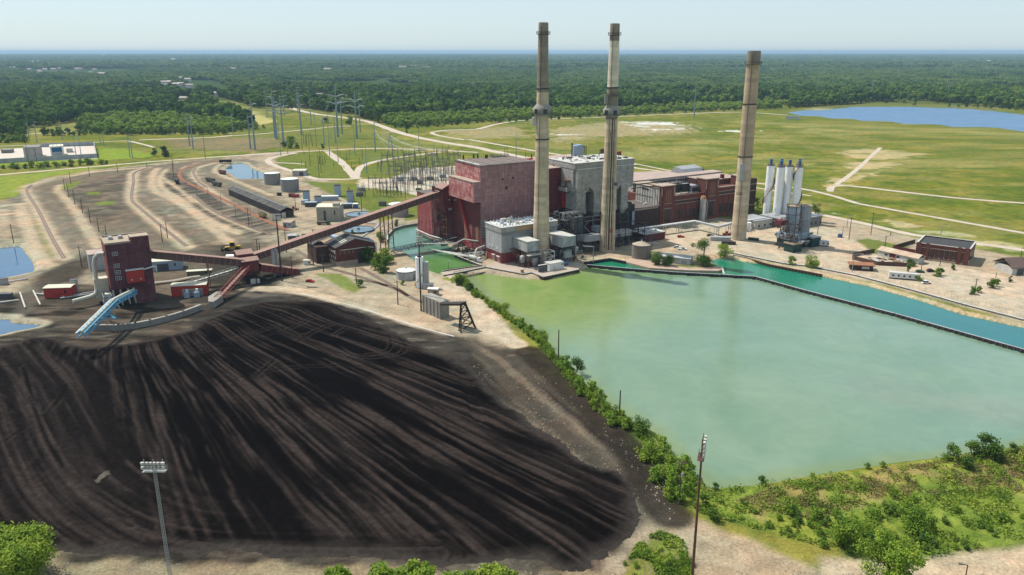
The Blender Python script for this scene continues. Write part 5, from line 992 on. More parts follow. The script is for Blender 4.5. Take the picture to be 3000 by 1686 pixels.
def btower(u0, u1, z1, wtop):
    tw = put(PB().box(u0, u1, -.6, 9, 0, z1), 'tower', m_brick, r); mid = (u0 + u1) / 2; hw = (u1 - u0) * .26
    put(PB().box(u0 + 1.8, u1 - 1.8, -1.1, -.6, 0, z1 - .8), 'tower_bay', m_brick, r, tw)
    put(PB().box(u0 - .3, u1 + .3, -1.3, 9.2, z1, z1 + .6), 'tower_cap', m_stone, r, tw)
    for k in range(3): put(PB().box(mid - 2.4 + k * 1.8, mid - 1.3 + k * 1.8, -1.2, -1.08, z1 - 11, z1 - 2.6), 'stone_slit', M('brown_stone_relief', (.27, .13, .095), (.22, .10, .08), sc=1.5), r, tw)
    for z in (z1 - 12.6, z1 - 16.2): put(PB().box(mid - hw, mid + hw, -1.25, -1.1, z, z + .4), 'stone_band', m_stone, r, tw)
    face_win(tw, r, 'u', mid - 2.4, mid + 2.4, -1.12, 2.4, wtop, 4, 6, 'window', m_black)
    for x in (u0 + .2, u1 - 1.3): put(PB().box(x, x + 1.0, -.75, -.6, z1 - 7, z1 - 1), 'stone_pier', m_stone, r, tw)
btower(146.5, 160, 28.3, 12.2); btower(190, 203.6, 29.8, 14.6); btower(226, 237.5, 29, 14)
for a, b, zq_ in ((161, 189.5, 19.4), (205, 225, 22.0)):
    if b > 200: put(PB().box(203.6, 226, .4, 40, 19.4, 22.4), 'upper_wall', m_brick, r); put(PB().box(203.4, 226.2, .1, 1.4, 22.4, 22.9), 'parapet_cap', m_stone, r)
    put(PB().box(a, b, .28, .42, zq_ - 2.8, zq_ - 2.4), 'stone_band', m_stone, r); put(PB().box(a, b, .28, .42, zq_ - 5.2, zq_ - 4.8), 'stone_band', m_stone, r)
    n = int((b - a) / 2.1); mb = PB(); [mb.box(a + 1 + k * 2.1, a + 2.3 + k * 2.1, .35, .5, zq_ - 4.5, zq_ - 3.1) for k in range(n)]; put(mb, 'vent_row', m_black, r)
    for k in range(int((b - a) // 5.4)):
        x = a + 2 + k * 5.4; face_win(r, r, 'u', x, x + 2.6, .5, 3.2, 9.6, 2, 5, 'window', m_black)
        put(PB().box(x + 3.6, x + 4.1, .2, .5, 0, zq_ - 5.3), 'pilaster', m_brick, r)
put(PB().box(160.5, 189, 3, 40, 19.4, 19.7), 'low_roof', m_rooft, r)
# upper roofs, clerestories
put(PB().box(150, 243, 34, 44, 19.4, 27), 'clerestory', m_wdirty, r); put(PB().box(149, 243.6, 33.4, 44.6, 27, 27.6), 'long_roof', m_roofp, r)
for k in range(34):
    if k % 9 < 8: put(PB().box(152 + k * 2.4, 153.5 + k * 2.4, 33.85, 34.0, 23.2, 25.6), 'clerestory_window', m_black, r)
put(PB().box(160, 192, 22, 33, 19.6, 24), 'roof_hall', m_concg, r); put(PB().box(159.5, 192.5, 21.5, 33.3, 24, 24.4), 'roof_hall_top', m_roofd, r)
put(PB().box(150, 243, 44, 70, 0, 23), 'rear_wall', m_brick, r); put(PB().xz([(149.5, 23), (149.5, 24), (180, 27.5), (243.5, 24), (243.5, 23)], 44.7, 70), 'rear_roof', m_roofp, r)
put(PB().box(203.6, 240, 12, 33, 22.4, 26), 'east_hall', m_brick, r); put(PB().box(203.4, 240.3, 11.6, 33.3, 26, 26.5), 'east_roof', m_roofp, r)
put(PB().yz([(48, 24), (52, 29), (60, 30.5), (66, 24)], 216, 238), 'monitor_roof', m_gmetal, r); put(PB().box(238, 238.2, 49, 65, 24, 28), 'monitor_end', m_maroon, r)
put(PB().box(237.5, 245, -.3, 26, 0, 26.4), 'east_tower', m_brickd, r)
for z in (22, 17, 6): put(PB().box(237.3, 245.2, -.45, -.3, z, z + .5), 'stone_band', m_stone, r)
put(PB().cyl(222, 14, 26.4, 29.4, 1.6, n=14), 'roof_fan', m_maroon, r)
mb = PB()                                         # black steel gantry over the light well
for u in (150, 158, 166, 174, 182, 189): mb.bar((u, 8, 19), (u, 8, 27.6), .4); mb.bar((u, 20, 20), (u, 20, 27.6), .4); mb.bar((u, 8, 27.6), (u, 20, 27.6), .35)
for w in (8, 20): mb.bar((126, w, 27.8), (190, w, 27.8), .55); mb.bar((150, w, 24), (190, w, 24), .3)
put(mb, 'steel_gantry', m_black, r); put(PB().box(168, 182, 8.4, 9, 20.5, 26.6), 'gantry_screen', m_black, r)
mb = PB().box(182.5, 189.8, 6, 20, 19.7, 25); mb.cur = 1; mb.box(183, 189.4, 5.9, 6.0, 20.6, 23.6); put(mb, 'lift_house', [m_gmetal, m_black], r)
rooftop_mess(r, 162, 182, 3, 20, 19.7, 30, 12, m_wdirty, 1.5)
# ---- smaller plant things
r = PR('vent_silo', 'slim dusty white silo against the brick wall with a rusty orange top', 'silo', 186.4, -2.6)
put(PB().cyl(186.4, -2.6, 0, 16.5, 2.3, n=18), 'shell', m_wdirty, r); put(PB().cyl(186.4, -2.6, 16.5, 18.4, 2.4, 1.6, 18), 'cap', M('orange_rust', (.5, .22, .06), (.35, .2, .12), sc=2), r)
mb = PB(); mb.tube([(188.6, -4.6, 0), (188.6, -4.6, 14), (187.4, -3.6, 17)], .35, 6); mb.bar((183.8, -4.4, 0), (183.8, -4.4, 17), .25); put(mb, 'pipe', m_gmetal, r)
r = PR('pipe_bridge', 'white pipe bridge zigzagging past the brick hall and the right stack', 'pipe bridge', 160, -21)
P = [(107, -19.6), (160.5, -21.4), (160.5, -43), (176.5, -39.6), (211, -40.2)]
mb = PB()
for o_, z, rr_ in ((-.9, 6.2, .35), (.1, 6.3, .3), (.9, 6.2, .35)):
    Q = []
    for i, (a, b) in enumerate(P): Q.append((a + o_ * (.6 if i in (1, 2) else 0), b + o_, z))
    mb.tube(Q, rr_, 7)
put(mb, 'pipes', m_white, r)
mb = PB()
for a, b in zip(P[:-1], P[1:]): mb.bar((*a, 5.5), (*b, 5.5), 2.4, .5)
put(mb, 'truss_deck', m_gmetal, r)
for u, w in ((118, -19.9), (132, -20.4), (146, -20.9), (160.5, -21.8), (160.5, -42), (174, -40), (190, -39.8), (204, -40)):
    mb = PB(); [mb.bar((u + a, w + b, 0), (u + a, w + b, 5.4), .3) for a in (-1.2, 1.2) for b in (-1, 1)]; mb.bar((u - 1.2, w - 1, 1), (u + 1.2, w - 1, 5), .2); mb.bar((u - 1.2, w - 1, 3), (u + 1.2, w - 1, 3), .2); put(mb, 'trestle', m_wdirty, r)
r = PR('pump_house', 'low maroon pump house with a grey and white roof near the domed tank', 'building', 107, -24)
put(PB().box(104, 122, -33, -20, 0, 5), 'wall', m_maroon, r); put(PB().box(103.6, 122.4, -33.4, -19.6, 5, 5.4), 'roof', m_gmetal, r); put(PB().box(113, 122, -33.5, -24, 5.4, 5.55), 'roof_patch', m_wdirty, r); put(PB().box(117, 118.2, -29, -28, 5.55, 6.6), 'roof_vent', m_white, r); put(PB().box(108, 111, -33.1, -33, 0, 3.4), 'door', m_gdark, r)
def tank(label, loc, r_, h, dome, mat, roofmat, name='storage_tank', cat='tank', rails=True, group=None, conic=True):
    t = thing(name, label, cat, loc, .4, group); MB().lathe([(r_, 0), (r_, h)], n=36, cap=False).build('shell', mat, t); MB().lathe([(r_ + .12, h), (r_ * .5, h + dome * .62), (.4, h + dome)], n=36).build('roof', roofmat, t)
    mb = MB().lathe([(r_ + .15, h - .3), (r_ + .15, h + .1), (r_, h + .1)], n=36, cap=False)
    for k in range(10): a = 5.2 + k * .06; mb.bar((math.cos(a) * (r_ + .5), math.sin(a) * (r_ + .5), h * k / 10), (math.cos(a + .06) * (r_ + .5), math.sin(a + .06) * (r_ + .5), h * (k + 1) / 10), .25)
    mb.build('rim_and_stair', m_gdark, t)
    if dome > .5: MB().cyl(0, 0, h + dome - .1, h + dome + .7, .5, n=8).build('hatch', m_wdirty, t)
    return t
tank('rusty streaked tank with a ribbed conical roof on the sandy bank by the canal', G(*z4((257, 1232))[0]), 5.7, 8.2, 1.9, M('stained_tank_steel', (.27, .235, .19), (.21, .185, .155), sc=.6, streak=(.16, .12, .09), panel=(1.1, 50, (.85, .85, .85), .05)), M('tan_tank_roof', (.46, .38, .29), (.38, .31, .24), sc=1))
# quay and docks
def px_prism(name, px, z0, z1, mat, label, cat, wl=0, **k):
    P = Gs(px, wl); c = (sum(p[0] for p in P) / len(P), sum(p[1] for p in P) / len(P)); mb = MB().prism([(x - c[0], y - c[1]) for x, y in P], z0, z1); o = mb.build(name, mat, loc=(c[0], c[1], 0), label=label, cat=cat, **k); return o, c
q, qc = px_prism('quay', zq((130, 900), (0, 800), (-30, 760), (100, 735), (690, 660), (1000, 560), (2300, 480), (2620, 620), (2540, 715), (1885, 860), (1660, 775), (1500, 800), (1380, 785), (880, 690), (790, 675), (200, 790)), -3.6, .06, m_slab, 'concrete quay in front of the precipitator with a pointed corner over the water', 'quay')
def wall_line(name, px, z0, z1, th, mat, label, cat, wl=0, cap=None, posts=None, parent=None, capname='coping', world=None):
    P = world or Gs(px, wl); o = (P[0][0], P[0][1]); t = thing(name, label, cat, (o[0], o[1], 0)) if parent is None else parent; mb = MB(); mc = MB(); mp = MB()
    for a, b in zip(P[:-1], P[1:]):
        a_ = Vector((a[0] - o[0], a[1] - o[1], 0)); b_ = Vector((b[0] - o[0], b[1] - o[1], 0)); dd_ = (b_ - a_).normalized(); n_ = Vector((-dd_.y, dd_.x, 0)) * th / 2; e = dd_ * th * .3
        mb.prism([tuple((a_ - n_ - e)[:2]), tuple((b_ - n_ + e)[:2]), tuple((b_ + n_ + e)[:2]), tuple((a_ + n_ - e)[:2])], z0, z1)
        if cap: n2 = n_ * cap[1]; mc.prism([tuple((a_ - n2 - e)[:2]), tuple((b_ - n2 + e)[:2]), tuple((b_ + n2 + e)[:2]), tuple((a_ + n2 - e)[:2])], z1, z1 + cap[0])
        if posts:
            L_ = (b_ - a_).length; m_ = max(1, int(L_ / posts[0]))
            for k in range(m_): p = a_ + dd_ * (L_ * (k + .5) / m_) - n_ * posts[2]; mp.bar((p.x, p.y, z0), (p.x, p.y, z1 + posts[3]), posts[1])
    mb.build('wall', mat, t)
    if cap: mc.build(capname, cap[2], t)
    if posts: mp.build('ribs', posts[4], t)
    return t
wall_line('quay_edge', zq((0, 835), (200, 800), (790, 680), (880, 695), (1380, 790), (1500, 812), (1660, 782), (1885, 868), (2545, 728)), -3.8, .5, .7, m_black, 'black timber quay edge with a pale pipe along it', 'quay edge', cap=(.35, .8, m_wdirty), posts=(3, .5, 1.4, -.3, m_rust))
wall_line('boom_wall', [(1720, 783), (1817, 792), (1979, 805), (2114, 812), (2213, 818), (2364, 860), (2620, 927), (3000, 1034), (3494, 1176)], -3.5, .15, .6, m_black, 'long dark sheet pile divider between the green basin and the teal canal', 'divider wall', wl=WL, cap=(.16, 1.05, m_lgrey), posts=(2.4, .35, 1.3, -.1, m_gdark))
wall_line('seawall', zr((-520, 470), (-320, 510), (0, 575), (240, 600), (700, 692), (1200, 822), (1500, 905), (1700, 962), (2304, 1118), (3000, 1320)), -3.5, .5, .8, m_black, 'ribbed sheet pile seawall along the parking lot', 'seawall', cap=(.25, 1.3, m_wdirty), posts=(1.7, .7, 1.5, -.15, m_gdark))
wall_line('seawall', [(1712, 770), (1786, 759), (1832, 768)], -3.5, .4, .7, m_black, 'short dark seawall at the head of the teal canal', 'seawall', cap=(.2, 1.2, m_concg))
wall_line('seawall', zq((-20, 745), (710, 640), (200, 440)), -3.5, .3, .6, m_black, 'black edge wall of the small green inlet', 'seawall', cap=(.25, 1.2, m_wdirty))
wall_line('seawall', [(1135, 705), (1137, 690), (1153, 672), (1180, 663), (1240, 654)], -3.2, .5, .5, m_concg, 'curved concrete kerb wall round the inlet pond', 'seawall', cap=(.15, 1.3, m_wdirty))
# footbridge between the inlet and the basin
r = thing('footbridge', 'pale road bridge with railings between the small inlet and the basin', 'bridge', (*G(1300, 808), 0))
o_ = G(1300, 808); rel = lambda px, z=0: (G(*px)[0] - o_[0], G(*px)[1] - o_[1], z)
mb = MB(); A_ = [zq(p)[0] for p in ((-60, 765), (720, 645), (800, 672), (190, 790), (0, 812))]; mb.prism([rel(a)[:2] for a in A_], -.9, .14); mb.build('deck', m_slab, r)
mb = MB(); rail(mb, [rel(zq(p)[0], .1) for p in ((0, 750), (710, 645))], 1.2, .13, 2.2); rail(mb, [rel(zq(p)[0], .1) for p in ((190, 792), (790, 678))], 1.2, .16, 2.0); mb.build('railing', m_black, r)
mb = MB(); mb.bar(rel(zq((200, 858))[0], -.6), rel(zq((830, 728))[0], -.6), 1.0, .5); [mb.bar(rel(zq((200 + k * 105, 862 - k * 22))[0], -3), rel(zq((200 + k * 105, 862 - k * 22))[0], -.2), .4) for k in range(7)]; mb.build('fender', m_wood, r)
MB().cyl(0, 0, 0, 6, .1, n=6).build('lamp_post', m_black, loc=(*G(*zq((95, 752))[0]), 0), label='thin lamp post with a white globe at the small green inlet', cat='lamp post')
o = S.collection.objects[-1]; g = MB().lathe([(.05, 5.9), (.32, 6.2), (.05, 6.5)], n=8).build('lamp_globe', m_white, o)
# equipment on the quay
def pbox_thing(name, label, cat, px, L_, Wd, Ht, mat, rz=UA, roofmat=None, group=None, extras=None):
    t = thing(name, label, cat, (*G(*px), 0), rz, group); MB().box(-L_ / 2, L_ / 2, -Wd / 2, Wd / 2, 0, Ht).build('body', mat, t)
    MB().box(-L_ / 2 - .2, L_ / 2 + .2, -Wd / 2 - .2, Wd / 2 + .2, Ht, Ht + .18).build('roof', roofmat or m_wdirty, t)
    for e in extras or []: MB().box(*e[1]).build(e[0], e[2], t)
    return t
pbox_thing('equipment_shelter', 'white equipment shelter on the pointed corner of the quay', 'shelter', zq((2080, 700))[0], 9.5, 5, 4.2, m_white, roofmat=m_wdirty, extras=[('vent', (3.4, 4.3, -2.56, -2.5, 2.6, 3.3), m_glass), ('door', (-2, -.9, -2.55, -2.5, 0, 2.3), m_wdirty)])
pbox_thing('signboard', 'dark grey panel standing left of the white shelter on the quay', 'panel', zq((1870, 750))[0], 6, .5, 4.0, M('slate_panel', (.10, .105, .11), (.13, .135, .14)), roofmat=m_white)
pbox_thing('generator', 'blue generator set on the quay behind the white shelter', 'generator', zq((2290, 640))[0], 4, 2.2, 2.2, m_lblue, roofmat=m_blue, extras=[('grille', (-1.6, 1.6, -1.15, -1.1, .5, 1.8), m_gdark)])
pbox_thing('cabinet', 'small pinkish red cabinet at the quay edge', 'cabinet', zq((1480, 770))[0], 1.6, .9, 1.9, M('pink_cabinet', (.5, .2, .17), (.42, .17, .15)), roofmat=m_wdirty)
# pipes round the inlet dock
r = PR('pipework', 'bundle of white and rusty pipes at the foot of the boiler house by the inlet', 'pipework', -12, -12)
mb = PB()
for k in range(6): mb.tube([(-26 + k, 22 - k * 5, 1.2 + .2 * k), (-14, 0 - k * 3, 1.2 + .2 * k), (-1, -2 - k * 1.4, 1.4 + .2 * k)], .3, 6)
mb.tube([(-12, -14, 0), (-12, -14, 5.6), (-10.5, -13, 6.6), (-3, -9, 6.6), (-3, -9, 5)], .6, 8); mb.tube([(-30, 22, 5), (-14, 8, 6), (-8, 8, 8), (-1, 2, 7)], .4, 7); mb.tube([(-6, -10, 0), (-6, -10, 6), (-4, -8, 6)], .35, 6)
put(mb, 'pipes', m_wdirty, r)
mb = PB(); steel_frame(mb, -13, -3, -10, 6, 0, 6, 3, 3, 2, .25); rs = random.Random(77)
for k in range(70): x, y = rs.uniform(-16, -2), rs.uniform(-8, 12); s = rs.uniform(.4, 1.6); mb.box(x, x + s, y, y + s, 0, s * 1.2)
put(mb, 'steelwork', m_black, r)

# extra steelwork under and around the boiler house
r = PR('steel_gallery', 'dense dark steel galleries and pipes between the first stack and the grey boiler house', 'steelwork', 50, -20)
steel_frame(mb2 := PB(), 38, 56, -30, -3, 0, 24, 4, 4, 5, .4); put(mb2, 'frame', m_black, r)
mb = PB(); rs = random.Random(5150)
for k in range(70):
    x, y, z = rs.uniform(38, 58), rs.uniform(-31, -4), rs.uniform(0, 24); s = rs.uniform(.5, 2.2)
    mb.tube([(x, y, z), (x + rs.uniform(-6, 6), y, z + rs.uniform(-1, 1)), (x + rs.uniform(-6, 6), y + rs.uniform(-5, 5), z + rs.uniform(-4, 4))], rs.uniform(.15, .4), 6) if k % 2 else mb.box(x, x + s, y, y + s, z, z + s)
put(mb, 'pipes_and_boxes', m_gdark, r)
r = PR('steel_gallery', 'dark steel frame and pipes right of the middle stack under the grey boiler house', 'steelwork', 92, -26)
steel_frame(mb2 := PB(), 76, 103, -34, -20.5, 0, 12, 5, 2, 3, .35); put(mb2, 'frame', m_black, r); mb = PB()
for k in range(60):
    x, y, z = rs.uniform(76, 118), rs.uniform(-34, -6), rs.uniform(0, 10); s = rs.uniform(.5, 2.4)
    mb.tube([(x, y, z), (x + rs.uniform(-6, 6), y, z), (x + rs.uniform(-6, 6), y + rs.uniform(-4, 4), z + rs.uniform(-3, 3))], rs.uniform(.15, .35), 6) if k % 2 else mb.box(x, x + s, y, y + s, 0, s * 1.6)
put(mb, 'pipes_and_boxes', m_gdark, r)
# ================================================================= EAST SIDE: silos, offices, lots
def cylthing(name, label, cat, loc, r_, h, mat, group=None, cap=None, n=22):
    t = thing(name, label, cat, loc, 0, group); MB().cyl(0, 0, 0, h, r_, n=n).build('shell', mat, t)
    if cap: MB().lathe([(r_ + .08, h), (r_ * .3, h + cap[0])], n=n).build('cap', cap[1], t)
    return t
WH = M('white_silo_paint', (1, 1, 1), (.92, .92, .92), sc=.3, rough=.4)
def wsilo(x, y, label, k):
    t = thing('white_silo', label, 'silo', (x, y, 0), k, 'six slim white silos'); h = 40.5
    MB().cyl(0, 0, 0, h, 2.75, n=26).build('shell', WH, t); MB().cyl(0, 0, h, h + .3, 2.95, n=20).build('top_deck', m_gdark, t)
    MB().cyl(0, 0, h + .3, h + 4.6, 1.05, n=14).build('filter_unit', m_blue, t)
    mb = MB(); a0 = k; P = [(2.84 * math.cos(a0 + q * .11), 2.84 * math.sin(a0 + q * .11), 1 + 38.5 * q / 60) for q in range(61)]
    mb.tube(P, .12, 5, cap=False); mb.build('spiral_strake', WH, t)
    mb = MB(); Q = [(2.35 * math.cos(q * .5), 2.35 * math.sin(q * .5), h + .3) for q in range(13)]; rail(mb, Q, 1.2, .12, 2); mb.build('railing', m_yellow, t)
    return t
for i, (x, y, lb) in enumerate([(188.6, 573, 'leftmost slim white silo with a blue filter on top'), (193.3, 565, 'second white silo from the left, front row'), (196.6, 574, 'white silo half hidden behind the second one'), (200.6, 568, 'third white silo from the left, front row'), (206.4, 564.5, 'rightmost front white silo with a stair winding round it'), (209.8, 574, 'white silo half hidden behind the rightmost one')]): wsilo(x, y, lb, i * 1.1)
for x, y, k, lb in ((188.6, 573, 0, 'rusty yellow stair spiralling round the leftmost white silo'), (206.4, 564.5, 2, 'rusty yellow stair spiralling round the rightmost front white silo')):
    t = thing('spiral_stair', lb, 'stair', (x, y, 0)); mb = MB(); n = 90; P = [(3.35 * math.cos(k + q * .095), 3.35 * math.sin(k + q * .095), .5 + 40 * q / n) for q in range(n + 1)]
    for a, b in zip(P[:-1], P[1:]): mb.bar(a, b, .95, .16)
    mb.build('treads', m_rust, t); mb = MB(); mb.tube([(p[0] * 1.14, p[1] * 1.14, p[2] + 1.1) for p in P], .07, 4); mb.build('handrail', m_yellow, t)
# grey silo plant
gx, gy = 178.5, 491
m_bluesteel = M('blue_grey_silo_steel', (.38, .48, .56), (.26, .32, .38), sc=.5, streak=(.33, .35, .35), panel=(9, 4.2, (.6, .6, .6), .06), rough=.6, c3=(.14, .25, .38))
m_greysteel = M('grey_silo_steel', (.33, .36, .38), (.26, .285, .30), sc=.4, streak=(.25, .25, .25), panel=(9, 4.2, (.8, .8, .8), .06), rough=.65)
r = thing('ash_silo', 'pale blue grey steel silo with rusty hoops, front one of the pair', 'silo', (gx, gy, 0), 0, 'pair of stout ash silos')
MB().cyl(0, 0, 9, 26.4, 4.2, n=30).build('shell', m_bluesteel, r); MB().lathe([(4.3, 26.4), (1, 27.6)], n=24).build('roof', m_rooft, r)
for z in (9.2, 15, 21, 26.2): MB().lathe([(4.22, z), (4.4, z), (4.4, z + .3), (4.22, z + .3)], n=30, cap=False).build('hoop', m_rust, r)
mb = MB(); [mb.bar((4.6 * math.cos(a), 4.6 * math.sin(a), 0), (4.6 * math.cos(a), 4.6 * math.sin(a), 28), .32) for a in (-1.5, -.4, -2.6, 3.4)]; rail(mb, [(-4.6, -2, 27), (0, -4.5, 27), (4.6, -1, 27)], 1.2, .14); mb.build('frame', m_rust, r)
r = thing('ash_silo', 'plain grey steel silo, rear one of the pair', 'silo', (gx + 9, gy + 5, 0), 0, 'pair of stout ash silos')
MB().cyl(0, 0, 7, 25.6, 4.3, n=30).build('shell', m_greysteel, r); MB().lathe([(4.4, 25.6), (1, 26.8)], n=24).build('roof', m_rooft, r); MB().box(-4, 4, -4, 4, 0, 7).build('base', m_gdark, r)
r = thing('silo_base_house', 'dirty blue grey loading house under the front ash silo with dark green sheds round it', 'building', (gx, gy, 0), UA)
MB().box(-7, 8, -7, 6, 5.6, 9.2).build('loading_floor', m_bluesteel, r); MB().box(-6, 7.6, -6.4, 5.6, 0, 5.6).build('green_base', m_green, r)
for (a, b, c_, d_, h) in ((-13, -5, -13, -6, 5), (8.5, 17, -10, -3, 6), (12, 22, 0, 9, 6.4)):
    w = MB().box(a, b, c_, d_, 0, h).build('green_shed', m_green, r); MB().xz([(a - .4, h), (b + .4, h), (b + .4, h + .3), (a - .4, h + .9)], c_ - .4, d_ + .4).build('shed_roof', m_gmetal if a > 0 else m_rooft, r, w)
mb = MB(); mb.lathe([(.5, 2.2), (3, 5.6)], -3, -9.5, 12); mb.lathe([(.4, 2), (2.4, 5)], 4, -9, 12); mb.build('loading_hoppers', m_gmetal, r)
mb = steel_frame(MB(), -12, -5.4, -12, -1, 0, 20, 2, 2, 5, .3); mb.bar((-12, -12, 1), (-6, 0, 19), .5); mb.build('stair_tower', m_gdark, r); MB().box(-14, -8, -3, 2, 15.5, 18.5).build('maroon_cabin', m_maroon, r)
mb = MB(); rs = random.Random(55)
for k in range(46): x, y, z = rs.uniform(-14, -5), rs.uniform(-11, 1), rs.uniform(0, 17); s = rs.uniform(.4, 1.3); mb.box(x, x + s, y, y + s, z, z + s)
mb.build('machinery_clutter', m_rust, r)
# office behind the silos
def gbox(name, label, cat, u0, u1, w0, w1, h, wall, roof, wins=0, group=None, dz=.35):
    t = PR(name, label, cat, (u0 + u1) / 2, (w0 + w1) / 2, group); put(PB().box(u0, u1, w0, w1, 0, h), 'wall', wall, t); put(PB().box(u0 - .4, u1 + .4, w0 - .4, w1 + .4, h, h + dz), 'roof', roof, t)
    for k in range(wins): x = u0 + (u1 - u0) * (k + .6) / wins; put(PB().box(x, x + 1.6, w0 - .08, w0, 1.2, 2.8), 'window', m_glass, t)
    return t
r = gbox('office_building', 'low grey office building with a pale flat roof behind the silos', 'building', 215, 250, -58, -32, 6.2, M('taupe_block', (.25, .235, .22), (.20, .19, .18), sc=.4), m_gmetal, 7); rooftop_mess(r, 218, 246, -54, -36, 6.6, 9, 21, m_wdirty, 1.4)
gbox('white_workshop', 'long low whitish workshop beside the right smokestack', 'building', 196, 214, -44, -26, 5.6, m_wdirty, m_gmetal, 3)
for u, w in ((186, -44), (190.5, -43.5)): cylthing('white_tank', 'white upright tank right of the brown stack, ' + ('left one' if u < 188 else 'right one'), 'tank', (*FW(u, w), 0), 1.6, 5.6, WH, 'two white upright tanks')
# parking side
r = thing('brick_substation', 'detached red brick hall with a black flat roof and tall windows by the parking lot', 'building', (*G(*zr((1250, 480))[0]), 0), 0)
A0 = Vector(G(*zr((1248, 520))[0])); A1 = Vector(G(*zr((1760, 590))[0])); A2 = Vector(G(*zr((1985, 530))[0])); ang = math.atan2(A1.y - A0.y, A1.x - A0.x); LL = (A1 - A0).length; dirw = Vector((-math.sin(ang), math.cos(ang))); DD = (A2 - A1).dot(dirw)
r.location = (A0.x, A0.y, 0); r.rotation_euler = (0, 0, ang); hb = 9.0
MB().box(0, LL, 0, DD, 1.2, hb).build('wall', m_brick, r); MB().box(-.25, LL + .25, -.25, DD + .25, 0, 1.2).build('base', m_stone, r)
mb = MB(); [mb.box(*q, hb, hb + .9) for q in ((-.2, LL + .2, -.2, .5), (-.2, LL + .2, DD - .5, DD + .2), (-.2, .5, .5, DD - .5), (LL - .5, LL + .2, .5, DD - .5))]; mb.build('parapet', m_brick, r)
mb = MB(); [mb.box(*q, hb + .9, hb + 1.1) for q in ((-.3, LL + .3, -.3, .6), (-.3, LL + .3, DD - .6, DD + .3), (-.3, .6, .6, DD - .6), (LL - .6, LL + .3, .6, DD - .6))]; mb.build('coping', m_wdirty, r)
MB().box(.5, LL - .5, .5, DD - .5, hb, hb + .3).build('roof', M('black_roof', (.045, .045, .047), (.06, .06, .06), sc=.8, rough=.9), r)
mb = MB(); mb.box(-.3, LL + .3, -.35, -.05, hb - 1.6, hb - 1.3); mb.box(LL + .05, LL + .35, -.3, DD + .3, hb - 1.6, hb - 1.3); mb.build('stone_band', m_stone, r)
for a, b in ((0, 2.6), (LL * .18, LL * .18 + 2), (LL * .78, LL * .78 + 2), (LL - 2.6, LL)): MB().box(a, b, -.5, 0, 0, hb + 1.3).build('pier', m_brick, r)
for k in range(8):
    x = LL * (.07, .25, .34, .43, .52, .61, .70, .88)[k]; o = MB().box(x, x + 1.5, -.12, -.02, 2.2, 7.0); o.cur = 1; o.box(x + .7, x + .8, -.2, -.12, 2.2, 7.0); o.box(x - .15, x + 1.65, -.2, -.02, 1.9, 2.2); o.build('window', [m_glass, m_stone], r)
for k in range(8): y = DD * (k + .6) / 8.4; o = MB().box(LL + .02, LL + .12, y, y + 1.4, 2.2, 7.0); o.build('window', m_glass, r)
MB().box(LL + .02, LL + .14, .8, 2.2, 1, 3).build('notice_board', m_white, r)
# fenced scrap yard, long white shed, guard hut, trailers
wall_line('yard_wall', zr((860, 462), (650, 500), (650, 530), (880, 585), (1180, 600)), 0, 2.4, .3, M('brown_fence', (.10, .055, .045), (.14, .08, .06), sc=1), 'dark brown fence round the scrap yard', 'fence')
wall_line('yard_wall', zr((1040, 435), (1250, 475)), 0, 2.6, .3, m_maroon, 'maroon wall beside the brick hall yard', 'fence')
wall_line('yard_wall', zr((1040, 430), (1250, 370)), 0, 2.4, .3, m_brickd, 'far brown wall of the brick hall yard', 'fence')
mb = MB(); rs = random.Random(31); oo = G(*zr((980, 545))[0]); m_scrap = M('scrap_wood', (.40, .30, .19), (.25, .19, .13), sc=.5, c3=(.5, .42, .3))
for k in range(26):
    p = G(*zr((rs.uniform(760, 1150), 0))[0]); q = zr((rs.uniform(800, 1150), rs.uniform(515, 572)))[0]; P_ = G(*q); mat_ = (m_scrap, m_wdirty, m_rust)[k % 3]; a = rs.uniform(0, 3.1); L_ = rs.uniform(2, 5)
    t = MB().bar((-L_ / 2, 0, .4), (L_ / 2, 0, .45), rs.uniform(.9, 1.8), .8); t.build('scrap_pile', mat_, loc=(*P_, 0), rz=a, label='heap of planks and scrap in the fenced yard', cat='scrap', group='scrap heaps in the fenced yard')
r = thing('long_shed', 'long white shed with a rusty pale roof behind the scrap yard', 'shed', (*G(*zr((1270, 578))[0]), 0)); B0 = Vector(G(*zr((890, 490))[0])); B1 = Vector(G(*zr((1275, 578))[0])); ang2 = math.atan2(B1.y - B0.y, B1.x - B0.x); L2 = (B1 - B0).length
r.location = (B0.x, B0.y, 0); r.rotation_euler = (0, 0, ang2); MB().box(0, L2, 0, 7, 0, 3.4).build('wall', m_wdirty, r); MB().yz([(-.5, 3.3), (3.5, 5.2), (7.5, 3.3), (7.5, 3.6), (3.5, 5.5), (-.5, 3.6)], -.4, L2 + .4).build('roof', M('rusty_pale_roof', (.62, .52, .40), (.50, .33, .22), sc=.5, streak=(.66, .6, .5), corr=.5), r)
for k in range(3): MB().box(L2 * (.18 + .3 * k), L2 * (.18 + .3 * k) + 1.8, -.08, 0, 1.2, 2.3).build('window', m_glass, r)
MB().box(L2 * .3, L2 * .3 + 4, -.09, 0, 0, 3).build('door', m_maroon, r)
r = thing('gate_house', 'brown gatehouse with an overhanging rust coloured flat roof', 'hut', (*G(*zr((730, 625))[0]), 0), -.25); MB().box(-6, 6, -2.5, 3.5, 0, 3).build('wall', m_brickd, r); MB().box(-7, 7, -3.5, 4.5, 3, 3.35).build('roof', M('rust_roof', (.33, .15, .07), (.27, .12, .06), sc=.8), r); MB().box(0, 4, -2.6, -2.5, 1, 2.4).build('window', m_wdirty, r)
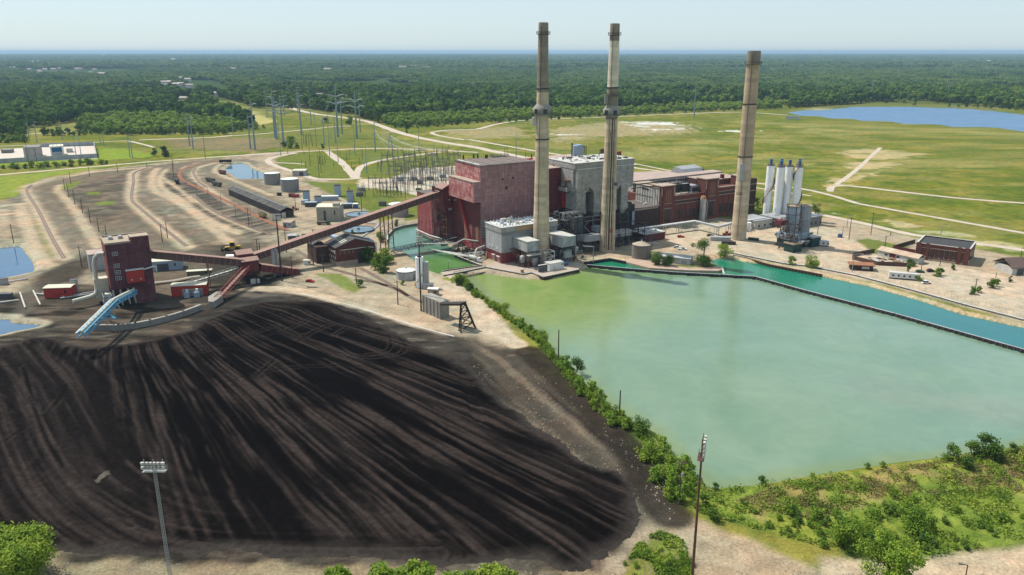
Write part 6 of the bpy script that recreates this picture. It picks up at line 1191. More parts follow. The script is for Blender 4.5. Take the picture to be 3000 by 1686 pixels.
def trailer(label, px, rz, L_=15):
    t = thing('trailer', label, 'trailer', (*G(*px), 0), rz, 'white office trailers'); MB().box(-L_ / 2, L_ / 2, -1.6, 1.6, .7, 3.5).build('body', m_white, t); MB().box(-L_ / 2 - .1, L_ / 2 + .1, -1.75, 1.75, 3.5, 3.65).build('roof', m_wdirty, t); MB().box(-L_ / 2 + .3, L_ / 2 - .3, -1.4, 1.4, 0, .7).build('skirt', m_gdark, t)
    for k in range(5): MB().box(-L_ / 2 + 1.5 + k * 2.8, -L_ / 2 + 2.5 + k * 2.8, -1.66, -1.6, 1.6, 2.6).build('window', m_glass, t)
trailer('white office trailer on the yard right of the ash silos', zr((310, 395))[0], -.37, 13.5); trailer('white office trailer beside young trees in the parking lot', zr((1140, 718))[0], -.33, 15)
r = thing('grey_barn', 'weathered grey barn with a dark brown roof at the right edge', 'barn', (*G(*zr((2310, 650))[0]), 0), .12); MB().box(-12, 14, -5, 9, 0, 4.2).build('wall', m_wdirty, r); MB().yz([(-6, 4), (2, 8), (10, 4), (10, 4.4), (2, 8.4), (-6, 4.4)], -13, 15).build('roof', M('brown_shingle', (.15, .095, .08), (.11, .075, .065), sc=.8), r); MB().box(-9, -5, -5.1, -5, 0, 3.4).build('door', m_gdark, r)
cylthing('blue_tank', 'small blue tank standing on the open yard', 'tank', (*G(*zr((527, 315))[0]), 0), 1.5, 2.2, m_blue, cap=(.4, m_gdark))
# painted bay lines
mp = M('worn_line_paint', (.72, .68, .62), (.55, .5, .44), sc=3); 
def lines(px0, px1, n, ln, group, label):
    a = Vector(G(*px0)); b = Vector(G(*px1)); d_ = (b - a).normalized(); q = Vector((-d_.y, d_.x)); 
    mb = MB()
    for k in range(n): p = a + (b - a) * k / (n - 1); mb.add([(p.x - q.x * ln, p.y - q.y * ln, .03), (p.x - q.x * ln + d_.x * .16, p.y - q.y * ln + d_.y * .16, .03), (p.x + q.x * ln + d_.x * .16, p.y + q.y * ln + d_.y * .16, .03), (p.x + q.x * ln, p.y + q.y * ln, .03)], [(0, 1, 2, 3)])
    return mb.build('bay_lines', mp, kind='structure')
for a, b, n, l in (((1550, 620), (2150, 730), 26, 2.4), ((1480, 700), (2290, 860), 34, 4.6), ((1450, 770), (2290, 960), 34, 4.4), ((380, 545), (570, 565), 9, 1.4), ((1600, 760), (2000, 850), 14, 4.4)): lines(zr(a)[0], zr(b)[0], n, l, '', '')
for a, b, n, l in (((500, 1095), (740, 1110), 15, 1.6), ((1260, 1160), (1390, 1190), 8, 1.2)): lines(z4(a)[0], z4(b)[0], n, l, '', '')
# chain fence on the seawall
t = wall_line('chain_fence', zr((340, 600), (700, 665), (1200, 790), (1700, 925), (2304, 1080), (2700, 1190)), 0, .06, .08, m_gmetal, 'thin chain link fence along the parking lot above the canal', 'fence', posts=(3.2, .1, 0, 2.1, m_gmetal))
# peninsula: white shed, sheds, trees
r = thing('low_canal_shed', 'low white shed with a grey roof among trees on the canal bank', 'shed', (*G(*z4((700, 1300))[0]), 0), -.42); MB().box(-20, 2, -1, 7, 0, 3.4).build('wall', m_wdirty, r); MB().box(-20.4, 2.4, -1.4, 7.4, 3.4, 3.7).build('roof', m_lgrey, r); MB().box(-3, 0, -1.08, -1, 0, 2.4).build('door', m_gmetal, r); MB().box(-12, -11, -1.08, -1, 1.2, 2.2).build('window', m_glass, r)
pbox_thing('carport', 'low grey canopy beside the tree near the right smokestack', 'shelter', z4((1020, 1070))[0], 13, 4, 2.4, m_gmetal, -.15, m_gmetal)
MB().box(-4.5, 4.5, -1.2, 1.2, 0, 1.9).build('dumpster', m_black, loc=(*G(*z4((1100, 1108))[0]), 0), rz=-.2, label='long black dumpster in front of the right smokestack', cat='dumpster')
MB().box(-3.4, 3.4, -1.1, 1.1, 0, 1.6).build('dumpster', m_green, loc=(*G(*z4((1340, 1068))[0]), 0), rz=-.5, label='dark green dumpster right of the brown stack', cat='dumpster')
px_prism('sandy_bank', z4((100, 1275), (140, 1245), (340, 1245), (720, 1345), (1000, 1318), (1060, 1340), (1000, 1362), (720, 1358), (340, 1335)), -2.0, .05, M('pink_gravel_bank', (.50, .37, .28), (.42, .3, .22), sc=.6, c3=(.56, .45, .36)), 'strip of pinkish gravel bank along the teal canal', 'bank')
wall_line('pipe_jetty', z4((1030, 1335), (1058, 1412)), -1.0, .1, .8, m_wdirty, 'short pale pipe jetty joining the gravel bank and the divider wall', 'jetty', wl=WL)
wall_line('timber_jetty', z4((1150, 1215), (1260, 1235), (1480, 1300), (2000, 1400)), -2.6, .3, .9, m_rust, 'rusty brown timber edge of the canal left of the green sheds', 'jetty', posts=(2, .4, 1.2, 0, m_black))
for px, h, r_, n, m_, lb in ((z4((850, 1310))[0], 18, 8.2, 6500, LM_tree, 'tall tree with patches of pale blossom on the canal bank'), (z4((1065, 1225))[0], 9, 6.2, 3200, LM_bright, 'bright round tree by the canal head'), (z4((420, 1300))[0], 7.5, 6, 3200, LM_tree, 'dark bush group on the bank right of the domed tank'), (z4((510, 1310))[0], 7, 5.4, 2600, LM_tree, 'dark bush right of the big bush beside the domed tank'), (z4((1710, 1300))[0], 5, 3.6, 1400, LM_bright, 'small tree in front of the green sheds'), (z4((1900, 1330))[0], 7.5, 5.4, 3000, LM_bright, 'bushy tree right of the green sheds above the canal'),
    (zr((290, 90))[0], 9, 5.2, 1800, LM_tree, 'round dark tree behind the office building'), (z4((1375, 760))[0], 9, 4.5, 1500, LM_tree, 'dark tree behind the right end of the brick hall'),
    (zr((1185, 650))[0], 5, 2.6, 800, LM_tree, 'young tree between scrap yard and white trailer'), (zr((1210, 590))[0], 4.4, 4, 1100, LM_tree, 'leafy bush against the end of the long white shed'), (zr((1290, 735))[0], 3.8, 2.8, 900, LM_bright, 'low tree at the right end of the parking trailer'), (zr((1460, 690))[0], 4.8, 2.8, 900, LM_bright, 'left tree of the pair near the dark parked cars'), (zr((1500, 680))[0], 4.2, 2.2, 700, LM_tree, 'right tree of the pair near the dark parked cars'), (zr((1620, 630))[0], 3.4, 1.8, 500, LM_tree, 'small tree in front of the brick hall wall'),
    (zr((1815, 865))[0], 4.4, 2.6, 800, LM_tree, 'left tree of the parking island with a lamp pole'), (zr((1870, 850))[0], 4.0, 2.0, 700, LM_bright, 'right tree of the parking island with a lamp pole'), (zr((1990, 805))[0], 5.4, 3.2, 1100, LM_tree, 'biggest tree of the far parking island'), (zr((2040, 790))[0], 4.4, 2.2, 700, LM_bright, 'slim tree right of the biggest parking island tree'), (zr((2165, 745))[0], 3.6, 1.5, 500, LM_tree, 'small lone tree near the right edge of the parking lot')):
    make_tree(int(px[0] * 7) % 9999, h, r_, n, .5, m_, lb, G(*px), nb=12, base=.12, low=h < 6)
# ================================================================= VEHICLES
def car(label, px, rz, col, L_=4.7, suv=False, name='parked_car', cat='car', pickup=False):
    t = thing(name, label, cat, (*(G(*px) if len(px) == 2 else px[:2]), 0), rz); w = .92; h1 = .95; h2 = 1.75 if suv else 1.45
    body = [(-L_ / 2, .35), (L_ / 2, .35), (L_ / 2, .75), (L_ / 2 - .3, h1 - .08), (L_ / 2 - 1.2, h1), (-L_ / 2 + .15, h1), (-L_ / 2, .8)]
    MB().xz(body, -w, w).build('body', col, t)
    g = [(L_ / 2 - 1.3, h1), (L_ / 2 - 2.0, h2), (-.2 if pickup else -L_ / 2 + .7, h2), (-.35 if pickup else -L_ / 2 + (.15 if suv else .35), h1)]
    MB().xz(g, -w + .1, w - .1).build('windows', m_glass, t); MB().box(g[2][0] + .05, g[1][0], -w + .12, w - .12, h2 - .02, h2 + .05).build('roof', col, t)
    for x in (-L_ / 2 + .85, L_ / 2 - .9):
        for s in (-1, 1): mb = MB(); mb.tube([(x, s * w - .11, .34), (x, s * w + .11, .34)], .34, 12); mb.build('wheel', m_tyre, t)
    return t
cw = M('white_car_paint', (.82, .82, .82), (.8, .8, .8), rough=.25, spec=.5); cr = M('red_car_paint', (.55, .02, .02), (.5, .02, .02), rough=.25); ck = M('dark_car_paint', (.03, .035, .04), (.03, .03, .035), rough=.25); cg = M('silver_car_paint', (.4, .42, .44), (.38, .4, .42), rough=.3, metal=.3); cgr = M('green_car_paint', (.02, .12, .07), (.02, .1, .06), rough=.3); cm = M('maroon_car_paint', (.2, .02, .03), (.18, .02, .03), rough=.3); co = M('orange_machine_paint', (.55, .12, .05), (.5, .1, .04), rough=.5)
car('white suv parked alone below the parking trailer', zr((1360, 762))[0], .12, cw, suv=True); car('dark green sedan parked near the brick hall', zr((1300, 655))[0], -.1, cgr); car('dark grey suv parked left of the tree pair', zr((1405, 648))[0], .1, ck, suv=True); car('maroon pickup parked left of the grey barn', zr((2090, 590))[0], .15, cm, 5.6, True, pickup=True, name='pickup_truck', cat='pickup')
car('white car parked beside the domed tank', z4((390, 1112))[0], .15, cw); car('upper white car of the pair by the low canal shed', z4((605, 1142))[0], -.2, cw); car('lower white pickup of the pair by the low canal shed', z4((655, 1160))[0], -.2, cw, 5.6, True, pickup=True, name='pickup_truck', cat='pickup'); car('red car parked in the shade of the pipe bridge', z4((640, 1040))[0], .05, cr); car('green car parked behind the blossoming tree', z4((925, 1028))[0], .05, cgr)
car('red car parked alone on the dark yard by the transfer house', zc((850, 878))[0], -.15, cr); car('silver car under the long conveyor', zc((800, 432))[0], .1, cg); car('dark pickup under the long conveyor by the small gabled hut', zc((735, 452))[0], .2, ck, 5.2, True, pickup=True, name='pickup_truck', cat='pickup'); car('dark van in the switchyard', Z(1100, 430, 8.52, [(1090, 1085)])[0], 0, cgr, 6.5, True, name='van', cat='van')
def truck(label, px, rz, cab, load, kind):
    t = thing('truck' if kind != 'tank' else 'tank_trailer', label, 'truck', (*G(*px), 0), rz)
    MB().box(-4.6, 3.2, -.5, .5, .8, 1.15).build('frame', m_gdark, t)
    if cab: MB().xz([(3.0, .6), (4.9, .6), (5.0, 1.6), (4.2, 1.8), (3.9, 2.9), (2.4, 2.9), (2.4, .6)], -1.15, 1.15).build('cab', cab, t); MB().box(4.0, 4.12, -.95, .95, 1.85, 2.7).build('windscreen', m_glass, t)
    mb = MB()
    if kind == 'mixer': mb.tube([(-4.6, 0, 2.9), (-3.4, 0, 2.7), (-1, 0, 2.4), (1.2, 0, 2.2), (2.0, 0, 2.1)], [.6, 1.1, 1.4, 1.1, .6], 14); mb.box(-4.8, -3.9, -.6, .6, 3.2, 3.9)
    elif kind == 'tank': mb.tube([(-5.6, 0, 2.5), (-5.3, 0, 2.5), (5.3, 0, 2.5), (5.6, 0, 2.5)], [1.1, 1.5, 1.5, 1.1], 18)
    else: mb.box(-4.6, 2.0, -1.2, 1.2, 1.15, 2.5)
    mb.build({'mixer': 'drum', 'tank': 'tank'}.get(kind, 'bed'), load, t)
    for x in (-3.6, -2.3, 3.4):
        for s in (-1, 1): m2 = MB(); m2.tube([(x, s * 1.0, .5), (x, s * 1.28, .5)], .5, 12); m2.build('wheel', m_tyre, t)
    return t
truck('white truck with a ribbed drum on the quay by the precipitator', zq((590, 560))[0], -.62, cw, m_wdirty, 'mixer')
t_ = truck('long white tank trailer behind the transfer house', Z(620, 680, 5.171, [(370, 440)])[0], .06, None, WH, 'tank')
truck('small dark green truck with twin boxes in front of the beige shed', zc((980, 325))[0], 0, cgr, M('olive_boxes', (.16, .15, .09), (.12, .115, .07)), 'bed')
def dozer(label, px, rz, s=1.0, mat=None, blade=True):
    mat = mat or m_yellow; t = thing('wheel_dozer', label, 'bulldozer', (*G(*px), 0), rz); t.scale = (s,) * 3
    MB().xz([(-5, 1.2), (3.2, 1.2), (3.4, 2.0), (-1.2, 2.4), (-2, 2.6), (-5, 2.6)], -1.1, 1.1).build('body', mat, t); MB().box(-1.8, .6, -1, 1, 2.4, 4.4).build('cab', m_glass, t); MB().box(-2, .8, -1.2, 1.2, 4.4, 4.65).build('cab_roof', mat, t)
    for x in (-3.2, 2.4):
        for s_ in (-1, 1): m2 = MB(); m2.tube([(x, s_ * 1.0, 1.05), (x, s_ * 1.8, 1.05)], 1.05, 14); m2.build('wheel', m_tyre, t)
    if blade: MB().xz([(4.6, .1), (5.0, 0), (5.3, .1), (4.9, .9), (5.2, 1.9), (4.9, 1.9), (4.6, .9)], -2.4, 2.4).build('blade', m_black, t); MB().bar((3, 0, 1.2), (4.7, 0, .8), .7).build('blade_arm', mat, t)
dozer('big yellow wheel dozer on the sandy yard above the transfer house', zc((95, 572))[0], 3.3, 1.15); dozer('small orange loader by the right smokestack', z4((1085, 1020))[0], .3, .62, co); dozer('orange machine on the sand by the thawing shed', zc((695, 185))[0], .5, .7, co)
def railcar(label, px, rz, mat, L_=13):
    t = thing('railcar', label, 'railcar', (*G(*px), 0), rz, 'old hopper railcars on the yard'); MB().box(-L_ / 2, L_ / 2, -1.5, 1.5, 1.3, 3.9).build('body', mat, t)
    mb = MB(); [mb.box(-L_ / 2 + k * L_ / 8 - .1, -L_ / 2 + k * L_ / 8 + .1, -1.6, 1.6, 1.3, 3.95) for k in range(9)]; mb.build('ribs', mat, t); MB().box(-L_ / 2 + .3, L_ / 2 - .3, -1.3, 1.3, 3.6, 3.95).build('load', m_black, t)
    for x in (-L_ / 2 + 2, L_ / 2 - 2):
        mb = MB(); [mb.tube([(x + q, -1.1, .5), (x + q, 1.1, .5)], .48, 10) for q in (-.9, .9)]; mb.build('wheels', m_tyre, t)
ang_t = -.93
railcar('black railcar at the far end of the yard near the road', (661, 479), .25, m_black); railcar('short rusty red railcar left of the blue settling pond', (652, 511), -.75, M('rusty_red_car', (.23, .085, .06), (.17, .07, .05)), 10); railcar('front grey green railcar coupled above the thawing shed', (636, 546), -.72, M('olive_car', (.14, .13, .10), (.10, .09, .075))); railcar('rear grey green railcar with a red patch above the thawing shed', (617, 534), -.72, M('olive_car', (.14,) * 3)); railcar('lone black railcar on the grey coal tracks', (519, 538), -1.1, m_black, 12)
railcar('yellow ended railcar half hidden beside the thawing shed', (770, 638), -.9, M('ochre_car', (.4, .33, .13), (.3, .22, .1)), 9)
# ================================================================= WEST YARD
r = PR('x', 'x', 'x', 0, 0); bpy.data.objects.remove(r)
def KT(name, label, cat, x, y, rz=UA, group=None): return thing(name, label, cat, (x, y, 0), rz, group)
# crusher house
r = KT('crusher_house', 'tall dark maroon crusher house with four small windows and a raised corner', 'building', -195.1, 366)
MB().box(0, 19.5, 0, 18.6, 8.5, 31).build('wall', m_crush, r); MB().box(10.5, 19.5, 0, 18.6, 0, 8.5).build('lower_wall', m_crush, r); MB().box(0, 10.5, 9, 18.6, 0, 8.5).build('rear_wall', m_crush, r); MB().box(11.3, 19.5, 0.01, 7, 31, 33.4).build('raised_corner', m_crush, r)
MB().box(-.1, 0, 0, 18.6, 8.5, 31).build('west_siding', M('orange_red_siding', (.30, .07, .05), (.20, .05, .04), sc=.6, panel=(2, 2, (.6, .6, .6), .05)), r)
MB().box(.5, 11.2, .5, 18.1, 31, 31.2).build('roof', m_rooft, r); MB().box(11.2, 19.6, -.1, 7.1, 33.4, 33.7).build('upper_roof', m_rooft, r); MB().box(11.2, 19.3, 7.2, 18.1, 31, 31.2).build('rear_roof', m_rooft, r)
mb = MB(); [mb.box(*q, 31, 31.9) for q in ((-.2, 11.3, -.2, .3), (-.2, .3, .3, 18.6), (-.2, 19.6, 18.2, 18.8))]; mb.build('parapet', m_stone, r)
for x in (2.4, 6.8): MB().xz([(x, 31.2), (x + 2.6, 31.2), (x + 2.0, 32.6), (x + .6, 32.6)], 10, 13).build('skylight', m_gmetal, r)
for z in (25.4, 19.4, 16.2, 13.2):
    o = MB().box(2.6, 5.0, -.1, -.01, z, z + 1.8); o.cur = 1; [o.box(2.6 + k * .8 - .06, 2.6 + k * .8 + .06, -.18, -.1, z - .1, z + 1.9) for k in range(4)]; [o.box(2.5, 5.1, -.18, -.1, z + k * .9 - .06, z + k * .9 + .06) for k in range(3)]; o.build('window', [m_glass, m_white], r)
bo = MB().box(7.2, 15, -2.6, 0, 11.5, 17.6).build('bright_box', m_brightred, r, label='bright red box hung on the front wall'); MB().box(7, 15.2, -2.8, .1, 17.6, 17.8).build('box_roof', m_white, r, bo); [MB().box(x, x + .7, -2.7, -2.6, 12.6, 13.3).build('vent', m_wdirty, r, ) for x in (9, 13)]
mb = MB(); mb.tube([(15, -1.2, 17), (20, -1.2, 18), (21, -.6, 17.5), (21, -.4, 15)], .35, 8); mb.build('side_pipe', m_white, r)
mb = MB(); [mb.bar((x, y, 0), (x, y, 8.5), .45) for x in (.8, 4, 7.4, 10) for y in (1, 5, 8)]; mb.build('legs', m_wdirty, r)
mb = MB(); mb.tube([(-.2, 9, 25), (-2.6, 10, 25), (-4.4, 11, 23), (-5.2, 11.5, 20), (-5.4, 11, 8), (-6.5, 10, 5.2), (-9, 9, 4.4), (-17, 7, 3.8)], 1.0, 12); mb.build('dust_duct', M('cream_duct', (.66, .63, .54), (.56, .53, .45), sc=.5, rough=.5), r)
mb = MB(); mb.box(-6.4, -.2, 10, 15, 3, 12.4); mb.build('filter_house', m_cream, r); MB().box(-3, -.2, 1, 4, 6, 6.6).build('west_canopy', m_cream, r)
mb = MB(); steel_frame(mb, -4, -.4, -1, 9, 0, 6, 1, 2, 2, .25); mb.bar((-2, 0, 6), (2, -4, .5), .3); mb.build('west_steel', m_lblue, r)
def conveyor(label, a, b, w, h, mat, roof, group='enclosed conveyor galleries', open_=False, name='conveyor_gallery'):
    a = Vector(a); b = Vector(b); t = thing(name, label, 'conveyor', a, 0, group); d_ = (b - a); L_ = d_.length; u_ = d_.normalized(); s_ = Vector((u_.y, -u_.x, 0)).normalized(); n_ = s_.cross(u_); n_ = n_ if n_.z > 0 else -n_
    def slab(mb, p, q, x0, x1, z0, z1):
        P = [u_ * p + s_ * x + n_ * z for x, z in ((x0, z0), (x1, z0), (x1, z1), (x0, z1))]; Q = [v + u_ * (q - p) for v in P]
        return mb.add([tuple(v) for v in P + Q], [(0, 1, 2, 3), (7, 6, 5, 4), (0, 4, 5, 1), (1, 5, 6, 2), (2, 6, 7, 3), (3, 7, 4, 0)])
    if not open_:
        slab(MB(), 0, L_, -w / 2, w / 2, 0, h).build('casing', mat, t); slab(MB(), -.3, L_ + .3, -w / 2 - .25, w / 2 + .25, h, h + .22).build('roof', roof, t)
        mb = MB(); [slab(mb, k * 3.0, k * 3.0 + .18, -w / 2 - .08, w / 2 + .08, -.1, h) for k in range(int(L_ / 3) + 1)]; mb.build('frame_ribs', roof, t)
    else:
        mb = MB(); n = int(L_ / 2.6)
        for x in (-w / 2, w / 2):
            for z in (0, h): mb.bar(s_ * x + n_ * z, u_ * L_ + s_ * x + n_ * z, .22)
            for k in range(n): p, q = L_ * k / n, L_ * (k + 1) / n; mb.bar(u_ * p + s_ * x, u_ * (q if k % 2 else p) + s_ * x + n_ * h, .14); mb.bar(u_ * p + s_ * x + (n_ * h if k % 2 else n_ * 0), u_ * q + s_ * x + (n_ * 0 if k % 2 else n_ * h), .14)
        for k in range(n + 1): p = L_ * k / n; mb.bar(u_ * p + s_ * (-w / 2) + n_ * h, u_ * p + s_ * (w / 2) + n_ * h, .14)
        mb.build('truss', mat, t); slab(MB(), 0, L_, -w * .3, w * .3, .5, .7).build('belt', m_black, t); slab(MB(), 0, L_, -w * .3, w * .3, .8, .95).build('walkway', roof, t)
    return t
P0 = Vector((-143.5, 423.5, 8.6)); P1 = Vector((*FW(-7, 42), 29.6))
conveyor('very long rusty enclosed conveyor climbing from the transfer house to the head house', P0, P1, 4.4, 3.7, m_ruddy, m_rudroof)
conveyor('rusty enclosed conveyor sloping down from the crusher house to the transfer house', (-141, 411.5, 8), (-184, 384, 20.3), 4.2, 3.6, m_ruddy, m_rudroof)
conveyor('short dark enclosed conveyor running down right from the transfer house into the ground', (-138, 413, 5.5), (-121, 426, -.8), 5, 3.6, m_maroon, m_rudroof)
conveyor('open red truss conveyor descending from the transfer house to the concrete pit', (-142, 409, 8.6), (-146.6, 369.5, .8), 3.2, 2.0, M('red_truss_paint', (.34, .08, .07), (.24, .06, .05), sc=1), m_rudroof, None, True, 'truss_conveyor')
conveyor('open pale green truss conveyor from the long loading wall up to the transfer house', (-147, 408, 7.4), (-178, 393, .6), 3, 1.8, M('pale_green_steel', (.35, .38, .33), (.25, .27, .24), sc=1), m_wdirty, None, True, 'truss_conveyor')
conveyor('open truss conveyor crossing the inlet to the foot of the boiler house', (*G(1150, 752), 2.6), (*G(1345, 713), 3.4), 3.4, 2.2, m_black, m_gmetal, None, True, 'truss_conveyor')
def legs(label, x, y, z, t_=.5, w=2.6, a=.7):
    t = thing('conveyor_bent', label, 'conveyor leg', (x, y, 0), a, 'steel bents under the long conveyor'); mb = MB()
    for s in (-1, 1): mb.bar((0, s * w * 1.25, 0), (0, s * w * .8, z), t_)
    mb.build('leg', m_rust, t); mb = MB()
    for k in range(1, 5): mb.bar((0, -w * 1.1, z * k / 5), (0, w * 1.1, z * (k - .9) / 5 + (z / 5 if k % 2 else 0)), t_ * .4)
    mb.build('brace', m_rust, t)
D_ = (P1 - P0); Ln = D_.length
for k, (dist, lb) in enumerate(((12, 'bent nearest the transfer house'), (34, 'second steel bent, beside the small white hut'), (84, 'third steel bent, at the left shore of the inlet pond'), (90, 'fourth steel bent, just right of the third'))):
    p = P0 + D_.normalized() * dist; legs(lb, p.x, p.y, p.z)
for dist, lb in ((16, 'slim steel bent under the crusher conveyor near the red shed'), ): p = Vector((-141, 411.5, 8)).lerp(Vector((-184, 384, 20.3)), .45); legs(lb, p.x, p.y, p.z, .35, 1.6, .6)
# transfer house
r = KT('transfer_house', 'dark maroon transfer house where the conveyors meet', 'building', -141, 409)
MB().box(-4.5, 4, -1, 6, 4.4, 12).build('body', m_maroon, r); MB().yz([(-1.6, 12), (2.5, 13.4), (6.6, 12), (6.6, 12.3), (2.5, 13.7), (-1.6, 12.3)], -5, 4.5).build('roof', m_rudroof, r); MB().box(-5, 3, 6, 15, 6, 14.4).build('upper_body', m_maroon, r); MB().yz([(5.4, 14.4), (10.5, 16), (15.6, 14.4), (15.6, 14.7), (10.5, 16.3), (5.4, 14.7)], -5.6, 3.6).build('upper_roof', m_rudroof, r)
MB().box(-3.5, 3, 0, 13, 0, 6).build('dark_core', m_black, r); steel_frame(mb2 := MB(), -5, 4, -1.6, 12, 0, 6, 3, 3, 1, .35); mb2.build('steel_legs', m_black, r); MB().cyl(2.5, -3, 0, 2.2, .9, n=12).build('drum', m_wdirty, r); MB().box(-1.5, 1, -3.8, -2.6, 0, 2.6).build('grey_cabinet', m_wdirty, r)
for dx, h in ((9.5, 14.8), (11.6, 14.4)): cylthing('vent_duct', 'upright grey vent duct by the conveyor, ' + ('rear one' if dx < 10 else 'front one'), 'duct', (-141 + dx * U[0] + (2 if dx < 10 else -1), 409 + dx * U[1] + (9 if dx < 10 else 6), 0), .9, h, m_gmetal, 'two upright vent ducts', cap=(.8, m_gdark), n=12)
px_prism('concrete_pit', Z(200, 660, 4.136, [(1705, 1000), (1765, 1005), (1880, 930), (1860, 870), (1800, 880), (1705, 940)]), 0, 3.2, m_conc, 'angular concrete pit at the foot of the red truss conveyor', 'concrete block')
wall_line('curved_wall', Z(200, 660, 4.136, [(285, 1262), (380, 1275), (620, 1275), (820, 1250), (1000, 1215), (1200, 1165), (1400, 1105), (1600, 1030)]), 0, 2.6, 1.6, m_concg, 'long curved low concrete wall round the stacker', 'wall', cap=(.12, 1.0, m_conc))
# blue radial stacker
r = thing('radial_stacker', 'pale blue truss stacker boom with ribbed cream hoods reaching over the coal', 'stacker', (-186, 343, 0)); k_ = lambda p: Z(200, 660, 4.136, [p])[0]
PA = Vector((-184.5, 366.5, 8.5)); 
b_ = G(*k_((560, 905)), 13); PBm = Vector((*b_, 13)); c__ = G(*k_((150, 1310)), 11); PC = Vector((*c__, 11)); rr_ = Vector((-186, 343, 0))
mb = MB(); mbh = MB(); mbp = MB()
for a, b in ((PA, PBm), (PBm, PC)):
    a = a - rr_; b = b - rr_; L_ = (b - a).length; u_ = (b - a).normalized(); s_ = Vector((u_.y, -u_.x, 0)).normalized(); n = max(3, int(L_ / 2.2))
    for x in (-1.3, 1.3):
        for z in (0, -1.9): mb.bar(a + s_ * x + Vector((0, 0, z)), b + s_ * x + Vector((0, 0, z)), .42)
        for k in range(n): p, q = a + u_ * (L_ * k / n), a + u_ * (L_ * (k + 1) / n); mb.bar(p + s_ * x - Vector((0, 0, 1.9 if k % 2 else 0)), q + s_ * x - Vector((0, 0, 0 if k % 2 else 1.9)), .18); mb.bar(p + s_ * x, p + s_ * x - Vector((0, 0, 1.9)), .16)
    m_ = int(L_ / 3.4)
    for k in range(m_): p, q = a + u_ * (L_ * (k + .05) / m_), a + u_ * (L_ * (k + .9) / m_); mbh.tube([p + Vector((0, 0, .35)), q + Vector((0, 0, .3))], .62, 12)
    mbp.bar(a + s_ * 1.9 + Vector((0, 0, .1)), b + s_ * 1.9 + Vector((0, 0, .1)), .5, .1)
mb.build('truss', M('sky_blue_steel', (.16, .46, .66), (.12, .36, .54), sc=1, rough=.5), r); mbh.build('belt_hoods', M('cream_hood', (.55, .55, .45), (.45, .46, .38), sc=1), r); mbp.build('walkway', m_wdirty, r)
mb = MB(); q1, q2, q3 = [Vector((*G(*k_(p)), 0)) - rr_ for p in ((345, 1190), (610, 1195), (480, 1150))]; tp = (PBm - rr_).lerp(PC - rr_, .25)
for q in (q1, q2, q3): q.z = 2.6; mb.bar(q, tp + Vector((0, 0, -1.6)), .4)
for f in (.3, .6): mb.bar(q1.lerp(tp, f), q2.lerp(tp, f), .22); mb.bar(q1.lerp(tp, f), q3.lerp(tp, f), .22)
mb.bar(q1, q2, .6, .4); mb.bar(q1, q3, .4); mb.bar(q2, q3, .4); mb.build('support_tower', MATS['sky_blue_steel'], r); MB().box(-1.2, 1.2, -1, 1, 0, 2.2).build('machinery_box', m_blue, r, loc=(q1 + q2) / 2 + Vector((0, 1, .4)))
# small west buildings
def shed(name, label, px, L_, W_, H_, wall, roof, rz=UA, rise=.9, door=None, group=None):
    t = thing(name, label, 'shed', (*G(*px), 0), rz, group); MB().box(0, L_, 0, W_, 0, H_).build('wall', wall, t); MB().yz([(-.3, H_), (W_ / 2, H_ + rise), (W_ + .3, H_), (W_ + .3, H_ + .2), (W_ / 2, H_ + rise + .2), (-.3, H_ + .2)], -.3, L_ + .3).build('roof', roof, t)
    if door: MB().box(door[0], door[1], -.08, 0, 0, H_ * .75).build('door', m_gdark, t)
    MB().box(L_ * .75, L_ * .75 + .9, -.06, 0, H_ * .45, H_ * .75).build('window', m_glass, t); return t
kk_ = lambda x, y: k_((x, y))
s_ = shed('red_shed', 'bright red shed with a cream roof and two white cooling units at its front', kk_(1255, 870), 17, 6.5, 5.4, m_brightred, m_cream, rz=.2, rise=.5)
for i, x in enumerate((6.6, 11.4)): o = MB().box(x, x + 2.6, -3.4, -1, 0, 2.6).build('cooling_unit', m_lblue, s_); MB().cyl(x + 1.3, -1.6, 2.6, 4.0, .7, n=10).build('vent', m_white, s_, )
MB().box(5.4, 15.4, -.8, -.05, 0, 3.8).build('lean_to', m_conc, s_)
shed('red_shed', 'small bright red shed with a white roof at the left, by the duct end', zw((475, 850))[0], 13, 6.5, 5.2, m_brightred, m_cream, rz=.12, rise=.3)
shed('grey_shed', 'tall plain grey shed with a pinkish roof behind the crusher duct', kk_(270, 560), 14, 12, 9.5, m_lgrey, m_roofp, rz=UA, rise=.6)
shed('blue_grey_shed', 'pale blue grey metal shed right of the crusher house', kk_(1015, 562), 16, 9, 5.4, m_lblue, m_cream, rz=.28, rise=.5, door=(3, 9))
shed('green_shed', 'long low olive shed with a cream roof beside the open conveyor', kk_(1440, 622), 13, 3.2, 2.6, M('olive_wall', (.2, .2, .13), (.16, .16, .11)), m_cream, rz=.25, rise=.2)
shed('small_hut', 'tiny cream hut under the long conveyor', zc((790, 715))[0], 3.6, 2.6, 2.6, m_white, m_cream, rz=.1, rise=.1)
shed('metal_hut', 'grey metal hut with a tan roof beside the floodlight mast', zc((590, 352))[0], 6, 7.5, 3.6, m_lgrey, m_rooft, rz=-.2, rise=.5, door=(1, 2.4))
shed('gabled_hut', 'small grey gabled hut by the tracks under the conveyor', zc((640, 485))[0], 5, 6, 3.4, m_gdark, m_lgrey, rz=.2, rise=.8)
r = shed('beige_shed', 'big beige metal building with a cream roof in the middle of the sandy yard', zc((918, 292))[0], 17, 15, 10.4, m_beige, m_cream, rz=.02, rise=.8, door=(5, 7)); MB().box(12, 16.6, 1, 5.5, 10.4, 13).build('roof_box', m_beige, r)
shed('pump_hut', 'small pale hut with a dark opening behind the two grey tanks', zt((2275, 460))[0], 13, 12, 5.2, m_lgrey, m_cream, rz=.05, rise=.4, door=(7, 11))
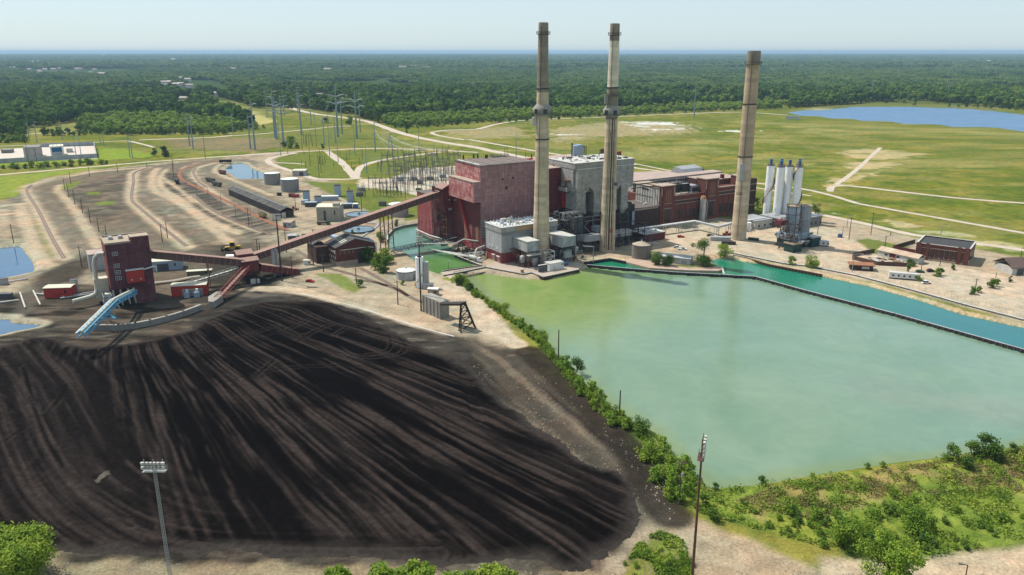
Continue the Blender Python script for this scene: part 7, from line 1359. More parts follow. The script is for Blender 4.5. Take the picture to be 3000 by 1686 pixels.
tank('left one of two pale grey oil tanks with white roofs near the settling pond', G(*zt((1925, 600))[0]), 7.6, 10.4, .5, M('oil_tank_grey', (.30, .295, .285), (.25, .245, .24), sc=.5, streak=(.21, .2, .19)), M('white_tank_roof', (.72, .74, .72), (.62, .64, .6), sc=.5), group='two oil tanks'); tank('right one of two pale grey oil tanks with white roofs near the settling pond', G(*zt((2235, 722))[0]), 8.0, 11, .5, MATS['oil_tank_grey'], MATS['white_tank_roof'], group='two oil tanks')
tank('wide pinkish white tank behind the long conveyor', G(*zc((1705, 235))[0]), 7.6, 9.0, .5, M('pinkish_tank', (.42, .38, .37), (.36, .32, .31), sc=.5, streak=(.33, .28, .27)), MATS['white_tank_roof'])
cylthing('white_tank', 'small white upright tank between the pinkish tank and the red annex', 'tank', (*G(*zc((1940, 268))[0]), 0), 1.5, 4.4, WH)
tank('low grey tank with a shallow pale roof beside the slim white silo', G(*Z(1100, 720, 4.994, [(450, 475)])[0]), 5.4, 4.6, 1.2, m_lgrey, M('white_tank_roof', (.7,) * 3))
# thawing shed
a = Vector(G(*zt((2075, 1205))[0])); b = Vector(G(*zt((1150, 800))[0])); L_ = (b - a).length; rz_ = math.atan2((b - a).y, (b - a).x); r = thing('thawing_shed', 'very long low black railcar thawing shed with a sooty gabled roof', 'shed', (*a, 0), rz_)
MB().box(0, L_, -10, 0, 0, 5.2).build('wall', m_black, r); MB().yz([(-10.5, 5.2), (-5, 7.4), (.5, 5.2), (.5, 5.5), (-5, 7.7), (-10.5, 5.5)], -.4, L_ + .4).build('roof', M('sooty_roof', (.045, .042, .042), (.11, .10, .09), sc=.5, c3=(.16, .145, .13), rough=.9), r); mb = MB(); [mb.box(4 + k * 4.5, 7 + k * 4.5, -5.4, -4.6, 7.5, 7.95) for k in range(int(L_ / 4.5) - 1)]; mb.build('ridge_vents', m_gmetal, r)
mb = MB(); mb.box(0, L_, .02, .2, 3.6, 4.0); [mb.box(2 + k * 4, 2.3 + k * 4, .02, .25, 0, 5.2) for k in range(int(L_ / 4))]; mb.build('side_posts', m_gdark, r); MB().box(-.15, 0, -9, -4.6, 0, 4.4).build('portal', m_glass, r); MB().box(-.15, 0, -3.6, -.6, 0, 4.0).build('portal', m_wdirty, r)
# gas turbine block
for i, (px, h, lb) in enumerate((((820, 105), 9, 'leftmost'), ((930, 130), 6.5, 'lower front'), ((1120, 50), 9.5, 'rear'), ((1240, 105), 9, 'rightmost'))):
    r = thing('turbine_exhaust', lb + ' blue grey exhaust box of the peaker units behind the beige building', 'exhaust stack', (*G(*zc(px)[0]), 0), .15, 'exhaust boxes of the peaker units'); MB().box(-2.6, 2.6, -2.2, 2.2, 0, h).build('casing', m_lblue, r); MB().box(-2.7, 2.7, -2.3, 2.3, h, h + .5).build('rim', m_black, r)
for i, (px, L_, lb, mt) in enumerate((((860, 150), 9, 'dark blue machine housing left of the beige building', m_gdark), ((1030, 90), 16, 'long pale roofed turbine housing behind the beige building', m_lblue), ((1200, 165), 9, 'blue machine housing right of the beige building', m_gdark), ((1290, 165), 4, 'small blue cabinet at the right end of the peaker units', m_blue), ((800, 130), 5, 'grey cabinet at the left end of the peaker units', m_lgrey))):
    pbox_thing('turbine_housing', lb, 'generator', zc(px)[0], L_, 5, 3.6, mt, .12, m_lblue if i % 2 == 0 else m_white)
pbox_thing('container', 'red container by the two grey tanks, right of the brown one', 'container', zc((712, 62))[0], 6, 2.5, 2.6, m_red, 0, m_red); pbox_thing('container', 'brown container behind the red one', 'container', zc((676, 58))[0], 5, 2.5, 3, m_rust, 0, m_rust); pbox_thing('container', 'small black container on the sand left of the red one', 'container', zc((555, 45))[0], 3.5, 2.4, 2.4, m_black, 0, m_black)
# clarifiers: round basins
for px, r_, lb in (((1050, 676), 10.5, 'round clarifier full of pale blue water near the long conveyor'), ((1052, 631), 10, 'round clarifier with a dark rim behind the long conveyor')):
    c_ = G(*px); t = thing('clarifier', lb, 'basin', (*c_, 0), 0, 'two round clarifier basins'); MB().lathe([(r_ + .5, 0), (r_ + .5, 1.2), (r_, 1.2), (r_, .4)], n=44, cap=False).build('rim', m_gdark, t); MB().cyl(0, 0, .3, .8, r_, n=44).build('basin_fill', M('clarifier_water', (.16, .26, .33), (.14, .23, .3), rough=.08, spec=.5), t); mb = MB().bar((-r_, 0, 1.6), (r_, 0, 1.6), .8, .3); mb.cyl(0, 0, .8, 2.4, 1, n=12); mb.build('scraper_bridge', m_gmetal, t)
# car dumper building
r = thing('car_dumper_house', 'brick car dumper house with black gabled roof and a dark rail portal', 'building', (-102, 441.7, 0), UA)
MB().box(0, 24, 0, 17, 0, 2.5).build('base', m_stone, r); MB().xz([(0, 2.5), (24, 2.5), (24, 10.8), (12, 14.6), (0, 10.8)], .1, 17).build('wall', M('dumper_brick', (.13, .035, .03), (.10, .03, .026), sc=.6, panel=(.9, .3, (.8, .75, .75), .03, 1)), r); MB().xz([(-.6, 10.6), (12, 14.8), (24.6, 10.6), (24.6, 11), (12, 15.2), (-.6, 11)], -.4, 17.4).build('roof', M('slate_roof', (.055, .055, .06), (.08, .078, .08), sc=.6), r)
for k in range(4): MB().xz([(4.2, 12.5), (8.2, 13.84), (8.2, 13.98), (4.2, 12.64)], 3 + k * 3, 4.2 + k * 3).build('skylight', m_cream, r)
MB().box(13, 20, -.06, .1, 0, 6.5).build('portal', m_glass, r)
for k in range(5):
    for z in (3.6, 7): MB().box(-.1, 0, 1.6 + k * 3, 2.8 + k * 3, z, z + 1.8).build('window', m_wdirty, r)
for k in range(4): MB().box(2 + k * 2.6, 3.1 + k * 2.6, .0, .1, 6.5, 8.6).build('window', M('tan_infill', (.2, .12, .09), (.17, .1, .08)), r)
MB().box(-8, 0, 12, 26, 0, 9.8).build('rear_wing', m_brickd, r); MB().xz([(-8.4, 9.7), (-4, 12), (4, 14.2), (4, 14.5), (-4, 12.4), (-8.4, 10.1)], 17.5, 32).build('rear_roof', MATS['slate_roof'], r)
mb = MB(); mb.tube([(-2, 1, 9), (8, -.6, 9.3), (20, -.6, 9.3), (23, -.6, 8.5)], .25, 6); mb.build('wall_pipe', m_wdirty, r)
r = thing('dust_duct', 'fat white duct bending down behind the car dumper house', 'duct', (*G(*zc((1470, 640))[0]), 0)); mb = MB(); mb.tube([(0, 0, 0), (0, 0, 7), (-1, 1, 9.4), (-4, 3, 10.4), (-9, 5, 10), (-24, 22, 6.5), (-34, 36, 5)], [1.3] * 7, 14); mb.tube([(-9, -2, 0), (-9, 0, 5), (-7, 3, 9)], .9, 12); mb.build('duct', m_lblue, r); steel_frame(mb2 := MB(), -10, 1, -1, 4, 0, 8, 3, 1, 3, .25); mb2.build('frame', m_gmetal, r)
# pipeline, trestle, lime silo
ribbon('pipe_run', zp((1000, 900), (1330, 920), (1060, 1120)), 1.6, m_gmetal, .5)
t_ = lambda p: Z(1100, 720, 4.994, [p])[0]
r = thing('lime_silo', 'slim white silo wrapped by a spiral stair beside the low grey tank', 'silo', (*G(*t_((655, 610))), 0)); MB().cyl(0, 0, 0, 16.6, 2.1, n=22).build('shell', WH, r); MB().cyl(0, 0, 16.6, 17.6, 1.2, n=14).build('filter_unit', m_gdark, r)
mb = MB(); P = [(2.6 * math.cos(3 + q * .12), 2.6 * math.sin(3 + q * .12), .5 + 16 * q / 45) for q in range(46)]
for a, b in zip(P[:-1], P[1:]): mb.bar(a, b, .8, .14)
mb.tube([(p[0] * 1.15, p[1] * 1.15, p[2] + 1) for p in P], .06, 4); mb.build('spiral_stair', M('cream_steel', (.6, .55, .42), (.5, .45, .35)), r); MB().box(2.3, 4.6, -1.5, 1.5, 0, 14).build('side_casing', m_lgrey, r)
shed('control_hut', 'small hut with a white roof right of the tall dark mast', t_((765, 725)), 5.2, 3, 3.2, m_stone, m_white, rz=-.15, rise=.1, door=(3, 4)); shed('control_hut', 'little grey hut behind the white roofed hut', t_((700, 640)), 5, 3, 2.6, m_lgrey, m_wdirty, rz=-.1, rise=.1)
r = thing('trestle_abutment', 'weathered concrete abutment carrying the end of the rail trestle', 'abutment', (0, 0, 0)); Pp = [Vector(G(*t_(p))) for p in ((690, 965), (950, 1080), (1080, 1045), (1000, 930), (760, 880))]; r.location = (Pp[0].x, Pp[0].y, 0)
mb = MB(); mb.prism([tuple(p - Pp[0]) for p in (Pp[0], Pp[1], Pp[2], Pp[2] + (Pp[0] - Pp[1]) * 1.0)], 0, 8.4); mb.build('wall', m_conc, r); mb = MB(); [mb.bar(tuple((Pp[0].lerp(Pp[1], f) - Pp[0])) + (0,), tuple((Pp[0].lerp(Pp[1], f) - Pp[0])) + (8.3,), .5) for f in (.05, .25, .45, .65, .85, 1)]; mb.build('buttress', m_concg, r)
r = thing('rail_trestle', 'black steel rail trestle ending on a tall splayed bent over the haul road', 'trestle', (-33, 348, 0)); mb = MB(); E0 = Vector((3, 2, 8.6)); E1 = Vector((12.5, -13, 12.6)) * 1.0; E1 = Vector((*G(*t_((1240, 850)), 12.8), 12.8)) - Vector((-33, 348, 0)); E2 = Vector((*G(*t_((1330, 815)), 12.8), 12.8)) - Vector((-33, 348, 0)); F0 = Vector((*G(*t_((950, 850)), 9.4), 9.4)) - Vector((-33, 348, 0)); F1 = Vector((*G(*t_((1010, 820)), 9.4), 9.4)) - Vector((-33, 348, 0))
mb.add([tuple(F0), tuple(E1), tuple(E2), tuple(F1)] + [tuple(v - Vector((0, 0, 1))) for v in (F0, E1, E2, F1)], [(0, 1, 2, 3), (7, 6, 5, 4), (0, 4, 5, 1), (1, 5, 6, 2), (2, 6, 7, 3), (3, 7, 4, 0)]); mb.build('deck', m_black, r)
mb = MB(); bs = [Vector((*G(*t_(p)), 0)) - Vector((-33, 348, 0)) for p in ((1222, 1250), (1250, 1280), (1450, 1190), (1470, 1215))]; tops = [E1.lerp(E2, f) - Vector((0, 0, 1)) for f in (.05, .15, .75, .9)]
for b_, t2 in zip(bs, tops): mb.bar(b_, t2, .55)
for f in (.25, .5, .75, 1): mb.bar(bs[0].lerp(tops[0], f), bs[3].lerp(tops[3], f), .35); mb.bar(bs[0].lerp(tops[0], f - .25), bs[3].lerp(tops[3], f), .28); mb.bar(bs[3].lerp(tops[3], f - .25), bs[0].lerp(tops[0], f), .28); mb.bar(bs[1].lerp(tops[1], f - .25), bs[2].lerp(tops[2], f), .2)
mb.build('bent', m_black, r); mb = MB(); rail(mb, [tuple(F1), tuple(E2)], 1.0, .1, 2); mb.build('railing', m_wdirty, r)
# rails on sleepers
m_sleep = M('rusty_track', (.27, .205, .155), (.20, .15, .115), sc=1.2, mixr=(.4, .6))
for px in (Z(1100, 720, 4.994, [(-220, 330), (0, 450), (280, 610), (520, 760), (700, 830), (900, 845)]), Z(1100, 720, 4.994, [(-300, 500), (0, 545), (250, 620), (480, 740)]), Z(650, 560, 3.2907, [(1000, 740), (1200, 790), (1430, 860), (1600, 920)]), Z(650, 560, 3.2907, [(720, 570), (830, 640), (900, 680)]), zt((480, 780), (800, 1030), (1250, 1260), (1900, 1500)), zl((1600, 45), (1450, 100), (1440, 200), (1420, 380), (1510, 480), (1760, 690), (2010, 890)), zl((340, 230), (290, 300), (410, 500), (560, 800), (690, 1020)), zt((560, 330), (520, 390), (560, 480), (640, 580), (760, 660))):
    P = smooth(Gs(px), 8); ribbon('rail_track', P, 2.6, m_sleep, .16, world=True, sm=1); L_ = [p for p in P]
    for s in (-.72, .72):
        Q = []
        for i, p in enumerate(L_): a = L_[max(i - 1, 0)]; b = L_[min(i + 1, len(L_) - 1)]; dx, dy = b[0] - a[0], b[1] - a[1]; l = math.hypot(dx, dy) + 1e-9; Q.append((p[0] - dy / l * s, p[1] + dx / l * s, .26))
        mb = MB(); [mb.bar(a, b, .16, .16) for a, b in zip(Q[:-1], Q[1:])]; mb.build('rail', m_rust, kind='structure')

# odds and ends at the far left
for i, (px, L_, h, mt, lb) in enumerate(((zw((30, 700))[0], 5, 3.2, m_gmetal, 'grey pump skid at the left edge by the upper pond'), (zw((45, 850))[0], 8, 2.6, m_gdark, 'dark machine parked at the left edge between the two ponds'), (zw((800, 790))[0], 3, 7, m_gmetal, 'slim grey filter tower at the end of the cream duct'), (zw((720, 780))[0], 5, 2.4, m_white, 'white fan housing right of the small red shed'), (zw((1440, 640))[0], 2.4, 1.6, m_brightred, 'little red box beside the crusher duct'))):
    pbox_thing('pump_skid' if i < 2 else 'fan_unit', lb, 'machine', px, L_, 2.6, h, mt, .1 * i, m_gdark, extras=[('pipe', (-L_ / 2 - 1.5, -L_ / 2, -.4, .4, .4, 1.2), m_wdirty), ('motor', (-.8, .8, 1.3, 2.3, 0, 1.2), m_rust)])
for px in (((215, 800), (270, 960)), ((355, 780), (430, 930)), ((0, 905), (200, 880)), ((60, 690), (300, 650)), ((380, 810), (470, 820)), ((640, 860), (1150, 790)), ((660, 845), (1150, 770))):
    a, b = Gs(zw(px[0], px[1])); o = MB().tube([(0, 0, .6), (b[0] - a[0], b[1] - a[1], .6)], .42, 8).build('ground_pipe', m_wdirty if px[0][0] < 500 else m_gmetal, loc=(*a, 0), label='pale pipe lying on the ground by the left ponds and the crusher', cat='pipe', group='pipes lying on the ground')
ribbon('loading_wall', [p for p in Z(200, 660, 4.136, [(1045, 720), (1300, 690), (1500, 650), (1600, 640)])], 2.6, m_conc, 1.2)
ribbon('haul_road_kerb', zc((690, 985), (900, 1020), (1150, 1080), (1400, 1150), (1700, 1250), (2000, 1340), (2240, 1405)), .8, m_wdirty, .12, .8)
# ================================================================= POLES, PYLONS, SWITCHYARD, LAMPS
m_steelp = M('weathering_blue_steel', (.26, .34, .38), (.21, .28, .31), sc=.4, rough=.5); m_polew = M('pole_wood', (.10, .075, .06), (.07, .055, .045), sc=1.2); m_polel = M('pale_pole', (.34, .36, .36), (.28, .30, .30), sc=1, rough=.5)
ORD = ['first', 'second', 'third', 'fourth', 'fifth', 'sixth', 'seventh', 'eighth', 'ninth', 'tenth', 'eleventh', 'twelfth', 'thirteenth', 'fourteenth', 'fifteenth', 'sixteenth', 'seventeenth', 'eighteenth', 'nineteenth', 'twentieth', 'twenty first', 'twenty second', 'twenty third', 'twenty fourth', 'twenty fifth', 'twenty sixth', 'twenty seventh', 'twenty eighth', 'twenty ninth', 'thirtieth', 'thirty first', 'thirty second', 'thirty third', 'thirty fourth', 'thirty fifth', 'thirty sixth', 'thirty seventh', 'thirty eighth', 'thirty ninth', 'fortieth', 'forty first', 'forty second', 'forty third', 'forty fourth', 'forty fifth', 'forty sixth', 'forty seventh', 'forty eighth', 'forty ninth', 'fiftieth'] + ['%s of the last ones' % w for w in ('first', 'second', 'third', 'fourth', 'fifth', 'sixth', 'seventh', 'eighth', 'ninth', 'tenth')]
def proto_pole(name, kind):                       # 20 m tall prototypes
    t = thing(name, 'x', 'pole', (0, 0, 0)); mb = MB()
    if kind == 'mono': mb.cyl(0, 0, 0, 20, .55, .26, 10); mb.build('shaft', m_steelp, t)
    elif kind == 'arms':
        mb.cyl(0, 0, 0, 20, .55, .22, 10); mb.build('shaft', m_steelp, t)
        for z, L_ in ((15.8, 4.2), (13.0, 4.6)):
            for s in (-1, 1): mb = MB().tube([(0, 0, z), (s * L_ * .5, 0, z + .75), (s * L_, 0, z + .95)], [.34, .26, .18], 6); mb.build('arm', m_polel, t)
    elif kind == 'davit':
        mb.cyl(0, 0, 0, 20, .5, .2, 10); mb.build('shaft', m_steelp, t)
        for k, z in enumerate((18.6, 16.4, 14.2)):
            s = -1 if k % 2 else 1; mb = MB().tube([(0, 0, z), (s * 1.6, 0, z + .5), (s * 2.6, 0, z + .5)], [.26, .2, .14], 6); mb.build('arm', m_polel, t)
    elif kind == 'wood': mb.cyl(0, 0, 0, 20, .30, .2, 7); mb.build('shaft', m_polew, t); MB().bar((-1.7, 0, 18.6), (1.7, 0, 18.6), .25).build('crossarm', m_polew, t)
    elif kind == 'bare': mb.cyl(0, 0, 0, 20, .30, .2, 7); mb.build('shaft', m_polew, t)
    elif kind == 'lamp': mb.cyl(0, 0, 0, 20, .3, .2, 7); mb.build('shaft', m_polel, t); MB().tube([(0, 0, 19.4), (2.2, -.6, 20.4), (4.2, -1, 20.4)], .18, 5).build('arm', m_polel, t); MB().box(3.8, 5.4, -1.4, -.8, 20.2, 20.5).build('lamp_head', m_wdirty, t)
    return t
PP = {k: None for k in ('mono', 'arms', 'davit', 'wood', 'bare', 'lamp')}
NM = {'mono': 'steel_monopole', 'arms': 'transmission_pylon', 'davit': 'transmission_pylon', 'wood': 'utility_pole', 'bare': 'wooden_pole', 'lamp': 'lamp_pole'}
CT = {'mono': 'pylon', 'arms': 'pylon', 'davit': 'pylon', 'wood': 'utility pole', 'bare': 'pole', 'lamp': 'street lamp'}
def pole(kind, base, top_y, label, group, rz=0.0, thick=1.0):
    p = G(*base); h = HT(top_y, p); k = h / 20
    if PP[kind] is None: PP[kind] = o = proto_pole(NM[kind], kind); o.location = (*p, 0); o.rotation_euler = (0, 0, rz)
    else: o = dup(PP[kind], p, rz)
    tk = thick * (1.0 if kind in ('mono', 'arms', 'davit') else 1.0); wk = k if kind in ('arms', 'davit') else 1.0
    o.scale = (max(wk * .9, tk), max(wk * .9, tk), k); o['label'] = label; o['category'] = CT[kind]
    if group: o['group'] = group
    elif 'group' in o: del o['group']
    return p, h
z5 = lambda x, y: (740 + x / 6.033, 240 + y / 6.033)
big = [((45, 1205), 350, 'davit'), ((430, 1020), 270, 'arms'), ((400, 1000), 130, 'davit'), ((545, 1060), 300, 'arms'), ((470, 1010), 620, 'mono'), ((865, 940), 210, 'davit'), ((840, 770), 240, 'mono'), ((1115, 950), 540, 'mono'), ((1270, 1120), 610, 'davit'), ((1365, 1310), 560, 'mono'), ((1465, 1075), 600, 'davit'), ((1510, 980), 80, 'arms'), ((1585, 930), 260, 'davit'), ((1845, 1000), 170, 'arms'), ((1905, 890), 370, 'davit'), ((1810, 1290), 760, 'mono'), ((1515, 1430), 990, 'mono'), ((2010, 1440), 1150, 'mono'), ((250, 640), 70, 'mono'), ((272, 640), 75, 'mono'), ((560, 600), 180, 'arms'), ((1035, 745), 300, 'davit'), ((1390, 1000), 880, 'mono'), ((500, 1310), 1050, 'mono'), ((625, 1285), 1000, 'mono')]
L2_ = [(z5(*b), 240 + t / 6.033, k) for b, t, k in big]
y2 = lambda x, y: (650 + x / 3.4347, 140 + y / 3.4347)
for b, t, k in (((110, 860), 660, 'davit'), ((290, 1020), 680, 'davit'), ((1985, 1060), 790, 'mono'), ((1545, 1050), 740, 'davit'), ((1460, 1270), 1000, 'mono'), ((2140, 1200), 960, 'mono'), ((1340, 1080), 800, 'mono'), ((1085, 1090), 900, 'mono'), ((800, 880), 640, 'mono'), ((1030, 980), 700, 'mono')): L2_.append((y2(*b), 140 + t / 3.4347, k))
y1 = lambda x, y: (x / 3.4347, 140 + y / 3.4347)
for b, t, k in (((1945, 1020), 690, 'davit'), ((1910, 990), 660, 'davit'), ((2345, 860), 660, 'davit'), ((2520, 1020), 680, 'davit'), ((1310, 1105), 870, 'davit'), ((1335, 1115), 900, 'davit'), ((1048, 990), 850, 'mono'), ((1012, 960), 870, 'mono'), ((375, 960), 740, 'davit'), ((300, 940), 740, 'davit'), ((630, 930), 720, 'mono'), ((768, 1095), 870, 'mono'), ((818, 1090), 870, 'mono')): L2_.append((y1(*b), 140 + t / 3.4347, k))
y6 = lambda x, y: (2200 + x / 3.22, 160 + y / 3.22)
for b, t, k in (((212, 390), 285, 'davit'), ((612, 395), 255, 'mono'), ((648, 390), 250, 'mono'), ((1130, 430), 240, 'davit'), ((1850, 415), 240, 'arms'), ((2345, 380), 260, 'davit')): L2_.append((y6(*b), 160 + t / 3.22, k))
L2_ += [((873, 331), 253, 'davit'), ((2033, 345), 251, 'davit'), ((1520, 320), 252, 'davit'), ((1512, 468), 390, 'mono')]
L2_.sort(key=lambda q: q[0][0])
for i, (b, t, k) in enumerate(L2_): pole(k, b, t, '%s transmission pole from the left, %s' % (ORD[i], {'mono': 'a plain steel shaft', 'arms': 'with two pairs of curved arms', 'davit': 'with short staggered arms'}[k]), 'steel transmission poles', rz=(i % 3) * .25 - .2, thick=.8)
# wooden poles by rows
rows = [('bare', 'in the row along the west yard track, counted from the far end', [((190, 556), 522), ((202, 580), 538), ((220, 600), 556), ((242, 624), 583), ((265, 653), 607), ((290, 680), 638), ((312, 692), 660)]),
    ('bare', 'beside the grey coal tracks, counted from the left', [((345, 506), 480), ((431, 493), 478), ((509, 520), 476), ((263, 519), 489), ((208, 540), 503), ((476, 710), 658), ((491, 698), 650)]),
    ('lamp', 'beside the rust brown rail bed, counted from the far end', [((548, 555), 515), ((576, 573), 535), ((612, 592), 553), ((650, 616), 570), ((692, 640), 596), ((738, 668), 615)]),
    ('wood', 'along the north access road, counted from the left', [((88, 498), 400), ((602, 466), 400), ((112, 497), 435), ((268, 480), 455), ((508, 495), 450), ((292, 478), 435)]),
    ('wood', 'around the sandy yard and the conveyors, counted from the left', [((40, 712), 657), ((240, 784), 722), ((755, 744), 700), ((762, 744), 712), ((730, 666), 612), ((857, 815), 752), ((948, 797), 745), ((1044, 830), 785), ((1166, 893), 822), ((839, 740), 671), ((866, 610), 580), ((918, 700), 672), ((1060, 620), 560)])]
for kind, where, L_ in rows:
    L_.sort(key=lambda q: q[0][0])
    for i, (b, t) in enumerate(L_): pole(kind, b, t, '%s pole %s' % (ORD[i], where), {'bare': 'bare poles in the west yard', 'lamp': 'lamp poles by the rail bed', 'wood': 'wooden utility poles'}[kind], rz=.3)
pole('bare', (1250 + 1033 / 2.68, 760 + 815 / 2.68), 760 + 553 / 2.68, 'upper of two bare black poles rising from the basin bank', 'bare poles on the basin bank'); pole('bare', (1250 + 1512 / 2.68, 760 + 1255 / 2.68), 760 + 1030 / 2.68, 'lower of two bare black poles rising from the basin bank', 'bare poles on the basin bank')
for i, (b, t) in enumerate((((2481, 668), 633), ((2366, 698), 655), ((2395, 688), 665), ((2467, 696), 662), ((2592, 727), 692), ((2551, 690), 622), ((2756, 690), 662), ((2487, 702), 636), ((2609, 690), 680), ((2496, 797), 745), ((2699, 792), 779), ((2856, 855), 816), ((2917, 815), 798), ((2753, 780), 764), ((2990, 756), 735))): pole('wood' if i % 3 else 'lamp', b, t, '%s thin pole on the east yards and parking lot' % ORD[i], 'poles on the east yards', thick=.8)
for i, (b, t) in enumerate((((1512, 466), 388), ((1540, 462), 438), ((1236, 440), 422), ((1297, 438), 422), ((1315, 438), 425), ((1479, 462), 433), ((1486, 460), 430))): pole('bare', b, t, '%s thin pole behind the boiler house' % ORD[i], 'thin poles behind the boiler house')
# poles of the wood-pole switching line
k_ = 0
for x, y, t in ((1035, 1090, 880), (960, 1130, 900), (905, 1100, 880), (1000, 1110, 900), (1130, 1150, 960), (1060, 1150, 950), (880, 1200, 980), (945, 1160, 950)): pole('bare', z5(x, y), 240 + t / 6.033, '%s slender pole in the scrub by the round tree' % ORD[k_], 'slender poles in the scrub'); k_ += 1
for x, y, t in ((890, 1195, 1000), (970, 1170, 1060), (985, 1175, 1070), (1000, 1178, 1060), (1015, 1180, 1080), (1040, 1170, 1090), (980, 1300, 1100)): pole('bare', y2(x, y), 140 + t / 3.4347, '%s dark pole on the green plot inside the road loop' % ORD[k_ - 8], 'dark poles on the green plot'); k_ += 1
# pole with transformer on the point
r = thing('transformer_pole', 'wooden pole with a crossarm and a grey transformer can beside the tall floodlight mast', 'utility pole', (*G(1989, 1478), 0)); h = HT(1355, G(1989, 1478)); MB().cyl(0, 0, 0, h, .22, .15, 8).build('shaft', m_polew, r); MB().bar((-1.4, -.4, h - .5), (1.4, .4, h - .5), .18).bar((-1.4, .6, h - .5), (1.4, 1.4, h - .5), .16).build('crossarm', m_wood, r); MB().cyl(.35, -.2, h - 4.4, h - 3.2, .38, n=12).build('transformer', m_gmetal, r)
r = thing('lamp_post', 'rusty lamp post poking in at the bottom right edge', 'street lamp', (*G(2815, 1760), 0)); h = HT(1657, G(2815, 1760)); MB().cyl(0, 0, 0, h, .16, .12, 8).build('shaft', m_rust, r); MB().bar((0, 0, h), (-1.3, .2, h + .2), .16).build('arm', m_rust, r); MB().box(-1.9, -1.1, 0, .5, h + .1, h + .35).build('lamp_head', m_gdark, r)
# floodlight masts
def mast(label, base, top_y, nl, rowsn, kind, rz=0.0, th=.35, mat=None, back=False, headw=2.6):
    p = G(*base); h = HT(top_y, p); t = thing('floodlight_mast', label, 'floodlight mast', (*p, 0), rz, 'floodlight masts'); mat = mat or m_rust; hh = 1.15 * rowsn; s = headw / 2.6
    if kind == 'lattice':
        mb = MB()
        for a in range(3): x, y = .42 * math.cos(a * 2.094), .42 * math.sin(a * 2.094); mb.bar((x, y, 0), (x * .8, y * .8, h - hh), .11)
        for k in range(int((h - hh) / .8)):
            for a in range(3): q = lambda i, z: (.40 * math.cos(i * 2.094), .40 * math.sin(i * 2.094), z); mb.bar(q(a, k * .8), q(a + 1, (k + 1) * .8), .05)
        mb.build('lattice_shaft', mat, t)
    else: MB().cyl(0, 0, 0, h - hh * .2, th, th * .6, 10).build('shaft', mat, t)
    mb = MB(); [mb.bar((-headw / 2 - .3, 0, h - hh + r_ * 1.1), (headw / 2 + .3, 0, h - hh + r_ * 1.1), .13) for r_ in range(rowsn)]; [mb.bar((x, 0, h - hh - .3), (x, 0, h), .12) for x in (-headw / 2, headw / 2, 0)]; mb.box(-headw / 2 - .5, headw / 2 + .5, -.7, .7, h - hh - .75, h - hh - .62); rail(mb, [(-headw / 2 - .5, .7, h - hh - .6), (headw / 2 + .5, .7, h - hh - .6)], 1.0, .07, 1); mb.build('head_frame', mat, t)
    for r_ in range(rowsn):
        for k in range(nl):
            x = -headw / 2 + headw * k / (nl - 1); z = h - hh + r_ * 1.1 + .35; sg = -1 if not back else 1
            MB().xz([(x - .3 * s, z - .3), (x + .3 * s, z - .3), (x + .36 * s, z + .3), (x - .36 * s, z + .3)], min(sg * .2, sg * .75), max(sg * .2, sg * .75)).build('floodlight', m_wdirty, t)
    return t
mast('pale lattice floodlight mast with two rows of lamps, standing in front of the coal pile', (500, 1700), 1346, 6, 2, 'lattice', mat=m_polel, headw=4.2)
mast('tall rusty floodlight mast seen side on in front of the basin', (2028, 1690), 1278, 3, 4, 'pole', rz=1.25, th=.36, headw=3.0)
mast('tall dark floodlight mast by the concrete abutment and the slim white silo', (1234, 912), 688, 3, 4, 'pole', rz=.6, th=.42, mat=m_black, headw=2.6)
mast('tall dark floodlight mast in front of the long conveyor', (826, 824), 624, 4, 3, 'pole', rz=0, th=.5, mat=m_black, headw=4.0)
# ---- switchyard
def gantry(label, px, h, w, rz, n=3):
    t = thing('switchyard_gantry', label, 'gantry', (*G(*px), 0), rz, 'switchyard gantries'); mb = MB()
    for k in range(n + 1):
        x = -w / 2 + w * k / n
        for a, b in ((-.5, -.4), (.5, -.4), (0, .5)): mb.bar((x + a, b, 0), (x + a * .25, b * .25, h + 2.5), .2)
        for z in range(1, int(h), 2): mb.bar((x - .4, -.3, z), (x + .4, -.3, z + 2), .09)
    mb.build('mast', m_rust if hash(label) % 1 else M('brown_galvanised', (.22, .19, .16), (.3, .28, .26), sc=1), t); mb = MB()
    for z in (h, h - 1): mb.bar((-w / 2, 0, z), (w / 2, 0, z), .3)
    for k in range(int(w / 1.6)): x = -w / 2 + k * 1.6; mb.bar((x, 0, h - (k % 2)), (x + 1.6, 0, h - 1 + (k % 2)), .1)
    mb.build('girder', m_gdark, t); mb = MB()
    for k in range(int(w / 3)): mb.cyl(-w / 2 + 1.5 + k * 3, 0, h - 2.6, h - 1, .14, n=6)
    mb.build('insulators', m_lblue, t)
i = 0
for row, (y, h, n, x0, x1) in enumerate(((560, 13, 6, 1120, 1345), (585, 14, 6, 1150, 1340), (610, 14, 6, 1165, 1345), (635, 12, 5, 1170, 1350))):
    for k in range(n):
        x = x0 + (x1 - x0) * (k + .5) / n; yy = 430 + (y - 430) * .62 + (row % 2) * 2; gantry('%s steel gantry in the %s line of the switchyard, from the left' % (ORD[k], ORD[row]), (x, yy), h - (k % 2) * 2, 15, .1 + (k % 3 - 1) * .05, 2); i += 1
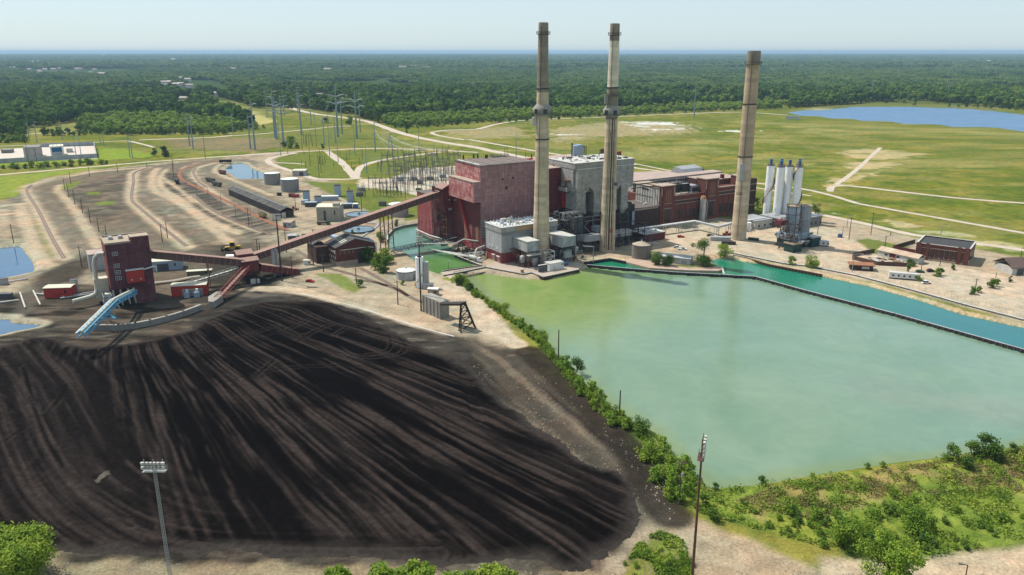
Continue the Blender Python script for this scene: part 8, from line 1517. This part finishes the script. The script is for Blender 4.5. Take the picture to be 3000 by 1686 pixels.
for k, (x, y, mt) in enumerate(((1173, 531, m_lblue), (1214, 528, m_gmetal), (1259, 528, m_black), (1296, 521, m_lblue), (1230, 540, m_rust), (1054, 575, m_gdark), (1121, 603, m_black), (1060, 560, m_gmetal))):
    t = thing('transformer', ('pale blue breaker set, left in the switchyard', 'grey breaker set, second in the switchyard', 'big black transformer in the middle of the switchyard', 'pale blue breaker set by the boiler house', 'rusty spare tank on the switchyard gravel', 'dark transformer on the green plot', 'black transformer behind the long conveyor', 'small grey transformer on the green plot')[k], 'transformer', (*G(x, y), 0), .1); MB().box(-3, 3, -1.5, 1.5, 0, 3.2).build('tank_body', mt, t); mb = MB(); [mb.cyl(-2.4 + q * 1.2, 0, 3.2, 5.2, .2, n=7) for q in range(5)]; mb.build('bushings', m_wdirty, t); mb = MB(); [mb.box(-2.9 + q * .7, -2.6 + q * .7, -2.2, -1.5, .4, 2.8) for q in range(8)]; mb.build('radiators', m_gmetal, t)
for row, (y, n, x0, x1) in enumerate(((470, 6, 1150, 1345), (486, 7, 1120, 1350), (560, 3, 1085, 1180), (575, 3, 1100, 1190))):
    for k in range(n): gantry('%s steel gantry in the %s of the grass, from the left' % (ORD[k], ('farthest line', 'second line', 'nearest upper line', 'nearest lower line')[row]), (x0 + (x1 - x0) * (k + .5) / n, y + (k % 2) * 3), 12 - (k % 2) * 3, 12, .12, 2)
rs = random.Random(67)
for q in range(64):
    x, y = ((rs.uniform(1100, 1345), rs.uniform(452, 500)), (rs.uniform(880, 1160), rs.uniform(440, 520)), (rs.uniform(1020, 1190), rs.uniform(545, 590)))[q % 3]
    pole('bare', (x, y), y - rs.uniform(10, 26), 'thin dark pole in the thicket of poles round the switchyard', 'thin poles round the switchyard', thick=.8)
rs = random.Random(66); k_ = 0
for q in range(44):
    x = rs.uniform(1110, 1345); y = rs.uniform(497, 545); t = MB().cyl(0, 0, 0, rs.uniform(3, 7), .16, n=6).cyl(1.5, 0, 0, 4, .14, n=6).bar((-.6, 0, 3.2), (2.2, 0, 3.4), .25).build('bus_support', m_gmetal if q % 2 else m_wdirty, loc=(*G(x, y), 0), label='low bus bar support among the switchyard gantries', cat='bus support', group='bus bar supports in the switchyard')
# distant lattice towers and wires
def lattice(label, px, ty, w=5):
    p = G(*px); h = HT(ty, p); t = thing('lattice_tower', label, 'pylon', (*p, 0), .3); mb = MB()
    for a, b in ((1, 1), (1, -1), (-1, -1), (-1, 1)): mb.bar((a * w / 2, b * w / 2, 0), (a * .4, b * .4, h), .3)
    for k in range(7): f = k / 7; g = (k + 1) / 7; wf = w / 2 * (1 - f) + .4 * f; wg = w / 2 * (1 - g) + .4 * g; [mb.bar((s * wf, -wf, h * f), (-s * wg, -wg, h * g), .16) for s in (-1, 1)]; mb.bar((wf, -wf, h * f), (wf * .98, wf, h * g), .14)
    mb.build('lattice', m_gmetal, t); MB().bar((-w, 0, h * .8), (w, 0, h * .8), .25).bar((-w * .8, 0, h * .95), (w * .8, 0, h * .95), .25).build('crossarm', m_gmetal, t)
lattice('grey lattice tower above the road loop left of the boiler house', y2(1700, 1100), 140 + 860 / 3.4347, 7); lattice('thin lattice tower in front of the far wood on the left of centre', y2(1700, 1000), 140 + 900 / 3.4347, 5)
m_wire = M('aluminium_wire', (.62, .62, .56), (.55, .55, .5), rough=.4); n_w = 0
def wire(a, b, sag, label, r_=.05):
    a = Vector(a); b = Vector(b); P = [a.lerp(b, k / 12) - Vector((0, 0, sag * 4 * (k / 12) * (1 - k / 12))) for k in range(13)]; mb = MB().tube([tuple(p - a) for p in P], r_, 4, False); return mb.build('power_line', m_wire, loc=tuple(a), label=label, cat='power line', group='overhead wires')
for i in range(5):
    a = G(*y2(1545, 1050)); b = G(*y2(1700 + i * 90, 1150 + i * 4)); wire((a[0], a[1], 30 - i * 2.5), (b[0], b[1], 13), 4, 'bright sagging wire from the pole group down to the switchyard', .09); wire((a[0] + 8, a[1], 32 - i * 3), (b[0] + 30, b[1] + 10, 14), 5, 'bright sagging wire from the pole group down to the switchyard', .09)
for i in range(4):
    a = G(*y2(1460, 1270)); b = G(*y2(1740 + i * 60, 1220)); wire((a[0], a[1], 22 - i * 2), (b[0], b[1], 12), 3, 'pale wire from the lone steel pole to the gantries', .07)
pr = [((430, 1020), 270), ((865, 940), 210), ((1270, 1120), 610), ((1510, 980), 80), ((1845, 1000), 170)]
for (p, ta), (q, tb) in zip(pr[:-1], pr[1:]):
    A_ = G(*z5(*p)); B_ = G(*z5(*q)); ha = HT(240 + ta / 6.033, A_) * .8; hb_ = HT(240 + tb / 6.033, B_) * .8
    for o_ in (-6, 6): wire((A_[0] + o_, A_[1], ha), (B_[0] + o_, B_[1], hb_), 4, 'faint wire strung between the tall transmission poles', .06)
# ================================================================= WEST SUBSTATION BLOCK AND THE FAR TOWN
px_prism('gravel_pad', [(-60, 476), (-10, 440), (70, 434), (276, 428), (286, 465), (0, 478)], -.5, .06, M('pale_gravel', (.62, .54, .46), (.54, .47, .40), sc=.4), 'pale gravel pad of the small walled substation at the left', 'gravel pad')
wall_line('concrete_fence', [(-60, 482), (0, 479), (284, 463), (276, 427), (120, 432)], 0, 5.0, .6, M('pale_wall', (.42, .44, .48), (.37, .39, .42), sc=.3, panel=(6, 40, (.85, .85, .85))), 'grey concrete wall round the small substation at the left', 'wall')
def qbox(name, label, cat, FL, FR, depth, top_y, wall, roof, **k):
    a = Vector(G(*FL)); b = Vector(G(*FR)); L_ = (b - a).length; h = HT(top_y, tuple(a)); rz = math.atan2(b.y - a.y, b.x - a.x); t = thing(name, label, cat, (*a, 0), rz); MB().box(0, L_, 0, depth, 0, h).build('wall', wall, t); MB().box(-.4, L_ + .4, -.4, depth + .4, h, h + .5).build('roof', roof, t); return t, L_, h
t, L_, h = qbox('control_building', 'tall windowless grey concrete block in the walled substation', 'building', (72, 464), (117, 462), 26, 434, M('substation_concrete', (.42, .40, .36), (.36, .34, .31), sc=.2, panel=(2, 40, (.9, .9, .9))), m_concg)
t, L_, h = qbox('transformer_building', 'white framed substation building with a blue front panel', 'building', (150, 458), (188, 456), 20, 431, m_white, M('lemon_white_roof', (.8, .8, .55), (.75, .75, .6))); MB().box(1.5, L_ - 1.5, -.2, 0, h * .42, h - 1).build('blue_panel', M('blue_panel', (.02, .13, .24), (.015, .10, .2), sc=.3), t); MB().box(1.5, L_ - 1.5, -.2, 0, 0, h * .42).build('grey_panel', m_gmetal, t); [MB().box(L_ * f, L_ * f + 1.4, 6, 9, h + .5, h + 1.2).build('roof_vent', m_lgrey, t) for f in (.2, .5, .8)]
qbox('switch_cabin', 'low pale switch cabin right of the blue fronted building', 'building', (195, 448), (214, 447), 12, 437, m_wdirty, m_cream); qbox('low_store', 'low grey green store at the left edge of the walled substation', 'building', (4, 450), (33, 449), 14, 441, m_concg, m_concg)
# lone barn by the lake, far roofs, water towers
t, L_, h = qbox('lake_barn', 'lone barn with a green roof between the meadow and the lake', 'barn', (2302, 350), (2341, 351), 12, 342, m_wdirty, M('green_roof', (.16, .26, .2), (.13, .21, .17)))
rs = random.Random(101); hw = M('far_pale_wall', (.62, .58, .52), (.5, .46, .42), rnd=.3); hr_ = M('far_roof', (.42, .36, .33), (.34, .28, .26), rnd=.4)
hp = thing('house', 'x', 'house', (0, 0, 0)); MB().box(-9, 9, -6, 6, 0, 11).build('wall', hw, hp); MB().yz([(-7, 11), (0, 15), (7, 11), (7, 11.3), (-7, 11.3)], -10, 10).build('roof', hr_, hp)
spots = [(93, 193, 2.6), (105, 190, 3.2)] + [(rs.uniform(30, 300), rs.uniform(196, 222), rs.uniform(.8, 1.8)) for _ in range(22)] + [(rs.uniform(420, 560), rs.uniform(230, 262), rs.uniform(.7, 1.5)) for _ in range(16)] + [(730, 263, 1.4), (745, 262, 1.5), (870, 290, 1.1), (910, 211, 1.2), (960, 211, 2), (760, 262, 1.4), (685, 209, 2), (250, 287, 1), (378, 305, .9), (508, 490, .01), (570, 214, 1.5), (940, 289, 1.2), (1010, 288, 1), (640, 284, 1.0), (660, 283, 1.2), (1180, 205, 2.4), (1210, 203, 2.4), (1248, 205, 2), (1980, 193, 2.5), (2430, 196, 2), (300, 226, 2), (540, 300, 1), (30, 270, 1), (600, 315, .8), (352, 232, 1.4)]
first = True
for i, (x, y, s) in enumerate(spots):
    if s < .1: continue
    o = hp if first else dup(hp, (0, 0, 0)); first = False; o.location = (*G(x, y), 0); o.rotation_euler = (0, 0, rs.uniform(-.5, .5)); o.scale = (s * 1.1, s, s * .75 if s > 1.6 else .95); o['label'] = 'pale roofed house in the wooded town far beyond the power lines'; o['group'] = 'far houses among the trees'
def wtower(label, px, ty, r_):
    p = G(*px); h = HT(ty, p); t = thing('water_tower', label, 'water tower', (*p, 0)); MB().cyl(0, 0, 0, h - r_, r_ * .18, n=12).build('stem', m_white, t); MB().lathe([(r_ * .3, h - r_ * .75), (r_, h - r_ * .35), (r_ * .9, h - r_ * .1), (.3, h)], n=24).build('bowl', m_white, t)
wtower('white water tower bowl above the woods at the upper left', (510, 190), 172, 26); wtower('small white water tower on the horizon at the upper left', (305, 172), 160, 26); wtower('white water tower above the woods at the upper right', (2895, 193), 177, 16)
# quarry-like pale cuts on the far ridge
ribbon('quarry_scar', [(1655, 174), (1760, 176), (1900, 174), (1975, 177)], 90, M('pale_quarry', (.5, .4, .3), (.42, .34, .26)), 14, .6)
# a front line of individual trees before the forest and in the fields
TP = [make_tree(300 + i, 13, 7, 900, 1.3, LM_tree if i % 2 else LM_bright, 'x', (0, 0), nb=12, name='tree', base=.12, low=True) for i in range(4)]
TL = [(y1(1560, 1090), .9, 'dark round tree on the lawn right of the walled substation'), (y1(1650, 1100), 1.1, 'bigger round tree on the lawn right of the walled substation'), (z5(680, 1170), 1.35, 'big round tree below the tall pylons'), (z5(560, 1170), .7, 'bush left of the big round tree below the pylons'), (z5(800, 1180), .7, 'bush right of the big round tree below the pylons'), (z5(1230, 1175), .5, 'low dark bush in the scrub left of the road'), (z5(1720, 760), 1.3, 'dark tree where the sandy road passes the pylons'), (z5(1300, 740), .9, 'dark tree group left of the sandy road'), (z5(200, 830), .6, 'lone bush in the field under the pylons'), (y2(1860, 860), .5, 'tree right of the sandy road bend'), (y2(1740, 780), .8, 'first tree in the row right of the sandy road'), (y2(1800, 800), .9, 'second tree in the row right of the sandy road'), (zc((1260, 415))[0], .28, 'small tree growing beside the round clarifier'), (zc((1690, 330))[0], .36, 'bright bush at the kerb of the inlet pond'), (zc((1530, 490))[0], .6, 'tall bush at the left shore of the inlet pond'), (zc((1400, 690))[0], .8, 'left dark tree behind the low grey tank'), (zc((1480, 750))[0], .85, 'middle dark tree behind the low grey tank'), (zc((1590, 790))[0], .85, 'big dark tree behind the low grey tank'), (zc((1580, 700))[0], .8, 'upper dark tree behind the low grey tank'), (zc((1335, 925))[0], .36, 'lone round bush on the grass triangle'), (zc((1740, 905))[0], .26, 'small dark bush in front of the low grey tank'), (y6(1280, 460), .9, 'brown tree on the lake shore'), (y6(1440, 460), .9, 'second lone tree on the lake shore'), (y6(1540, 485), .7, 'pair of bushes on the lake shore')]
for i, (p, s, lb) in enumerate(TL):
    o = TP[i] if i < 4 else dup(TP[i % 4], (0, 0)); o.location = (*G(*p), 0); o.scale = (s, s, s * .95); o['label'] = lb; o['category'] = 'tree'; o.rotation_euler = (0, 0, i * 1.3)
rs = random.Random(8)
FE = [(d((0, 350), (60, 348)), 7), (d((205, 338), (560, 338)), 30), (d((560, 336), (640, 326)), 6), (d((1000, 324), (1130, 316), (1300, 306), (1500, 294), (1700, 286), (1985, 274)), 44), (d((2390, 268), (2576, 278)), 10), (y1(0, 960) and [y1(0, 960), y1(240, 950)], 8), ([y1(420, 880), y1(830, 890)], 12)]
for pts, n in FE:
    for k in range(n):
        f = k / max(1, n - 1) * (len(pts) - 1); j = min(int(f), len(pts) - 2); x = pts[j][0] + (pts[j + 1][0] - pts[j][0]) * (f - j) + rs.uniform(-6, 6); y = pts[j][1] + (pts[j + 1][1] - pts[j][1]) * (f - j) + rs.uniform(-2, 2); s = rs.uniform(.5, 1.15)
        dup(TP[rs.randrange(4)], G(x, y), rs.uniform(0, 6), 'leafy tree along the near edge of the forest and scrub belts', s, 'trees along the forest edge')
for i in range(26):
    x = 10 + i * 22 + rs.uniform(-6, 6); y = 497 - i * 1.1 + rs.uniform(-2, 2)
    if x < 330: shrub(i, (*G(x, y), 0), rs.uniform(1.3, 2.2), 'dark shrub in the row below the substation wall', 'shrub row below the substation wall')
